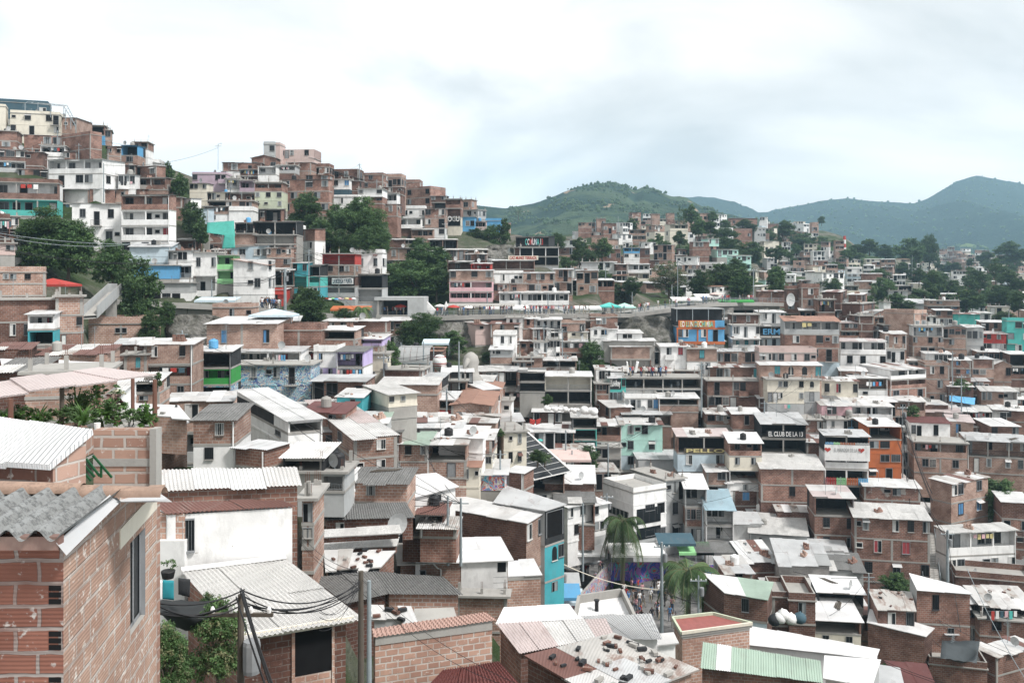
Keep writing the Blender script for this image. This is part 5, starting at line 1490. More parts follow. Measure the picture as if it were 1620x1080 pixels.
    qhouse('house', [(1040,1022,-20.8),(1075,1018,-20.8),(1066,1000,-20.6),(1034,1003,-20.6)], -26, ['w','n','w','w'], 'W', lab='white stair hut with a scalloped tin lip left of the red flat roof', near=False)
    qhouse('house', [(1125,1013,-26.2),(1386,1042,-26.8),(1392,1026,-26.4),(1190,990,-25.6)], -32, ['w','w','w','w'], 'Z', lab='very long house with a bright white roof above the pale green one', strip=2.2, rag=.05, near=False)
    qhouse('house', [(1108,1056,-25.0),(1302,1080,-25.4),(1298,1045,-25.0),(1112,1015,-24.4)], -30, ['b','b','b','b'], 'N', lab='brick house with a pale green sheet roof at the bottom right', strip=.9, rag=.03, inset=(.25,.1,.1,.1))
    qhouse('house', [(1302,1072,-26.2),(1380,1086,-26.4),(1394,1043,-26.2),(1304,1036,-25.8)], -31, ['w','g','w','w'], 'Z', lab='house with a bright white roof at the right end of the pale green roof', strip=1.8, rag=.03, near=False)
    qhouse('house', [(1386,1095,-30.0),(1435,1100,-30.2),(1424,1056,-29.6),(1384,1050,-29.6)], -35, ['g','b','b','b'], 'G', lab='shed with plain grey sheets at the bottom edge left of the maroon roof', strip=1.6, rag=.05, near=False)
    qhouse('house', [(1436,1100,-30.4),(1488,1100,-30.4),(1466,1050,-29.8),(1398,1043,-29.8)], -35, ['k','b','b','b'], 'D', lab='house with a maroon tin roof at the bottom edge beside the brick terrace', strip=1.6, rag=.05, near=False)
    qhouse('house', [(1371,984,-34.4),(1465,1007,-35.2),(1479,993,-35.0),(1376,962,-33.8)], -39.5, ['b','k','b','b'], 'W', lab='blank red brick house with a sloping white roof right of the awnings', strip=1.8, rag=.08, near=False, inset=(.2,.25,.1,.1))
    qhouse('house', [(1388,964,-33.0),(1450,967,-33.2),(1442,936,-32.4),(1372,930,-32.2)], -37, ['k','b','b','b'], 'X', lab='low house with a pink and grey holed roof before the small bush', strip=1.2, rag=.1, near=False, weights=8, ops=('.w.W',))
    qhouse('house', [(1451,933,-31.6),(1539,940,-31.9),(1520,927,-31.6),(1438,906,-30.6)], -38.5, ['b','b','g','g'], 'Z', lab='two-storey brick house with a sharply slanting white roof at lower right', strip=2.4, rag=.03, near=False, storeys=2, ops=('..W..../.w..w..',), inset=(.25,.1,.1,.05))
    qhouse('house', [(1146,937,-30.2),(1215,949,-30.4),(1224,921,-29.8),(1110,905,-29.4)], -35, [['b','s'],'k','b','k'], 'N', lab='brick house with a patched pale green and rust roof right of the palms', strip=1.6, rag=.1, near=False, ops=('..W../.D..',), storeys=2)
    qhouse('house', [(248,688,-10.6),(300,668,-10.6),(282,655,-10.3),(246,660,-10.3)], -15, ['p','p','p','p'], 'Q', lab='raw brick house with small holes under a grey tin lip right of the terrace', strip=1.4, near=False, ops=('.o.',))
    qhouse('house', [(186,655,-9.4),(300,662,-9.5),(282,640,-9.1),(190,636,-9.0)], -12, ['p','p','p','p'], 'W', lab='house with several loose white sheets right of the pergola posts', strip=1.6, rag=.35, near=False, weights=5)
    qhouse('house', [(4,584,-6.6),(168,589,-6.9),(165,573,-6.7),(0,567,-6.3)], -9.4, ['k','p','p','p'], 'Z', lab='long house with overlapping bright white sheets behind the pink pergola', strip=2.6, rag=.25, near=False)
    wall_box('retaining_wall', (P(372, 648, 96), P(560, 612, 108)), P(372, 648, 96).z - 2.5, P(372, 640, 96).z + .6, CONC, .3, 'wall', 'low concrete walkway edge running below the graffiti wall')
foreground()
INFO = {}
for line in HOUSES.strip().splitlines():
    if line.strip():
        r_ = house(line)
        INFO[tuple(line.split()[:2])] = r_

# smaller houses farther off, filling the zones between the surveyed ones
def free(x0, x1, y0, y1, grid=None):
    m = (x1 - x0) * .22; k = (y1 - y0) * .3
    return not any(a < x1 - m and b > x0 + m and c < y1 - k and d > y0 + k for a, b, c, d in COVER)
def auto_house(x, y, Y, rng):
    k = F / Y
    w = rng.uniform(4, 7.5) * k; n = rng.choice((1, 1, 2, 2, 2) if Y < 600 else (1, 2, 3)); h = n * 2.6 * k
    if not free(x, x + w, y - h * .8, y): return False
    wl = rng.choice('bbbbpppppwwwwwwoogcccsPm' if Y < 600 else 'bbbbppppwc')
    st = []
    for i in range(n):
        m = wl if rng.random() < .7 else rng.choice('bpwwc')
        ty = 'L' if rng.random() < .22 else ''
        s = ''.join(rng.choice('.w.wdWo.') for _ in range(rng.randint(3, 4)))
        st.append(m + ty + ':' + s)
    roof = rng.choice('MMAWWSSFGQRK')
    yaw = rng.uniform(-35, 35)
    line = f"{x:.1f} {x+w:.1f} {y-h:.1f} {y:.1f} {'/'.join(st)} {roof} Y={Y:.0f} a={yaw:.0f} d={rng.uniform(5,8):.1f}"
    house(line); return True
rf_ = random.Random(77)
for (x0, x1, y0, y1, Y, n) in FAR:
    got = 0; n = int(n * 1.7)
    for _ in range(n * 12):
        if got >= n: break
        x = rf_.uniform(x0, x1); y = rf_.uniform(y0, y1)
        YY = Y * (1 - 0.18 * (y - (y0 + y1) / 2) / (y1 - y0)) * rf_.uniform(.97, 1.03)
        if auto_house(x, y, YY, rf_): got += 1
# gap fillers in the near town
ytop = lambda x: np.interp(x, [0, 100, 160, 250, 350, 500, 600, 740, 760, 900, 1060, 1200, 1300, 1400, 1620], [215, 225, 262, 275, 285, 300, 320, 355, 400, 425, 450, 480, 470, 500, 545])
NFILL = 0
xs_list = list(range(8, 1620, 22))
for yy in range(240, 1060, 16):
    for xx in xs_list:
        if yy < ytop(xx) or (xx < 250 and yy > 640) or yy > 1000 or (xx < 860 and yy > 715): continue
        if 855 < xx < 1150 and yy > 800: continue                 # the alley
        if 590 < xx < 1240 and 462 < yy < 508: continue           # the walkway
        if 180 < xx < 600 and 462 < yy < 500: continue
        if 640 < xx < 770 and 500 < yy < 600: continue
        if 990 < xx < 1075 and 500 < yy < 548: continue
        if 125 < xx < 340 and 450 < yy < 560: continue
        if 1050 < xx < 1240 and 840 < yy < 930: continue
        if any(abs(xx - t[0]) < t[2] * .45 and t[1] - t[3] < yy < t[1] for t in TREES): continue
        if any(a <= xx <= b and c <= yy <= d for a, b, c, d in COVER): continue
        Yd = D(xx, yy + 14) * 1.03; k = F / Yd
        w = rf_.uniform(3.5, 6) * k; h = rf_.choice((1, 2)) * 2.6 * k
        n = 1 if h < 3 * k else 2
        m1, m2 = rf_.choice('bbpkozw'), rf_.choice('bpowgk')
        st = '/'.join(((m1 if i == 0 else m2) + rf_.choice(('', '', 'L', 'E')) + ':' + ''.join(rf_.choice('.w.d.Wo') for _ in range(4))) for i in range(n))
        house(f"{xx-w/2:.0f} {xx+w/2:.0f} {yy-5:.0f} {yy-5+h:.0f} {st} {rf_.choice('MQWAXGLS')} Y={Yd * (1.08 if Yd < 90 else 1):.0f} p=.1 d=4"); NFILL += 1
print('houses', len(PLACED), 'fill', NFILL)

# ------------------------------------------------------------------ vegetation
def leafmat(name, c, c2):
    m, t, b = base_mat(name, 0.6, 0.25)
    v = t.nodes.new('ShaderNodeTexCoord').outputs['Object']
    col = mixc(t, noise(t, v, 0.9, 4, 0.6, 0.35, 0.65), c, c2)
    t.links.new(hsv_jit(t, col, 0.42), b.inputs['Base Color'])
    b.inputs['Subsurface Weight'].default_value = 0
    tr = t.nodes.new('ShaderNodeBsdfTranslucent'); tr.inputs['Color'].default_value = (*[min(1, x * 1.3) for x in c2], 1)
    mx = t.nodes.new('ShaderNodeMixShader'); mx.inputs[0].default_value = 0.22
    o = t.nodes['Material Output']; t.links.new(b.outputs[0], mx.inputs[1]); t.links.new(tr.outputs[0], mx.inputs[2]); t.links.new(mx.outputs[0], o.inputs[0])
    return m
LF = [leafmat('leaf_dark', (0.042, 0.082, 0.030), (0.078, 0.135, 0.050)), leafmat('leaf_mid', (0.070, 0.130, 0.045), (0.115, 0.190, 0.072)), leafmat('leaf_dry', (0.13, 0.14, 0.07), (0.20, 0.20, 0.11)), leafmat('leaf_bright', (0.07, 0.16, 0.035), (0.12, 0.22, 0.06)),
      leafmat('flower_pale', (0.35, 0.36, 0.26), (0.45, 0.44, 0.34)), leafmat('leaf_red', (0.08, 0.04, 0.04), (0.12, 0.06, 0.05))]
BARK = flat('bark', (0.11, 0.09, 0.07), 0.95)
def leaf_cloud(mb, rng, lobes, n, size, mats, flat_=0.75):
    """many leaf-sized faces grouped in clumps inside lobes (centre, radii)"""
    for (c, rad) in lobes:
        c = Vector(c); nl = int(n * rad[0] * rad[1] * rad[2])
        clumps = max(6, nl // 26)
        for _ in range(clumps):
            d = Vector((rng.gauss(0, 1), rng.gauss(0, 1), rng.gauss(0, 1) * flat_ + 0.25)).normalized()
            rr = rng.uniform(0.55, 1.03) if rng.random() < .85 else rng.uniform(.2, .6)
            cc = c + Vector((d.x * rad[0], d.y * rad[1], d.z * rad[2])) * rr
            mt = rng.choice(mats); cr = rng.uniform(.10, .2) * (rad[0] + rad[2]) / 2
            for _ in range(26):
                q = cc + Vector((rng.gauss(0, cr), rng.gauss(0, cr), rng.gauss(0, cr * .6)))
                s = size * rng.uniform(.6, 1.3)
                ax = Vector((rng.gauss(0, 1), rng.gauss(0, 1), rng.gauss(0, .5))).normalized()
                ay = ax.cross(Vector((rng.gauss(0, .6), rng.gauss(0, .6), 1))).normalized()
                mb.face([q - ax * s, q - ay * s * .5, q + ax * s, q + ay * s * .5], mt)
def make_tree(rng, size, mats, n, tall=1.0, col=False):
    """unit tree: height 1, crown about 1 wide"""
    root = empty('tree'); tr = MB(); th = 0.34 if not col else .2
    base = Vector((0, 0, -0.12)); top_ = Vector((rng.uniform(-.05, .05), rng.uniform(-.05, .05), th))
    tr.poly_tube([base, (base + top_) / 2 + Vector((.015, 0, 0)), top_], .035, BARK, 7, .022)
    lobes = []
    if col:
        for i in range(5): lobes.append(((rng.uniform(-.05, .05), rng.uniform(-.05, .05), .28 + .15 * i), (.34 - .045 * i, .34 - .045 * i, .16)))
    else:
        for i in range(11):
            a = i * 2 * math.pi / 5.3 + rng.uniform(-.3, .3); r = rng.uniform(.17, .30) if i < 10 else 0
            z = rng.uniform(.50, .70) if i < 5 else (rng.uniform(.24, .42) if i < 10 else .79)
            c = Vector((math.cos(a) * r, math.sin(a) * r, z)); s = rng.uniform(.17, .25)
            lobes.append((c, (s, s, s * .78)))
            tr.poly_tube([top_ - Vector((0, 0, .08)), (top_ + c) / 2 + Vector((0, 0, -.03)), c], .018, BARK, 5, .006)
    tr.build('trunk', root)
    cr = MB(); leaf_cloud(cr, rng, lobes, n, size, mats); cr.build('crown', root)
    return root
def protos():
    d = {}
    d['near'] = [make_tree(random.Random(i), .017, [LF[0], LF[0], LF[1], LF[1], LF[3]] if i % 2 else [LF[0], LF[0], LF[1]], 300000) for i in range(3)]
    d['mid'] = [make_tree(random.Random(20 + i), .026, [LF[0], LF[0], LF[1]], 170000) for i in range(3)]
    d['far'] = [make_tree(random.Random(40 + i), .045, [LF[0], LF[0], LF[1]], 70000) for i in range(3)]
    d['pale'] = [make_tree(random.Random(61), .02, [LF[2], LF[4], LF[1]], 100000)]
    d['col'] = [make_tree(random.Random(71), .02, [LF[0], LF[0], LF[1]], 40000, col=True)]
    d['round'] = [make_tree(random.Random(81), .022, [LF[0]], 110000)]
    d['vine'] = [make_tree(random.Random(91), .022, [LF[0], LF[1], LF[0], LF[2]], 200000)]
    return d
PR = protos()
for v in PR.values():
    for o in v: o['proto'] = 1
KID = {}
for v in PR.values():
    for o in v: KID[o.name] = [(c, []) for c in kids(o)]
used = set()
def place_tree(kind, loc, w, h, rz, name, cat):
    lst = PR[kind]; src = lst[int(abs(loc[0] * 7 + loc[1])) % len(lst)]
    if src.name not in used:
        used.add(src.name); o = src
        o.location = loc; o.rotation_euler = (0, 0, rz); o.scale = (w, w, h)
        o.name = name
        KID[o.name] = KID.get(src.name) or [(c, []) for c in kids(o)]
        PROTO_K[id(src)] = KID[o.name]
    else:
        o = copy_tree(src, PROTO_K[id(src)], loc, rz, (w, w, h)); o.name = name
    o['category'] = cat
    return o
PROTO_K = {}
for v in PR.values():
    for o in v: PROTO_K[id(o)] = [(c, []) for c in kids(o)]
rt = random.Random(4)
for (x0, x1, y0, y1, Y, n) in ((1130, 1240, 360, 425, 420, 8), (1225, 1350, 385, 440, 470, 12), (1330, 1450, 405, 470, 440, 12), (1440, 1620, 405, 432, 640, 12), (1440, 1620, 435, 500, 360, 26), (1000, 1130, 360, 450, 330, 8), (880, 1000, 380, 470, 270, 8), (1380, 1480, 470, 505, 280, 7), (1240, 1330, 452, 476, 290, 6), (1150, 1240, 440, 480, 240, 8), (610, 700, 415, 480, 188, 5), (500, 600, 340, 420, 176, 5)):
    for _ in range(n):
        x, y = rt.uniform(x0, x1), rt.uniform(y0, y1); Yq = Y * (1 - .18 * (y - (y0 + y1) / 2) / (y1 - y0)); h = rt.uniform(4, 7.5) * F / Yq
        if sum(1 for a, b, c, d in COVER if a < x < b and c < y - h * .4 < d) > 1: continue
        TREES.append((x, y, h * rt.uniform(.9, 1.3), h, Yq, 'b'))
for (px, yb, w, h, Y, kd) in TREES:
    b = P(px, yb, Y); wm = w / F * Y * .95; hm = h / F * Y * 1.08
    k = {'b': 'near' if w > 70 or Y < 60 else ('mid' if w > 34 else 'far'), 'u': 'mid' if w > 30 else 'far', 'c': 'col', 'p': 'pale', 'r': 'round', 'v': 'vine'}[kd]
    bush = kd in 'uv'
    if bush: hm *= 1.25; b = b - Vector((0, 0, hm * .2))
    o = place_tree(k, b, wm, hm, rt.uniform(0, 6.3), 'bush' if bush else 'broadleaf_tree', 'bush' if bush else 'tree')
    if not bush: GROUND.append((b.x, b.y, b.z))
    if w > 50 and Y > 60: GUARD.append((px - w * .4, px + w * .4, yb, Y))
    sz = 'large' if h > 70 else ('mid-sized' if h > 40 else 'small')
    d_ = {'b': sz + ' dark green tree', 'u': sz + ' green bush', 'c': 'tall narrow conifer', 'p': 'pale flowering tree', 'r': 'round-headed dark tree', 'v': 'leafy vine-covered bush'}[kd]
    PLACED.append([o, px, yb - h / 2, d_, ''])

# palms
def make_palm(seed, nf=26, lean=0.0):
    rng = random.Random(seed); root = empty('palm_tree'); t = MB()
    t.poly_tube([(0, 0, -.2), (.01, 0, .3), (.0, .01, .66)], .035, BARK, 9, .022); t.build('trunk', root)
    cr = MB()
    for i in range(nf):
        a = i * 2.399 + rng.uniform(-.2, .2); up = rng.uniform(-.1, 1.0); L = rng.uniform(.42, .56)
        pts = []
        for j in range(9):
            s = j / 8; r = L * s * (1 - .25 * s * s); z = .66 + L * (up * s * .8 - (0.75 + .35 * (1 - up)) * s * s)
            pts.append(Vector((math.cos(a) * r, math.sin(a) * r, z)))
        mt = rng.choice((LF[1], LF[1], LF[0], LF[2] if up < .35 else LF[1], LF[0]))
        for j in range(8): cr.bar(pts[j], pts[j + 1], .006, .006, LF[2])
        side = Vector((-math.sin(a), math.cos(a), 0))
        for j in range(34):
            s = .12 + .86 * j / 33; f = s * 8; q = int(min(7, f)); p = pts[q].lerp(pts[q + 1], f - q); d = (pts[q + 1] - pts[q]).normalized()
            ll = .15 * math.sin(math.pi * min(1, s * .9 + .12)) + .03
            for sg in (-1, 1):
                tip = p + (side * sg * .75 + d * .5 + Vector((0, 0, -.55 + rng.uniform(-.3, .15)))).normalized() * ll
                cr.face([p, p + d * .014, tip], mt)
    cr.build('crown', root)
    return root
pp = [make_palm(1), make_palm(2, 34)]
pk = [[(c, []) for c in kids(o)] for o in pp]
for i, (px, yb, w, h, Y) in enumerate(PALMS):
    b = P(px, yb, Y); hm = h / F * Y; wm = w / F * Y
    s = i % 2
    sc = (wm * 1.02, wm * 1.02, hm * 1.05)
    if i < 2: o = pp[s]; o.location = b; o.scale = sc
    else: o = copy_tree(pp[s], pk[s], b, i * 1.3, sc)
    o['category'] = 'palm'
    PLACED.append([o, px, yb - h / 2, ('large ' if h > 100 else 'small ') + 'palm with drooping feathery fronds', ''])

# rooftop garden plants
rp = random.Random(8)
for i, (px, yb, w, h, Y, kd) in enumerate(PLANTS):
    b = P(px, yb, Y); root = empty('potted_plant', b)
    wm, hm = w / F * Y, h / F * Y
    pot = MB(); pot.lathe([(.07, 0), (.10, .15), (.11, .15)], M['k'] if i % 2 else WHITE, 10); pot.build('pot', root)
    lf = MB()
    if kd == 2 or kd == 1:
        for j in range(46):
            a = rp.uniform(0, 6.3); el_ = rp.uniform(.3, 1.45); L = rp.uniform(.6, 1.0) * hm * .75
            d = Vector((math.cos(a) * math.cos(el_), math.sin(a) * math.cos(el_), math.sin(el_))); s_ = Vector((-math.sin(a), math.cos(a), 0)) * .022
            p0 = Vector((0, 0, .2)); p1 = p0 + d * L * .6; p2 = p1 + (d + Vector((0, 0, -.7))).normalized() * L * .45
            mt = rp.choice((LF[3], LF[1]))
            lf.face([p0 - s_, p0 + s_, p1 + s_, p1 - s_], mt); lf.face([p1 - s_, p1 + s_, p2], mt)
    if kd in (0, 1, 3):
        lobes = [((rp.uniform(-.25, .25) * wm, rp.uniform(-.2, .2), hm * rp.uniform(.35, .7)), (wm * .33, .3, hm * .26)) for _ in range(4)]
        leaf_cloud(lf, rp, lobes, 9000 if kd != 3 else 5000, .036, [LF[0], LF[1], LF[3], LF[0]] if kd != 3 else [LF[5], LF[0], LF[4]])
        for j in range(5): lf.poly_tube([(0, 0, .1), (rp.uniform(-.1, .1), 0, hm * .3), (rp.uniform(-.3, .3) * wm, 0, hm * .7)], .012, BARK, 4, .005)
    lf.build('foliage', root); root['category'] = 'potted plant'; root['group'] = 'plants of the rooftop garden'
    PLACED.append([root, px, yb - h / 2, ('spiky ' if kd == 2 else 'dark reddish ' if kd == 3 else 'bushy ') + 'green pot plant in the rooftop garden', '@idx'])

# ------------------------------------------------------------------ raised walkway
VW = [(-60,470,110),(60,472,114),(190,474,120),(300,480,126),(380,484,130),(450,490,134),(540,497,142),(600,503,157),(672,501,160),(780,498,161.5),(905,497,164),(960,496.5,167),(1000,496,170),(1045,490,173),(1085,485,177),(1130,479,181),(1180,478,188),(1240,479,194)]
def walkway():
    pts = [P(*v) for v in VW]; root = empty('raised_walkway', pts[8]); tag(root, 'long curved concrete walkway on piers crossing the hillside', 'walkway')
    o0 = pts[8]; dk = MB(); rl = MB(); WD = 7.0
    for i in range(len(pts) - 1):
        a, b = pts[i] - o0, pts[i + 1] - o0
        n = Vector((-(b.y - a.y), b.x - a.x, 0)).normalized() * WD
        up, dn = Vector((0, 0, 0)), Vector((0, 0, -.75))
        dk.face([a, b, b + n, a + n], CONC); dk.face([a + dn, b + dn, b, a], CONC); dk.face([a + dn + n * .15, b + dn + n * .15, b + dn, a + dn][::-1], CONC)
        dk.face([a + n * .15 + dn, a + n * .15 + dn * 2.2, b + n * .15 + dn * 2.2, b + n * .15 + dn][::-1], CONC)
        dk.face([a + n * .9 + dn * 2, b + n * .9 + dn * 2, b + n * .15 + dn * 2.2, a + n * .15 + dn * 2.2], CONC)
        L = (b - a).length; m = max(1, int(L / 1.6)); k = (VW[i][0] > 560)
        if k:
            for j in range(m):
                p = a.lerp(b, j / m); rl.bar(p, p + Vector((0, 0, 1.0)), .05, .05, STEEL)
            for z in (.45, .75, 1.0): rl.bar(a + Vector((0, 0, z)), b + Vector((0, 0, z)), .05, .05, STEEL)
        for v in (0, .5, 1): 
            q = a.lerp(b, v) + o0; GROUND.append((q.x + n.x * 1.05, q.y + n.y * 1.05, q.z - .6))
            if VW[i][0] < 560: GROUND.append((q.x - n.x * .4, q.y - n.y * .4, q.z - 3.0))
    dk.build('deck', root); rl.build('railing', root)
    for (px, Y, yb) in ((722, 161, 536), (790, 162, 540), (852, 163.5, 540), (930, 166, 540), (1016, 171.5, 545), (1074, 176, 530), (1108, 179, 520), (1150, 184, 515), (1205, 191, 510), (172, 120, 505), (330, 128, 520), (400, 131.5, 520)):
        top_ = P(px, np.interp(px, [v[0] for v in VW], [v[1] for v in VW]) + 4, Y + 1.5); bt = P(px, yb, Y + 1.5)
        p = MB(); p.box(-.5, .5, -.5, .5, bt.z - 3 - o0.z, top_.z - o0.z - 1.2, CONC); p.box(-1.2, 1.2, -.7, .7, top_.z - o0.z - 2.0, top_.z - o0.z - .5, CONC)
        p.build('pier', root, (top_.x - o0.x, top_.y - o0.y, 0))
walkway()
# station block with a covered balcony, left end of the walkway
def station():
    Y = 156; b = P(596, 545, Y); root = empty('station_building', b); tag(root, 'grey concrete station with a covered crowd balcony at the left end of the walkway', 'building')
    k = Y / F; m = MB(); W1, W2 = 49 * k, 75 * k
    z = lambda py: (545 - py) * k
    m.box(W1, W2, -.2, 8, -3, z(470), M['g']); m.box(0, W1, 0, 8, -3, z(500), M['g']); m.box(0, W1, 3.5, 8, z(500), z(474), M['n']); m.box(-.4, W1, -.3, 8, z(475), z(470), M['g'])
    m.box(0, .4, 0, .4, z(500), z(474), CONC); m.box(-.1, W1, -.25, 0, z(504), z(498), CONC)
    for i in range(6): m.box(.1, W1 - .1, -.1, -.01, z(507 + i * 4.6), z(504 + i * 4.6), STEEL)
    m.box(.2, W1 - .1, -.06, -.005, z(545), z(533), GLASS)
    m.build('wall', root); GROUND.append((b.x, b.y, b.z)); COVER.append((596, 670, 470, 545))
    for i in range(9): GROUND.append((b.x + i, b.y + 4, b.z))
station()
def ramp():
    a, b, c = P(130, 500, 100), P(171, 462, 112), P(185, 462, 114); root = empty('stair_bridge', a); tag(root, 'sloping concrete stair bridge with solid sides above the brick block', 'stairs')
    m = MB(); off = Vector((.6, 2.2, 0))
    for (p, q) in ((a, b), (b, c)):
        for o_ in (Vector((0, 0, 0)), off):
            P0, P1 = p - a + o_, q - a + o_; h, t = Vector((0, 0, 1.1)), Vector((0, 0, -.35)); n = Vector((0, .15, 0))
            m.face([P0 + t, P1 + t, P1 + h, P0 + h], M['g']); m.face([P0 + t + n, P1 + t + n, P1 + h + n, P0 + h + n], M['g']); m.face([P0 + h, P1 + h, P1 + h + n, P0 + h + n], CONC)
        m.face([p - a, q - a, q - a + off, p - a + off], CONC); m.face([p - a + Vector((0, 0, -.35)), q - a + Vector((0, 0, -.35)), q - a + off + Vector((0, 0, -.35)), p - a + off + Vector((0, 0, -.35))], CONC)
    m.build('ramp', root); p = MB(); g = b - a; p.box(g.x - .5, g.x + .5, g.y + .4, g.y + 1.4, g.z - 5, g.z - .3, CONC); p.build('pier', root)
ramp()

# ------------------------------------------------------------------ people
def make_body(pose, shirt, trouser, hair, skin):
    """one continuous skinned body; 1.7 m tall"""
    J = {'pel': (0, 0, .92), 'spi': (0, 0, 1.15), 'che': (0, -.01, 1.36), 'nec': (0, 0, 1.49), 'hea': (0, -.02, 1.60), 'top': (0, -.01, 1.68)}
    st = {0: .0, 1: .22, 2: -.05, 3: .05}[pose]
    for s, n in ((-1, 'l'), (1, 'r')):
        J['hip' + n] = (s * .09, 0, .88); J['kne' + n] = (s * .10, -.03 + s * st * .6, .48); J['ank' + n] = (s * .10, s * st * 1.1 + .02, .08); J['toe' + n] = (s * .11, s * st * 1.1 - .14, .03)
        J['sho' + n] = (s * .17, 0, 1.40)
        if pose == 2 and s == 1: J['elb' + n] = (s * .30, -.10, 1.55); J['wri' + n] = (s * .26, -.18, 1.78); J['han' + n] = (s * .25, -.2, 1.87)
        elif pose == 3: J['elb' + n] = (s * .26, -.02, 1.16); J['wri' + n] = (s * .16, -.26, 1.20); J['han' + n] = (s * .10, -.32, 1.24)
        else: J['elb' + n] = (s * .24, .02 - s * st * .3, 1.13); J['wri' + n] = (s * .25, -.06 - s * st * .6, .90); J['han' + n] = (s * .24, -.09 - s * st * .6, .80)
    Rr = {'pel': .14, 'spi': .125, 'che': .15, 'nec': .055, 'hea': .095, 'top': .06, 'hip': .09, 'kne': .058, 'ank': .04, 'toe': .035, 'sho': .065, 'elb': .042, 'wri': .03, 'han': .03}
    E = [('pel', 'spi'), ('spi', 'che'), ('che', 'nec'), ('nec', 'hea'), ('hea', 'top')]
    for n in 'lr': E += [('pel', 'hip' + n), ('hip' + n, 'kne' + n), ('kne' + n, 'ank' + n), ('ank' + n, 'toe' + n), ('che', 'sho' + n), ('sho' + n, 'elb' + n), ('elb' + n, 'wri' + n), ('wri' + n, 'han' + n)]
    ks = list(J); me = bpy.data.meshes.new('b'); me.from_pydata([J[k] for k in ks], [(ks.index(a), ks.index(b)) for a, b in E], [])
    o = bpy.data.objects.new('b', me); COL.objects.link(o)
    md = o.modifiers.new('s', 'SKIN'); md.use_smooth_shade = True
    for i, k in enumerate(ks):
        r = Rr[k[:3]]; sv = me.skin_vertices[0].data[i]; sv.radius = (r, r * (.72 if k in ('pel', 'spi', 'che') else 1)); sv.use_root = (k == 'pel')
    sb = o.modifiers.new('u', 'SUBSURF'); sb.levels = 1; sb.render_levels = 1
    dg = bpy.context.evaluated_depsgraph_get(); m2 = bpy.data.meshes.new_from_object(o.evaluated_get(dg))
    bpy.data.objects.remove(o); m2.name = 'person'
    for mt in (skin, shirt, trouser, hair, BLACK): m2.materials.append(mt)
    for p in m2.polygons:
        c = p.center; z = c.z
        arm = abs(c.x) > .2 and z > .7
        p.material_index = 4 if z < .09 else (2 if z < .93 and not arm else (3 if z > 1.63 or (z > 1.52 and c.y > .02) else (0 if z > 1.47 or (arm and (z < 1.2 or z > 1.62)) else 1)))
        p.use_smooth = True
    return m2
SK = [flat('skin_mid', (.30, .17, .11)), flat('skin_dark', (.14, .075, .05))]
SH = [WHITE, flat('shirt_black', (.03, .03, .035)), flat('shirt_blue', (.08, .18, .36)), flat('shirt_red', (.42, .05, .05)), flat('shirt_grey', (.32, .33, .34)), flat('shirt_pink', (.55, .3, .32))]
TR = [flat('jeans', (.05, .08, .14)), flat('trousers_black', (.025, .025, .03)), flat('shorts_beige', (.4, .35, .27))]
SHN = ['white', 'black', 'blue', 'red', 'grey', 'pink']; TRN = ['jeans', 'black trousers', 'beige trousers']
PB = []
for i in range(16):
    PB.append((make_body(i % 4, SH[(i * 5 + i // 6) % 6], TR[(i + i // 4) % 3], flat('hair_black', (.015, .012, .01)), SK[i % 2]), SHN[(i * 5 + i // 6) % 6], TRN[(i + i // 4) % 3], ['standing', 'walking', 'raising an arm', 'holding something'][i % 4]))
rpp = random.Random(3)
PPL = []
def person(loc, rz, where, group, sc=1.0):
    m, a, b, c = rpp.choice(PB); o = link('person', m, None, loc, rz, (sc,) * 3)
    tag(o, None, 'person', group); PPL.append((o, group, a, b, c, where, loc[0] / loc[1])); return o
def walk_pt(px, off, dz=0.0):
    X = [v[0] for v in VW]
    i = max(0, min(len(VW) - 2, sum(1 for x in X if x <= px) - 1))
    a, b = P(*VW[i]), P(*VW[i + 1]); t = (px - X[i]) / (X[i + 1] - X[i]); p = a.lerp(b, t)
    n = Vector((-(b.y - a.y), b.x - a.x, 0)).normalized(); q = p + n * off; q.z += dz; return q
for i in range(136):
    px = rpp.uniform(676, 1215); 
    if 985 < px < 1060 and rpp.random() < .6: continue
    sec = 'by the umbrellas' if px < 800 else ('below the balcony' if px < 905 else ('by the stalls' if px < 1050 else 'near its end'))
    person(walk_pt(px, rpp.uniform(.5, 3.8)), rpp.uniform(0, 6.3), 'walkway ' + sec, 'people on the raised walkway ' + sec)
for i in range(22):
    person(walk_pt(rpp.uniform(425, 470), rpp.uniform(.4, 5)), rpp.uniform(0, 6.3), 'beside the red shop', 'people beside the red shop')
for i in range(12):
    person(P(rpp.uniform(602, 642), 499, 156.6 + i * .2), rpp.uniform(0, 6.3), 'on the station balcony', 'people on the station balcony')
for i in range(20):
    Y_ = 146.3 + rpp.uniform(0, 2.5); q = P(rpp.uniform(994, 1062), 440, Y_); q.z = P(0, 598, 146).z + .18
    person(q, rpp.uniform(0, 6.3), 'on the green roof terrace', 'people on the green roof terrace')
def street_z(px, Y): return np.interp(Y, [86, 100, 112, 124], [-37.0, -37.2, -37.0, -36])
for i in range(58):
    px = rpp.uniform(960, 1070); Y_ = rpp.uniform(94, 105); q = P(px, 440, Y_); q.z = street_z(px, Y_)
    person(q, rpp.uniform(0, 6.3), 'at the purple mural', 'people in the alley before the purple mural')
for i in range(28):
    px = rpp.uniform(912, 962); Y_ = rpp.uniform(108, 122); q = P(px, 440, Y_); q.z = street_z(px, Y_)
    person(q, rpp.uniform(0, 6.3), 'atop the alley', 'people at the top of the alley')
for i in range(14):
    px = rpp.uniform(868, 905); Y_ = rpp.uniform(88, 100); q = P(px, 440, Y_); q.z = street_z(px, Y_)
    person(q, rpp.uniform(0, 6.3), 'by the alley stalls', 'people at the alley stalls')

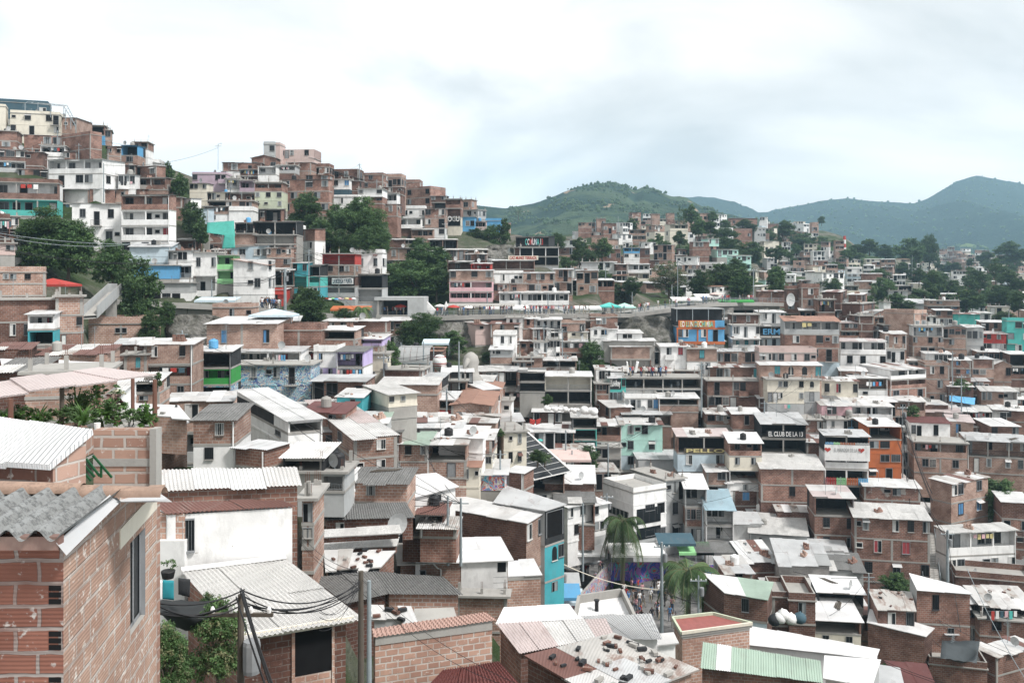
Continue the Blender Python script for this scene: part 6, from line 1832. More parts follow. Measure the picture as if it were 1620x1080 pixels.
ORD = ['first', 'second', 'third', 'fourth', 'fifth', 'sixth', 'seventh', 'eighth', 'ninth', 'tenth', 'eleventh', 'twelfth', 'thirteenth', 'fourteenth', 'fifteenth', 'sixteenth', 'seventeenth', 'eighteenth', 'nineteenth', 'twentieth']
kk_ = {}
for q in PPL: kk_.setdefault((q[1], q[2], q[3]), []).append(q)
for (gp, a, b), lst in kk_.items():
    lst.sort(key=lambda q: q[6])
    for i, q in enumerate(lst):
        q[0]['label'] = (f'person in {a} top and {b} ' + q[5]) if len(lst) == 1 else f'{ORD[i]} from left of persons in {a} tops, {b}, {q[5]}'
# ------------------------------------------------------------------ alley, stalls, umbrellas and single objects
def text_obj(txt, loc, h, mat, rz=0.0, name='lettering', parent=None, ext=.03, width=None, bold=0.0, multi=None):
    cu = bpy.data.curves.new(name, 'FONT'); cu.body = txt; cu.size = 1.0; cu.extrude = ext; cu.offset = bold; cu.resolution_u = 3
    o = bpy.data.objects.new(name, cu); COL.objects.link(o)
    dg = bpy.context.evaluated_depsgraph_get(); me = bpy.data.meshes.new_from_object(o.evaluated_get(dg)); bpy.data.objects.remove(o)
    v = np.empty(len(me.vertices) * 3); me.vertices.foreach_get('co', v); v = v.reshape(-1, 3)
    mn, mx = v.min(0), v.max(0); s = h / (mx[1] - mn[1]); sx = s if not width else width / (mx[0] - mn[0])
    nv = np.stack([(v[:, 0] - mn[0]) * sx, -v[:, 2], (v[:, 1] - mn[1]) * s], 1)
    me.vertices.foreach_set('co', nv.ravel())
    ms = multi or [mat]
    for m in ms: me.materials.append(m)
    if multi:
        W_ = (mx[0] - mn[0]) * sx
        for p in me.polygons: p.material_index = int(p.center.x / W_ * len(txt)) % len(ms)
    me.update(); return link(name, me, parent, loc, rz)
def on_front(info, u, z, out_=.06):
    a = info['a']; c, s = math.cos(a), math.sin(a)
    return Vector((info['X0'] + u * info['w'] * c + s * out_, info['Y0'] + u * info['w'] * s - c * out_, info['zb'] + z))
def sign(info, u0, u1, z0, z1, board, txt, mat, lab, out_=.05, multi=None, pad=.12):
    """flat board fixed on a house front, with its lettering"""
    w = (u1 - u0) * info['w']; p = on_front(info, u0, z0, out_); m = MB(); h = z1 - z0
    m.box(0, w, 0, .06, 0, h, board) if board else None
    root = m.build('sign_board', None, p, info['a']) if board else empty('sign', p, info['a'])
    root.name = 'sign'; tag(root, lab, 'sign')
    if txt: text_obj(txt, (w * .05, -.035, h * pad), h * (1 - 2 * pad), mat, 0, 'lettering', root, .02, w * .9, .02, multi)
    return root
G_ = lambda a, b: INFO[(str(a), str(b))]
cl = G_(1204, 1275); sign(cl, .12, .97, cl['H'] * .70, cl['H'] * .84, M['n'], 'EL CLUB DE LA 13', WHITE, 'black sign with white capital letters across the black three-level club', .12)
rs = G_(1072, 1156); sign(rs, .12, .92, rs['H'] * .52, rs['H'] * .66, WOOD, 'PELLO', M['y'], 'wooden sign board with pale letters on the restaurant under the pink roof', .12)
md = G_(1071, 1146); sign(md, .03, .80, md['H'] - .15, md['H'] + 1.2, M['O'], 'ED LLIN DECHIMBA', None, 'orange parapet board with multicoloured letters on top of the blue house', .1, [M['y'], WHITE, M['L'], M['t']])
sign(md, .80, 1.0, md['H'] - .15, md['H'] + 1.2, M['B'], '', None, 'plain blue end piece of the lettered parapet', .1)
for z in (.3,):
    m = MB(); w = md['w']; m.box(-.1, w + .1, -.08, 0, -.2, .35, M['O']); m.box(-.1, w + .1, -.08, 0, md['H'] - .45, md['H'] - .12, M['O']); m.box(-.05, .2, -.09, 0, .35, md['H'] - .45, M['O']); m.box(w * .42, w * .45, -.09, 0, .35, md['H'] - .45, M['O']); m.box(w * .62, w * .65, -.09, 0, .35, md['H'] - .45, M['O'])
    m.build('orange_bands', md['root'])
    tm = MB(); tm.box(0, w, 2, 7, md['H'] + .05, md['H'] + 3.2, M['n']); tm.box(-.2, w + .2, 1, 7, md['H'] + 3.2, md['H'] + 3.35, RM['g'])
    for i in range(4): tm.box(w * i / 3 - .06, w * i / 3 + .06, .1, .22, md['H'] + 1.0, md['H'] + 3.2, STEEL)
    tm.build('roof_terrace', md['root'])
er = G_(1200, 1242); sign(er, .12, 1.12, er['H'] + .5, er['H'] + 2.0, None, 'ERMC', M['B'], 'bold blue outlined graffiti letters above the white house', .02)
jb = G_(963, 990); sign(jb, .08, .72, jb['H'] * .58, jb['H'] * .98, M['n'], 'Ronkey', WHITE, 'black sign with white brush script on the small turquoise house', .05)
cm = G_(816, 868)
cmr = G_(822, 884); sign(cmr, .12, .62, cmr['H'] + .3, cmr['H'] + 2.2, None, 'COMUNA 13', None, 'coloured block letters standing above the open white bar frame', .1, [M['t'], WHITE, M['r'], M['P'], WHITE, M['s']])
ln = G_(779, 845); sign(ln, .38, 1.1, ln['H'] + .1, ln['H'] + 1.0, M['c'], 'CAZ MUNIZ TERRAZA', M['r'], 'long pale banner with red letters under the long white roof', .5)
og = G_(705, 729); t_ = sign(og, .1, .95, 3.6, 5.6, None, 'OGU', None, 'white outlined block letters on the cream base of the narrow house', .02, [M['w'], M['g']]); 
tx = sign(G_(510, 562), .3, .95, 2.3, 3.4, WHITE, 'LA BODEGA Y PUNTA', M['a'], 'white shop banner with dark letters above the small umbrellas', .25)
rd_ = G_(370, 450); sign(rd_, .68, 1.05, rd_['H'] * .72, rd_['H'] * 1.1, M['r'], '', None, 'red shop sign box at the right end of the red shop', .3)
rb = G_(1305, 1374)
# rainbow fence, hearts and banner on the white balcony house
RC = [M['r'], M['G'], M['O'], M['B']]
m = MB(); w = rb['w']; hs = rb['H'] / 4; z0 = rb['H'] - 3 * hs + hs * .0
def pickets(root, w, z, h, cols, nm='fence'):
    m = MB(); n = int(w / .22)
    for i in range(n): m.box(i * w / n, i * w / n + .14, -.12, -.08, z, z + h + .05 * (i % 2), cols[int(i / n * len(cols)) % len(cols)])
    m.box(0, w, -.08, -.05, z + .2, z + .28, WHITE); m.box(0, w, -.08, -.05, z + h - .2, z + h - .12, WHITE); return m.build(nm, root)
z_mid = 1 * hs + .1
pickets(rb['root'], w, rb['H'] - 2 * hs - hs + .1 + hs * 0, .95, [M['r'], M['L'], M['O'], M['B']])
bn = MB(); bn.box(-.1, w + .1, -.35, -.27, 3 * hs - .1 - 1.0, 3 * hs + 1.1, M['w']); bn.build('balcony_front', rb['root'])
pickets(rb['root'], w, 3 * hs + 1.1, .3, [M['B'], M['L'], M['O'], M['O'], M['g'], M['g']], 'fence').location = (0, -.25, 0)
tp_ = on_front(rb, .2, 3 * hs + .15, .37); so = empty('sign', tp_, rb['a']); tag(so, 'white balcony banner with two red hearts and dark letters', 'sign')
text_obj('EL MIRADOR DE LA 13', (0, -.02, 0), .5, M['g'], 0, 'lettering', so, .01, w * .6)
for hx in (-.15 * w, .62 * w):
    hp = []
    for q in range(24):
        t = q / 24 * 2 * math.pi; hp.append((hx + .42 * (math.sin(t) ** 3), -.03, .25 + .36 * (.8125 * math.cos(t) - .3125 * math.cos(2 * t) - .125 * math.cos(3 * t) - .0625 * math.cos(4 * t))))
    m = MB(); m.face(hp, M['r']); m.face([(x, y + .03, z) for x, y, z in hp][::-1], M['r']); m.build('heart', so)

pb = G_(1002, 1054); m = MB(); w, H_ = pb['w'], pb['H']
for (a_, b_, c_, d_) in ((.1, .82, .36, .66), (.1, .82, .06, .28)): m.box(w * a_, w * b_, -.06, 0, H_ * c_, H_ * d_, GLASS)
for i in range(1, 4): m.box(w * (.1 + .18 * i), w * (.1 + .18 * i) + .06, -.08, -.06, H_ * .36, H_ * .66, FRD)
m.build('glazing', pb['root']); m = MB(); m.box(-.06, 0, pb['d'] * .15, pb['d'] * .8, H_ * .44, H_ * .58, GLASS); m.build('strip_window', pb['root'])
for i in range(5): m = MB(); m.box(-.08, -.06, pb['d'] * (.15 + .13 * i), pb['d'] * (.15 + .13 * i) + .08, H_ * .44, H_ * .58, FRW); m.build('mullion', pb['root'])
lr = empty('lantern_string', P(862, 642, 126)); tag(lr, 'string of round white lanterns hung across the dark balconies', 'lanterns'); m = MB(); q = P(942, 646, 124) - lr.location; m.bar((0, 0, 0), q, .03, .03, BLACK); m.build('cord', lr)
for i in range(16): m = MB(); m.smooth = True; r_ = .28 + .14 * (i % 3 == 0) + .2 * (i > 11); m.lathe([(r_ * math.sin(t * math.pi / 6), -r_ * math.cos(t * math.pi / 6)) for t in range(1, 6)], WHITE, 10); m.build('lantern', lr, q * ((i + .5) / 16) + Vector((0, -.1, -.3 - .12 * (i % 2))))
# the purple mural walls and stairs of the alley
def wallp(name, pts, lo, hi, mat, lab, cat='wall', th=.25):
    a, b = P(*pts[0]), P(*pts[1]); n = Vector((b.y - a.y, -(b.x - a.x), 0)).normalized() * -th
    c = (a + b) / 2; m = MB(); A = a - c; B = b - c
    za0, za1, zb0, zb1 = lo[0] - c.z, hi[0] - c.z, lo[1] - c.z, hi[1] - c.z
    q = [Vector((A.x, A.y, za0)), Vector((B.x, B.y, zb0)), Vector((B.x, B.y, zb1)), Vector((A.x, A.y, za1))]; r = [x + n for x in q]
    m.face(q, mat); m.face(r[::-1], mat); m.face([q[3], q[2], r[2], r[3]], CONC); m.face([q[1], r[1], r[2], q[2]], mat); m.face([q[0], q[3], r[3], r[0]], mat)
    o = m.build(name, None, c); tag(o, lab, cat); return o
zA = -37.8
wallp('mural_wall', [(966, 930, 106), (1060, 930, 110)], (zA - 1, zA - 1), (P(0, 889, 106).z, P(0, 889, 110).z), M['V'], 'deep purple and blue mural wall behind the palms in the alley')
wallp('mural_wall', [(920, 940, 93), (966, 930, 106)], (zA - 2, zA - 1), (P(0, 940, 93).z, P(0, 889, 106).z), M['Y'], 'sloping drip-painted mural side wall of the alley stairs')
wallp('mural_wall', [(1060, 930, 110), (1180, 930, 114)], (zA - 1, zA - 1), (P(0, 893, 110).z, P(0, 893, 114).z), M['V'], 'low muraled wall under the green kiosk')
rp_ = MB(); a = P(905, 988, 90); b = P(955, 895, 120)
n = Vector((2.2, -.4, 0))
rp_.face([a, a + n, b + n, b], CONC)
for (p, q, mt, h) in ((a, b, M['Y'], .9), (a + n, b + n, BLACK, .9), (a - n * .9, b - n * .9, BLACK, 1.1)):
    rp_.bar(p + Vector((0, 0, h / 2)), q + Vector((0, 0, h / 2)), .2, h, mt)
rp_.face([a - n * .9, a, b, b - n * .9], M['Y']); 
o = rp_.build('stair_ramp'); tag(o, 'long sloping alley stairway with black handrails and painted sides', 'stairs')
for Y_ in range(84, 128, 4):
    for px in (890, 960, 1030):
        q = P(px, 440, Y_); GROUND.append((q.x, q.y, float(street_z(px, Y_)) - .6))

def umbrella(px, py, Y, dia, mat, lab, h=2.2, cat='umbrella', z=None, cols=None):
    top_ = P(px, py, Y); root = empty('umbrella', (top_.x, top_.y, top_.z - h)); tag(root, lab, cat)
    c = MB(); n = 10
    for i in range(n):
        a0, a1 = 2 * math.pi * i / n, 2 * math.pi * (i + 1) / n; mt = cols[i % len(cols)] if cols else mat
        p0, p1 = (math.cos(a0) * dia / 2, math.sin(a0) * dia / 2), (math.cos(a1) * dia / 2, math.sin(a1) * dia / 2)
        m0, m1 = (p0[0] * .55, p0[1] * .55), (p1[0] * .55, p1[1] * .55)
        c.face([(0, 0, h), (*m0, h - dia * .06), (*m1, h - dia * .06)], mt); c.face([(*m0, h - dia * .06), (*p0, h - dia * .17), (*p1, h - dia * .17), (*m1, h - dia * .06)], mt)
        c.face([(*p0, h - dia * .17), (*p0, h - dia * .17 - .12), (*p1, h - dia * .17 - .12), (*p1, h - dia * .17)], mt)
    c.build('canopy', root); p = MB(); p.tube((0, 0, 0), (0, 0, h - .02), .03, .03, STEEL, 6); p.build('pole', root)
umbrella(931, 880, 110, 2.9, WHITE, 'white umbrella standing in the alley beside the steel pole', 3.0)
for (px, py, d, mt, lb) in ((634, 481, 2.2, M['r'], 'red umbrella on the station balcony'), (696, 481, 2.0, WHITE, 'white umbrella between the angel wings'), (717, 482, 2.4, M['r'], 'large red umbrella on the walkway'), (742, 483, 2.2, WHITE, 'white umbrella right of the red one on the walkway'), (1132, 462, 2.6, M['S'], 'faded red umbrella near the curved end of the walkway')):
    umbrella(px, py, 163 if px > 660 and px < 1000 else (157.5 if px < 660 else 184), d, mt, lb, 2.3)
cc = [M['r'], WHITE, M['L'], M['B'], M['P'], M['v'], M['y']]
for i in range(9): umbrella(516 + i * 5.4, 470.5 + (i % 2), 153.5 + (i % 3) * .3, .95, cc[i % 7], f"small {['red','white','green','blue','pink','mauve','yellow'][i%7]} umbrella number {['one','two','three','four','five','six','seven','eight','nine'][i]} from the left in the row of small umbrellas" if False else f"small {['red','white','green','blue','pink','mauve','yellow'][i%7]} hanging umbrella, {['leftmost','second from left','third from left','fourth from left','middle','sixth from left','third from right','second from right','rightmost'][i]} under the shop banner", .9)
for i in range(7): umbrella(823 + i * 5.2, 694 + (i % 2), 124.5, .85, [WHITE, M['l'], WHITE, WHITE, M['r'], WHITE, M['t']][i], f"small {['white','lilac','white','white','red','white','teal'][i]} hanging umbrella, {['leftmost','second','third','fourth','fifth','sixth','last'][i]} in the row above the red wings", .8)

def canopy(px, py, Y, w, dep, mat, lab, h=2.4, tent=False, cat='canopy', posts=True, drop=.45):
    c0 = P(px, py, Y); root = empty('canopy_tent' if tent else 'awning', (c0.x, c0.y, c0.z - h)); tag(root, lab, cat); m = MB()
    if tent:
        for i in range(4):
            q = [(-w/2, -dep/2), (w/2, -dep/2), (w/2, dep/2), (-w/2, dep/2)]; a, b = q[i], q[(i + 1) % 4]
            m.face([(*a, h - .75), (*b, h - .75), (0, 0, h)], mat); m.face([(*a, h - 1.0), (*b, h - 1.0), (*b, h - .75), (*a, h - .75)], mat)
        hp = h - .9
    else:
        m.face([(-w/2, -dep/2, h - drop), (w/2, -dep/2, h - drop), (w/2, dep/2, h), (-w/2, dep/2, h)], mat)
        m.face([(-w/2, -dep/2, h - drop - .06), (w/2, -dep/2, h - drop - .06), (w/2, dep/2, h - .06), (-w/2, dep/2, h - .06)][::-1], mat); m.box(-w/2, w/2, -dep/2 - .03, -dep/2, h - drop - .3, h - drop, mat); hp = h - drop
    m.build('cover', root)
    if posts:
        for x in (-w/2 + .05, w/2 - .05):
            for y in (-dep/2 + .05, dep/2 - .05): p = MB(); p.tube((x, y, 0), (x, y, hp), .03, .03, STEEL, 6); p.build('post', root)
canopy(84, 440, 106, 5.0, 4, M['r'], 'red pointed market tent under the big dark trees', 3.0, True)
canopy(434, 488, 112, 5.4, 4, M['s'], 'white and blue pointed tent above the pale brick house', 3.0, True)
canopy(690, 537, 140, 4.2, 3, M['s'], 'small pale flat awning beside the round tree below the walkway')
canopy(964, 478, 170, 4, 3.5, M['t'], 'mint green pointed tent among the walkway stalls', 3.0, True)
canopy(988, 479, 172, 4, 3.5, M['m'], 'pale mint pointed tent right of the green one on the walkway', 2.8, True)
canopy(930, 484, 168, 5, 3, M['w'], 'white flat stall awning at the left end of the walkway stalls', 2.2)
canopy(1085, 470, 180, 6, 3, M['w'], 'long white stall awning on the walkway before the pale tree', 2.4)
canopy(790, 483, 166, 5, 3, M['w'], 'pale flat awning on the walkway below the white balcony', 2.2)
canopy(820, 483, 166, 4, 3, M['w'], 'small white awning on the walkway right of the pale flat one', 2.2)
canopy(1117, 465, 184, 5, 2, M['w'], 'white boxy stall on the walkway beside the faded red umbrella', 3.2)
canopy(1164, 474, 186.5, 7.5, 1.0, M['G'], 'long green banner hung along the walkway near its curved end', 1.5, posts=False, drop=.3, cat='banner')
canopy(1068, 848, 108, 4.5, 3, M['a'], 'navy blue stall awning beside the grey public building', 2.6)
canopy(1098, 862, 108, 4.2, 3, M['L'], 'bright green kiosk front beside the navy awning', 2.8)
canopy(1130, 862, 108, 5.0, 3, RM['a'], 'dark grey awning under the white house by the alley', 2.6)
canopy(1006, 858, 106, 6.5, 5, M['w'], 'large white pointed awning between the two palms', 3.0, True)
canopy(880, 930, 92, 5, 3, M['B'], 'bright blue market awning below the turquoise house', 2.6)
canopy(896, 938, 94, 3.6, 3, M['s'], 'pale blue awning right of the bright blue one in the alley', 2.6)
canopy(922, 862, 106, 5, 4, M['w'], 'white sheet awning over the upper alley left of the palm', 2.6)
canopy(886, 912, 98, 4.4, 3, M['g'], 'grey awning over the alley stalls', 2.6)
canopy(895, 716, 120, 6.5, 5, M['S'], 'dusty red roof awning below the black and green bar', 2.6)
canopy(556, 484, 146, 6.5, 2.4, M['O'], 'orange-red sloping awning beside the small palm', 2.4)
canopy(345, 470, 131, 6, 3, M['s'], 'pale blue mural canopy left of the red shop', 2.6)
canopy(760, 480, 167, 13, 2.5, M['N'], 'long flat pale canopy behind the umbrellas on the walkway', 2.9)

# stretched cloths and tarpaulins
def cloth(pts, mat, lab, sag=.3, name='tarpaulin', cat='tarpaulin'):
    C = [P(*p) for p in pts]; c0 = sum(C, Vector()) / 4; m = MB(); m.smooth = True; n = 8; k = m.mi(mat); rg = random.Random(int(pts[0][0]))
    for j in range(n + 1):
        for i in range(n + 1):
            u, v = i / n, j / n; p = C[0]*(1-u)*(1-v) + C[1]*u*(1-v) + C[2]*u*v + C[3]*(1-u)*v - c0
            s = math.sin(math.pi * u) * math.sin(math.pi * v)
            m.v.append((p.x, p.y - sag * s * .6 + rg.uniform(-.05, .05) * sag, p.z - sag * s + rg.uniform(-.08, .08) * sag))
    for j in range(n):
        for i in range(n): a = j * (n + 1) + i; m.f.append((a, a + 1, a + n + 2, a + n + 1)); m.m.append(k)
    o = m.build(name, None, c0); tag(o, lab, cat)
    sd = o.modifiers.new('thick', 'SOLIDIFY'); sd.thickness = .015
    return o
TT_ = flat('tarp_teal', (.05, .30, .25), .6)
cloth([(327, 368, 150), (372, 374, 150), (370, 349, 154), (328, 352, 154)], TT_, 'big teal tarpaulin draped over a roof in the upper left')
cloth([(351, 394, 149), (372, 392, 149), (371, 372, 150), (355, 372, 150)], TT_, 'lower hanging end of the teal tarpaulin', .2)
cloth([(1502, 634, 156), (1542, 640, 156), (1543, 629, 158), (1502, 625, 158)], M['B'], 'bright blue tarpaulin below the tall narrow brick tower house', .2)
cloth([(1488, 1040, 84), (1545, 1048, 84), (1550, 1014, 88), (1490, 1012, 88)], flat('tarp_dark', (.05, .06, .065), .5), 'dark sagging tarpaulin over the brick terrace at lower right', .8)
cloth([(247, 965, 24), (350, 985, 26), (350, 950, 28), (248, 948, 28)], flat('shade_net', (.03, .033, .035), .9), 'black shade netting strung over the overgrown yard', .5)
cloth([(257, 947, 27), (275, 949, 27), (275, 918, 27), (257, 917, 27)], flat('towel_teal', (.03, .27, .32), .8), 'teal towel hanging beside the cracked white wall', .05, 'towel', 'towel')
cloth([(282, 940, 27), (300, 944, 27), (301, 916, 27), (282, 914, 27)], M['n'], 'black cloth hanging right of the teal towel', .08, 'cloth', 'cloth')
cloth([(246, 948, 26.5), (256, 950, 26.5), (257, 918, 26.5), (246, 916, 26.5)], M['w'], 'white towel hanging left of the teal one', .05, 'towel', 'towel')
cloth([(669, 484, 162), (684, 500, 162), (690, 490, 162), (676, 476, 162)], WHITE, 'left white angel wing beside the umbrella', .05, 'wing_sculpture', 'sculpture')
cloth([(698, 500, 162), (709, 484, 162), (706, 476, 162), (700, 488, 162)], WHITE, 'right white angel wing beside the umbrella', .05, 'wing_sculpture', 'sculpture')
for (x, lb) in ((992, 'left'), (1003, 'right')):
    cloth([(x, 590, 145.5), (x + 4, 590, 145.5), (x + (1 if x < 1000 else 8), 572, 145.5), (x - 1 if x < 1000 else x + 4, 571, 145.5)], WHITE, f'{lb} white feathered wing on the green roof terrace', .05, 'wing_sculpture', 'sculpture')
cloth([(838, 670, 126), (845, 672, 126), (847, 664, 126), (838, 662, 126)], M['r'], 'left red butterfly wing on the dark balcony', .03, 'wing_sculpture', 'sculpture')
cloth([(848, 672, 126), (854, 670, 126), (856, 661, 126), (848, 664, 126)], M['r'], 'right red butterfly wing on the dark balcony', .03, 'wing_sculpture', 'sculpture')
# hanging laundry: one thing per line of clothes
def laundry(x0, x1, y, Y, lab, n=6, big=1.0):
    a, b = P(x0, y, Y), P(x1, y, Y); root = empty('washing_line', a); tag(root, lab, 'washing line'); r = MB(); r.bar((0, 0, 0), b - a, .02, .02, STEEL); r.build('line', root)
    rg = random.Random(int(x0)); L = (b - a).length; cs = [WHITE, M['B'], M['r'], M['a'], WHITE, M['P'], M['g'], M['n'], M['t']]
    for i in range(n):
        u = (i + .15) / n * L; w = L / n * .7; h = rg.uniform(.5, 1.0) * big; m = MB(); mt = rg.choice(cs)
        m.box(u, u + w, -.02, .02, -h, 0, mt, sides='fblr'); m.build('garment', root)
EXTRA_L = random.Random(12)
for (x0, x1, yt, yb, Y, n, i, a, X0, Y0, w, zb, H) in LAUN:
    if EXTRA_L.random() < .55 and w > 3:
        c, s = math.cos(a), math.sin(a); u0 = EXTRA_L.uniform(.1, .4) * w; u1 = u0 + min(w * .5, EXTRA_L.uniform(1.5, 3.0)); z = zb + H - i * H / n - .35
        A_ = Vector((X0 + u0 * c - .3 * s * 0 + s * .02, Y0 + u0 * s - c * .06, z)); B_ = Vector((X0 + u1 * c + s * .02, Y0 + u1 * s - c * .06, z)); root = empty('washing_line', A_, a); r = MB(); r.bar((0, 0, 0), (u1 - u0, 0, 0), .02, .02, STEEL); r.build('line', root)
        k_ = EXTRA_L.randint(3, 6)
        for j in range(k_): m = MB(); u = (j + .1) / k_ * (u1 - u0); m.box(u, u + (u1 - u0) / k_ * .75, -.015, .015, -EXTRA_L.uniform(.4, .8), 0, EXTRA_L.choice((WHITE, M['B'], M['r'], M['a'], M['P'], M['n'], M['y'], M['g'])), sides='fblr'); m.build('garment', root)
        root['category'] = 'washing line'; root['group'] = 'washing lines on balconies'; PLACED.append([root, 810 + A_.x / A_.y * F, HZ - A_.z / A_.y * F, 'short washing line on a balcony', ''])
laundry(0, 18, 350, 117.6, 'line of towels and red cloths at the left edge', 5)
laundry(436, 452, 561.5, 103.4, 'line of dark clothes on the white house above the graffiti wall', 4)
laundry(533, 572, 585, 105.4, 'long line of white and red washing on the lilac balcony house', 8, 1.2)
laundry(545, 572, 596, 105.2, 'lower line of white washing on the lilac balcony house', 5, 1.2)
laundry(1370, 1395, 604, 154.8, 'short line of blue clothes on the small balcony in the right slope', 5, .8)
laundry(186, 210, 287, 171.5, 'line of dark clothes high on the left slope', 5, .8)
laundry(1560, 1610, 966, 97.5, 'line of blue clothes on the open gallery at the right edge', 7)
laundry(1240, 1256, 640, 142.8, 'short line of clothes beside the tall cream house', 3, .7)
laundry(700, 745, 692, 97, 'line of clothes above the patched roofs in the centre', 6, .8)

# escalator canopy
def canopy_stairs():
    a, b = P(826, 677, 116), P(903, 745, 106); root = empty('covered_stairs', a); tag(root, 'long sloping glass covered escalator roof with a white frame', 'covered stairs')
    d = b - a; n = Vector((-4.5, -2.0, -.6)); fr = MB(); gl = MB()
    for o_ in (Vector(), n): fr.bar(o_, d + o_, .22, .3, WHITE)
    for i in range(11): q = d * (i / 10); fr.bar(q, q + n, .1, .12, WHITE)
    fr.bar(n * .5, d + n * .5, .08, .1, WHITE)
    gl.face([Vector((0, 0, .05)), d + Vector((0, 0, .05)), d + n + Vector((0, 0, .05)), n + Vector((0, 0, .05))], GLASS); fr.build('frame', root); gl.build('glass', root)
    w = MB(); w.face([n + Vector((0, 0, -.2)), d + n + Vector((0, 0, -.2)), d + n + Vector((0, 0, -1.6)), n + Vector((0, 0, -1.6))], M['r']); w.build('side_panel', root)
canopy_stairs()
# arched steel canopy, striped balloon, grey sculpture near the tree below the walkway
def oddities():
    root = empty('barrel_canopy', P(628, 585, 132)); tag(root, 'arched translucent steel canopy left of the striped balloon', 'canopy'); k = 132 / F
    m = MB(); m.smooth = False; n = 9
    for i in range(n):
        t0, t1 = math.pi * .5 * i / n, math.pi * .5 * (i + 1) / n
        y0, z0, y1, z1 = 2.6 - 2.6 * math.cos(t0) , 1 + 2.2 * math.sin(t0), 2.6 - 2.6 * math.cos(t1), 1 + 2.2 * math.sin(t1)
        for j in range(5):
            x0, x1 = j * .98, j * .98 + .93; m.face([(x0, y0, z0), (x1, y0, z0), (x1, y1, z1), (x0, y1, z1)], RM['g'])
    m.box(0, 4.9, 2.6, 5, 3.15, 3.25, RM['g']); m.box(0, .08, 0, 2.6, -1, 1.1, STEEL); m.box(4.8, 4.88, 0, 2.6, -1, 1.1, STEEL); m.box(0, 4.9, -.05, .05, .9, 1.05, STEEL); m.box(0, 4.9, 1.0, 5, -1, .9, M['g'])
    m.build('vault', root)
    root = empty('balloon', P(695.5, 590, 126)); tag(root, 'red and white striped hot-air balloon figure', 'balloon'); m = MB(); m.smooth = True
    pr = [(0.25, .2), (.55, .55), (.95, 1.2), (1.02, 1.7), (.88, 2.2), (.5, 2.55), (.05, 2.65)]
    m.lathe(pr, WHITE, 20); m.build('envelope', root)
    for (z, r_) in ((1.05, .90), (1.35, 1.0), (2.25, .86)): s = MB(); s.lathe([(r_, z), (r_ + .03, z + .12)], M['r'], 20, closed=False); s.build('stripe', root)
    b = MB(); b.box(-.25, .25, -.25, .25, -.3, .15, WOOD); b.build('basket', root)
    root = empty('sculpture', P(745, 606, 124)); tag(root, 'big grey seated animal sculpture beside the striped balloon', 'sculpture'); m = MB(); m.smooth = True
    m.lathe([(1.6, -.3), (1.75, .5), (1.2, 1.2), (.95, 2.0), (1.15, 3.0), (.95, 3.8), (.4, 4.3), (.05, 4.4)], M['N'], 16); 
    m.poly_tube([(-.3, -.9, 3.4), (-.8, -1.5, 2.6), (-.9, -1.6, 1.4), (-.7, -1.5, .5)], .38, M['N'], 8, .2); m.build('body', root)
    # red and white chimney on the far slope
    root = empty('striped_chimney', P(1336, 404, 500)); tag(root, 'red and white banded chimney on the far slope', 'chimney'); k = 500 / F
    for i in range(5): m = MB(); m.tube((0, 0, i * 2.2 - (1 if i == 0 else 0)), (0, 0, i * 2.2 + 2.2), 1.0 - .06 * i, .94 - .06 * i, M['r'] if i % 2 == 0 else WHITE, 12); m.build('band', root)
    # open pergola frame at the very top left
    root = empty('roof_pergola', P(80, 200, 190)); tag(root, 'open metal pergola frame above the cream house on the hilltop', 'pergola'); m = MB(); c = root.location
    g = lambda px, py, Y: P(px, py, Y) - c
    A = [g(40, 163, 192), g(101, 168, 190), g(120, 200, 190)]; Bk = [g(44, 161, 200), g(106, 167, 200), g(122, 197, 200)]
    for q in (A, Bk): m.bar(q[0], q[1], .12, .12, STEEL); m.bar(q[1], q[2], .12, .12, STEEL)
    for i in range(8): u = i / 7; m.bar(A[0].lerp(A[1], u), Bk[0].lerp(Bk[1], u), .08, .08, STEEL)
    for i in range(1, 6): u = i / 6; m.bar(A[1].lerp(A[2], u), Bk[1].lerp(Bk[2], u), .08, .08, STEEL)
    for x in (40, 60, 80, 101): m.bar(g(x, 163 + (x - 40) * .08, 192), g(x, 186, 192), .1, .1, STEEL)
    for x in (104, 112, 119): m.bar(g(x, 170 + (x - 101) * 1.5, 190), g(x, 205, 190), .1, .1, STEEL)
    m.build('frame_bars', root)
    # stairs beside the big brick house
    root = empty('outdoor_stairs', P(1470, 925, 107)); tag(root, 'steep outdoor concrete stairway between the brick house and the white villa', 'stairs'); m = MB(); c = root.location
    a, b = P(1474, 922, 107) - c, P(1466, 842, 122) - c
    for i in range(30):
        u = i / 30; p = a.lerp(b, u); q = a.lerp(b, (i + 1) / 30); m.box(p.x - 1.0, p.x + 1.0, p.y, q.y + .1, p.z - .8, q.z, CONC)
    m.build('steps', root)
    for sx in (-1.05, 1.05): r = MB(); r.bar(a + Vector((sx, 0, .9)), b + Vector((sx, 0, .9)), .05, .05, STEEL); [r.bar(a.lerp(b, i / 8) + Vector((sx, 0, 0)), a.lerp(b, i / 8) + Vector((sx, 0, .9)), .04, .04, STEEL) for i in range(9)]; r.build('handrail', root)
    for u in np.linspace(0, 1, 6): q = a.lerp(b, float(u)) + c; GROUND.append((q.x, q.y, q.z - 1))
    # rubbish bags
    rg = random.Random(2)
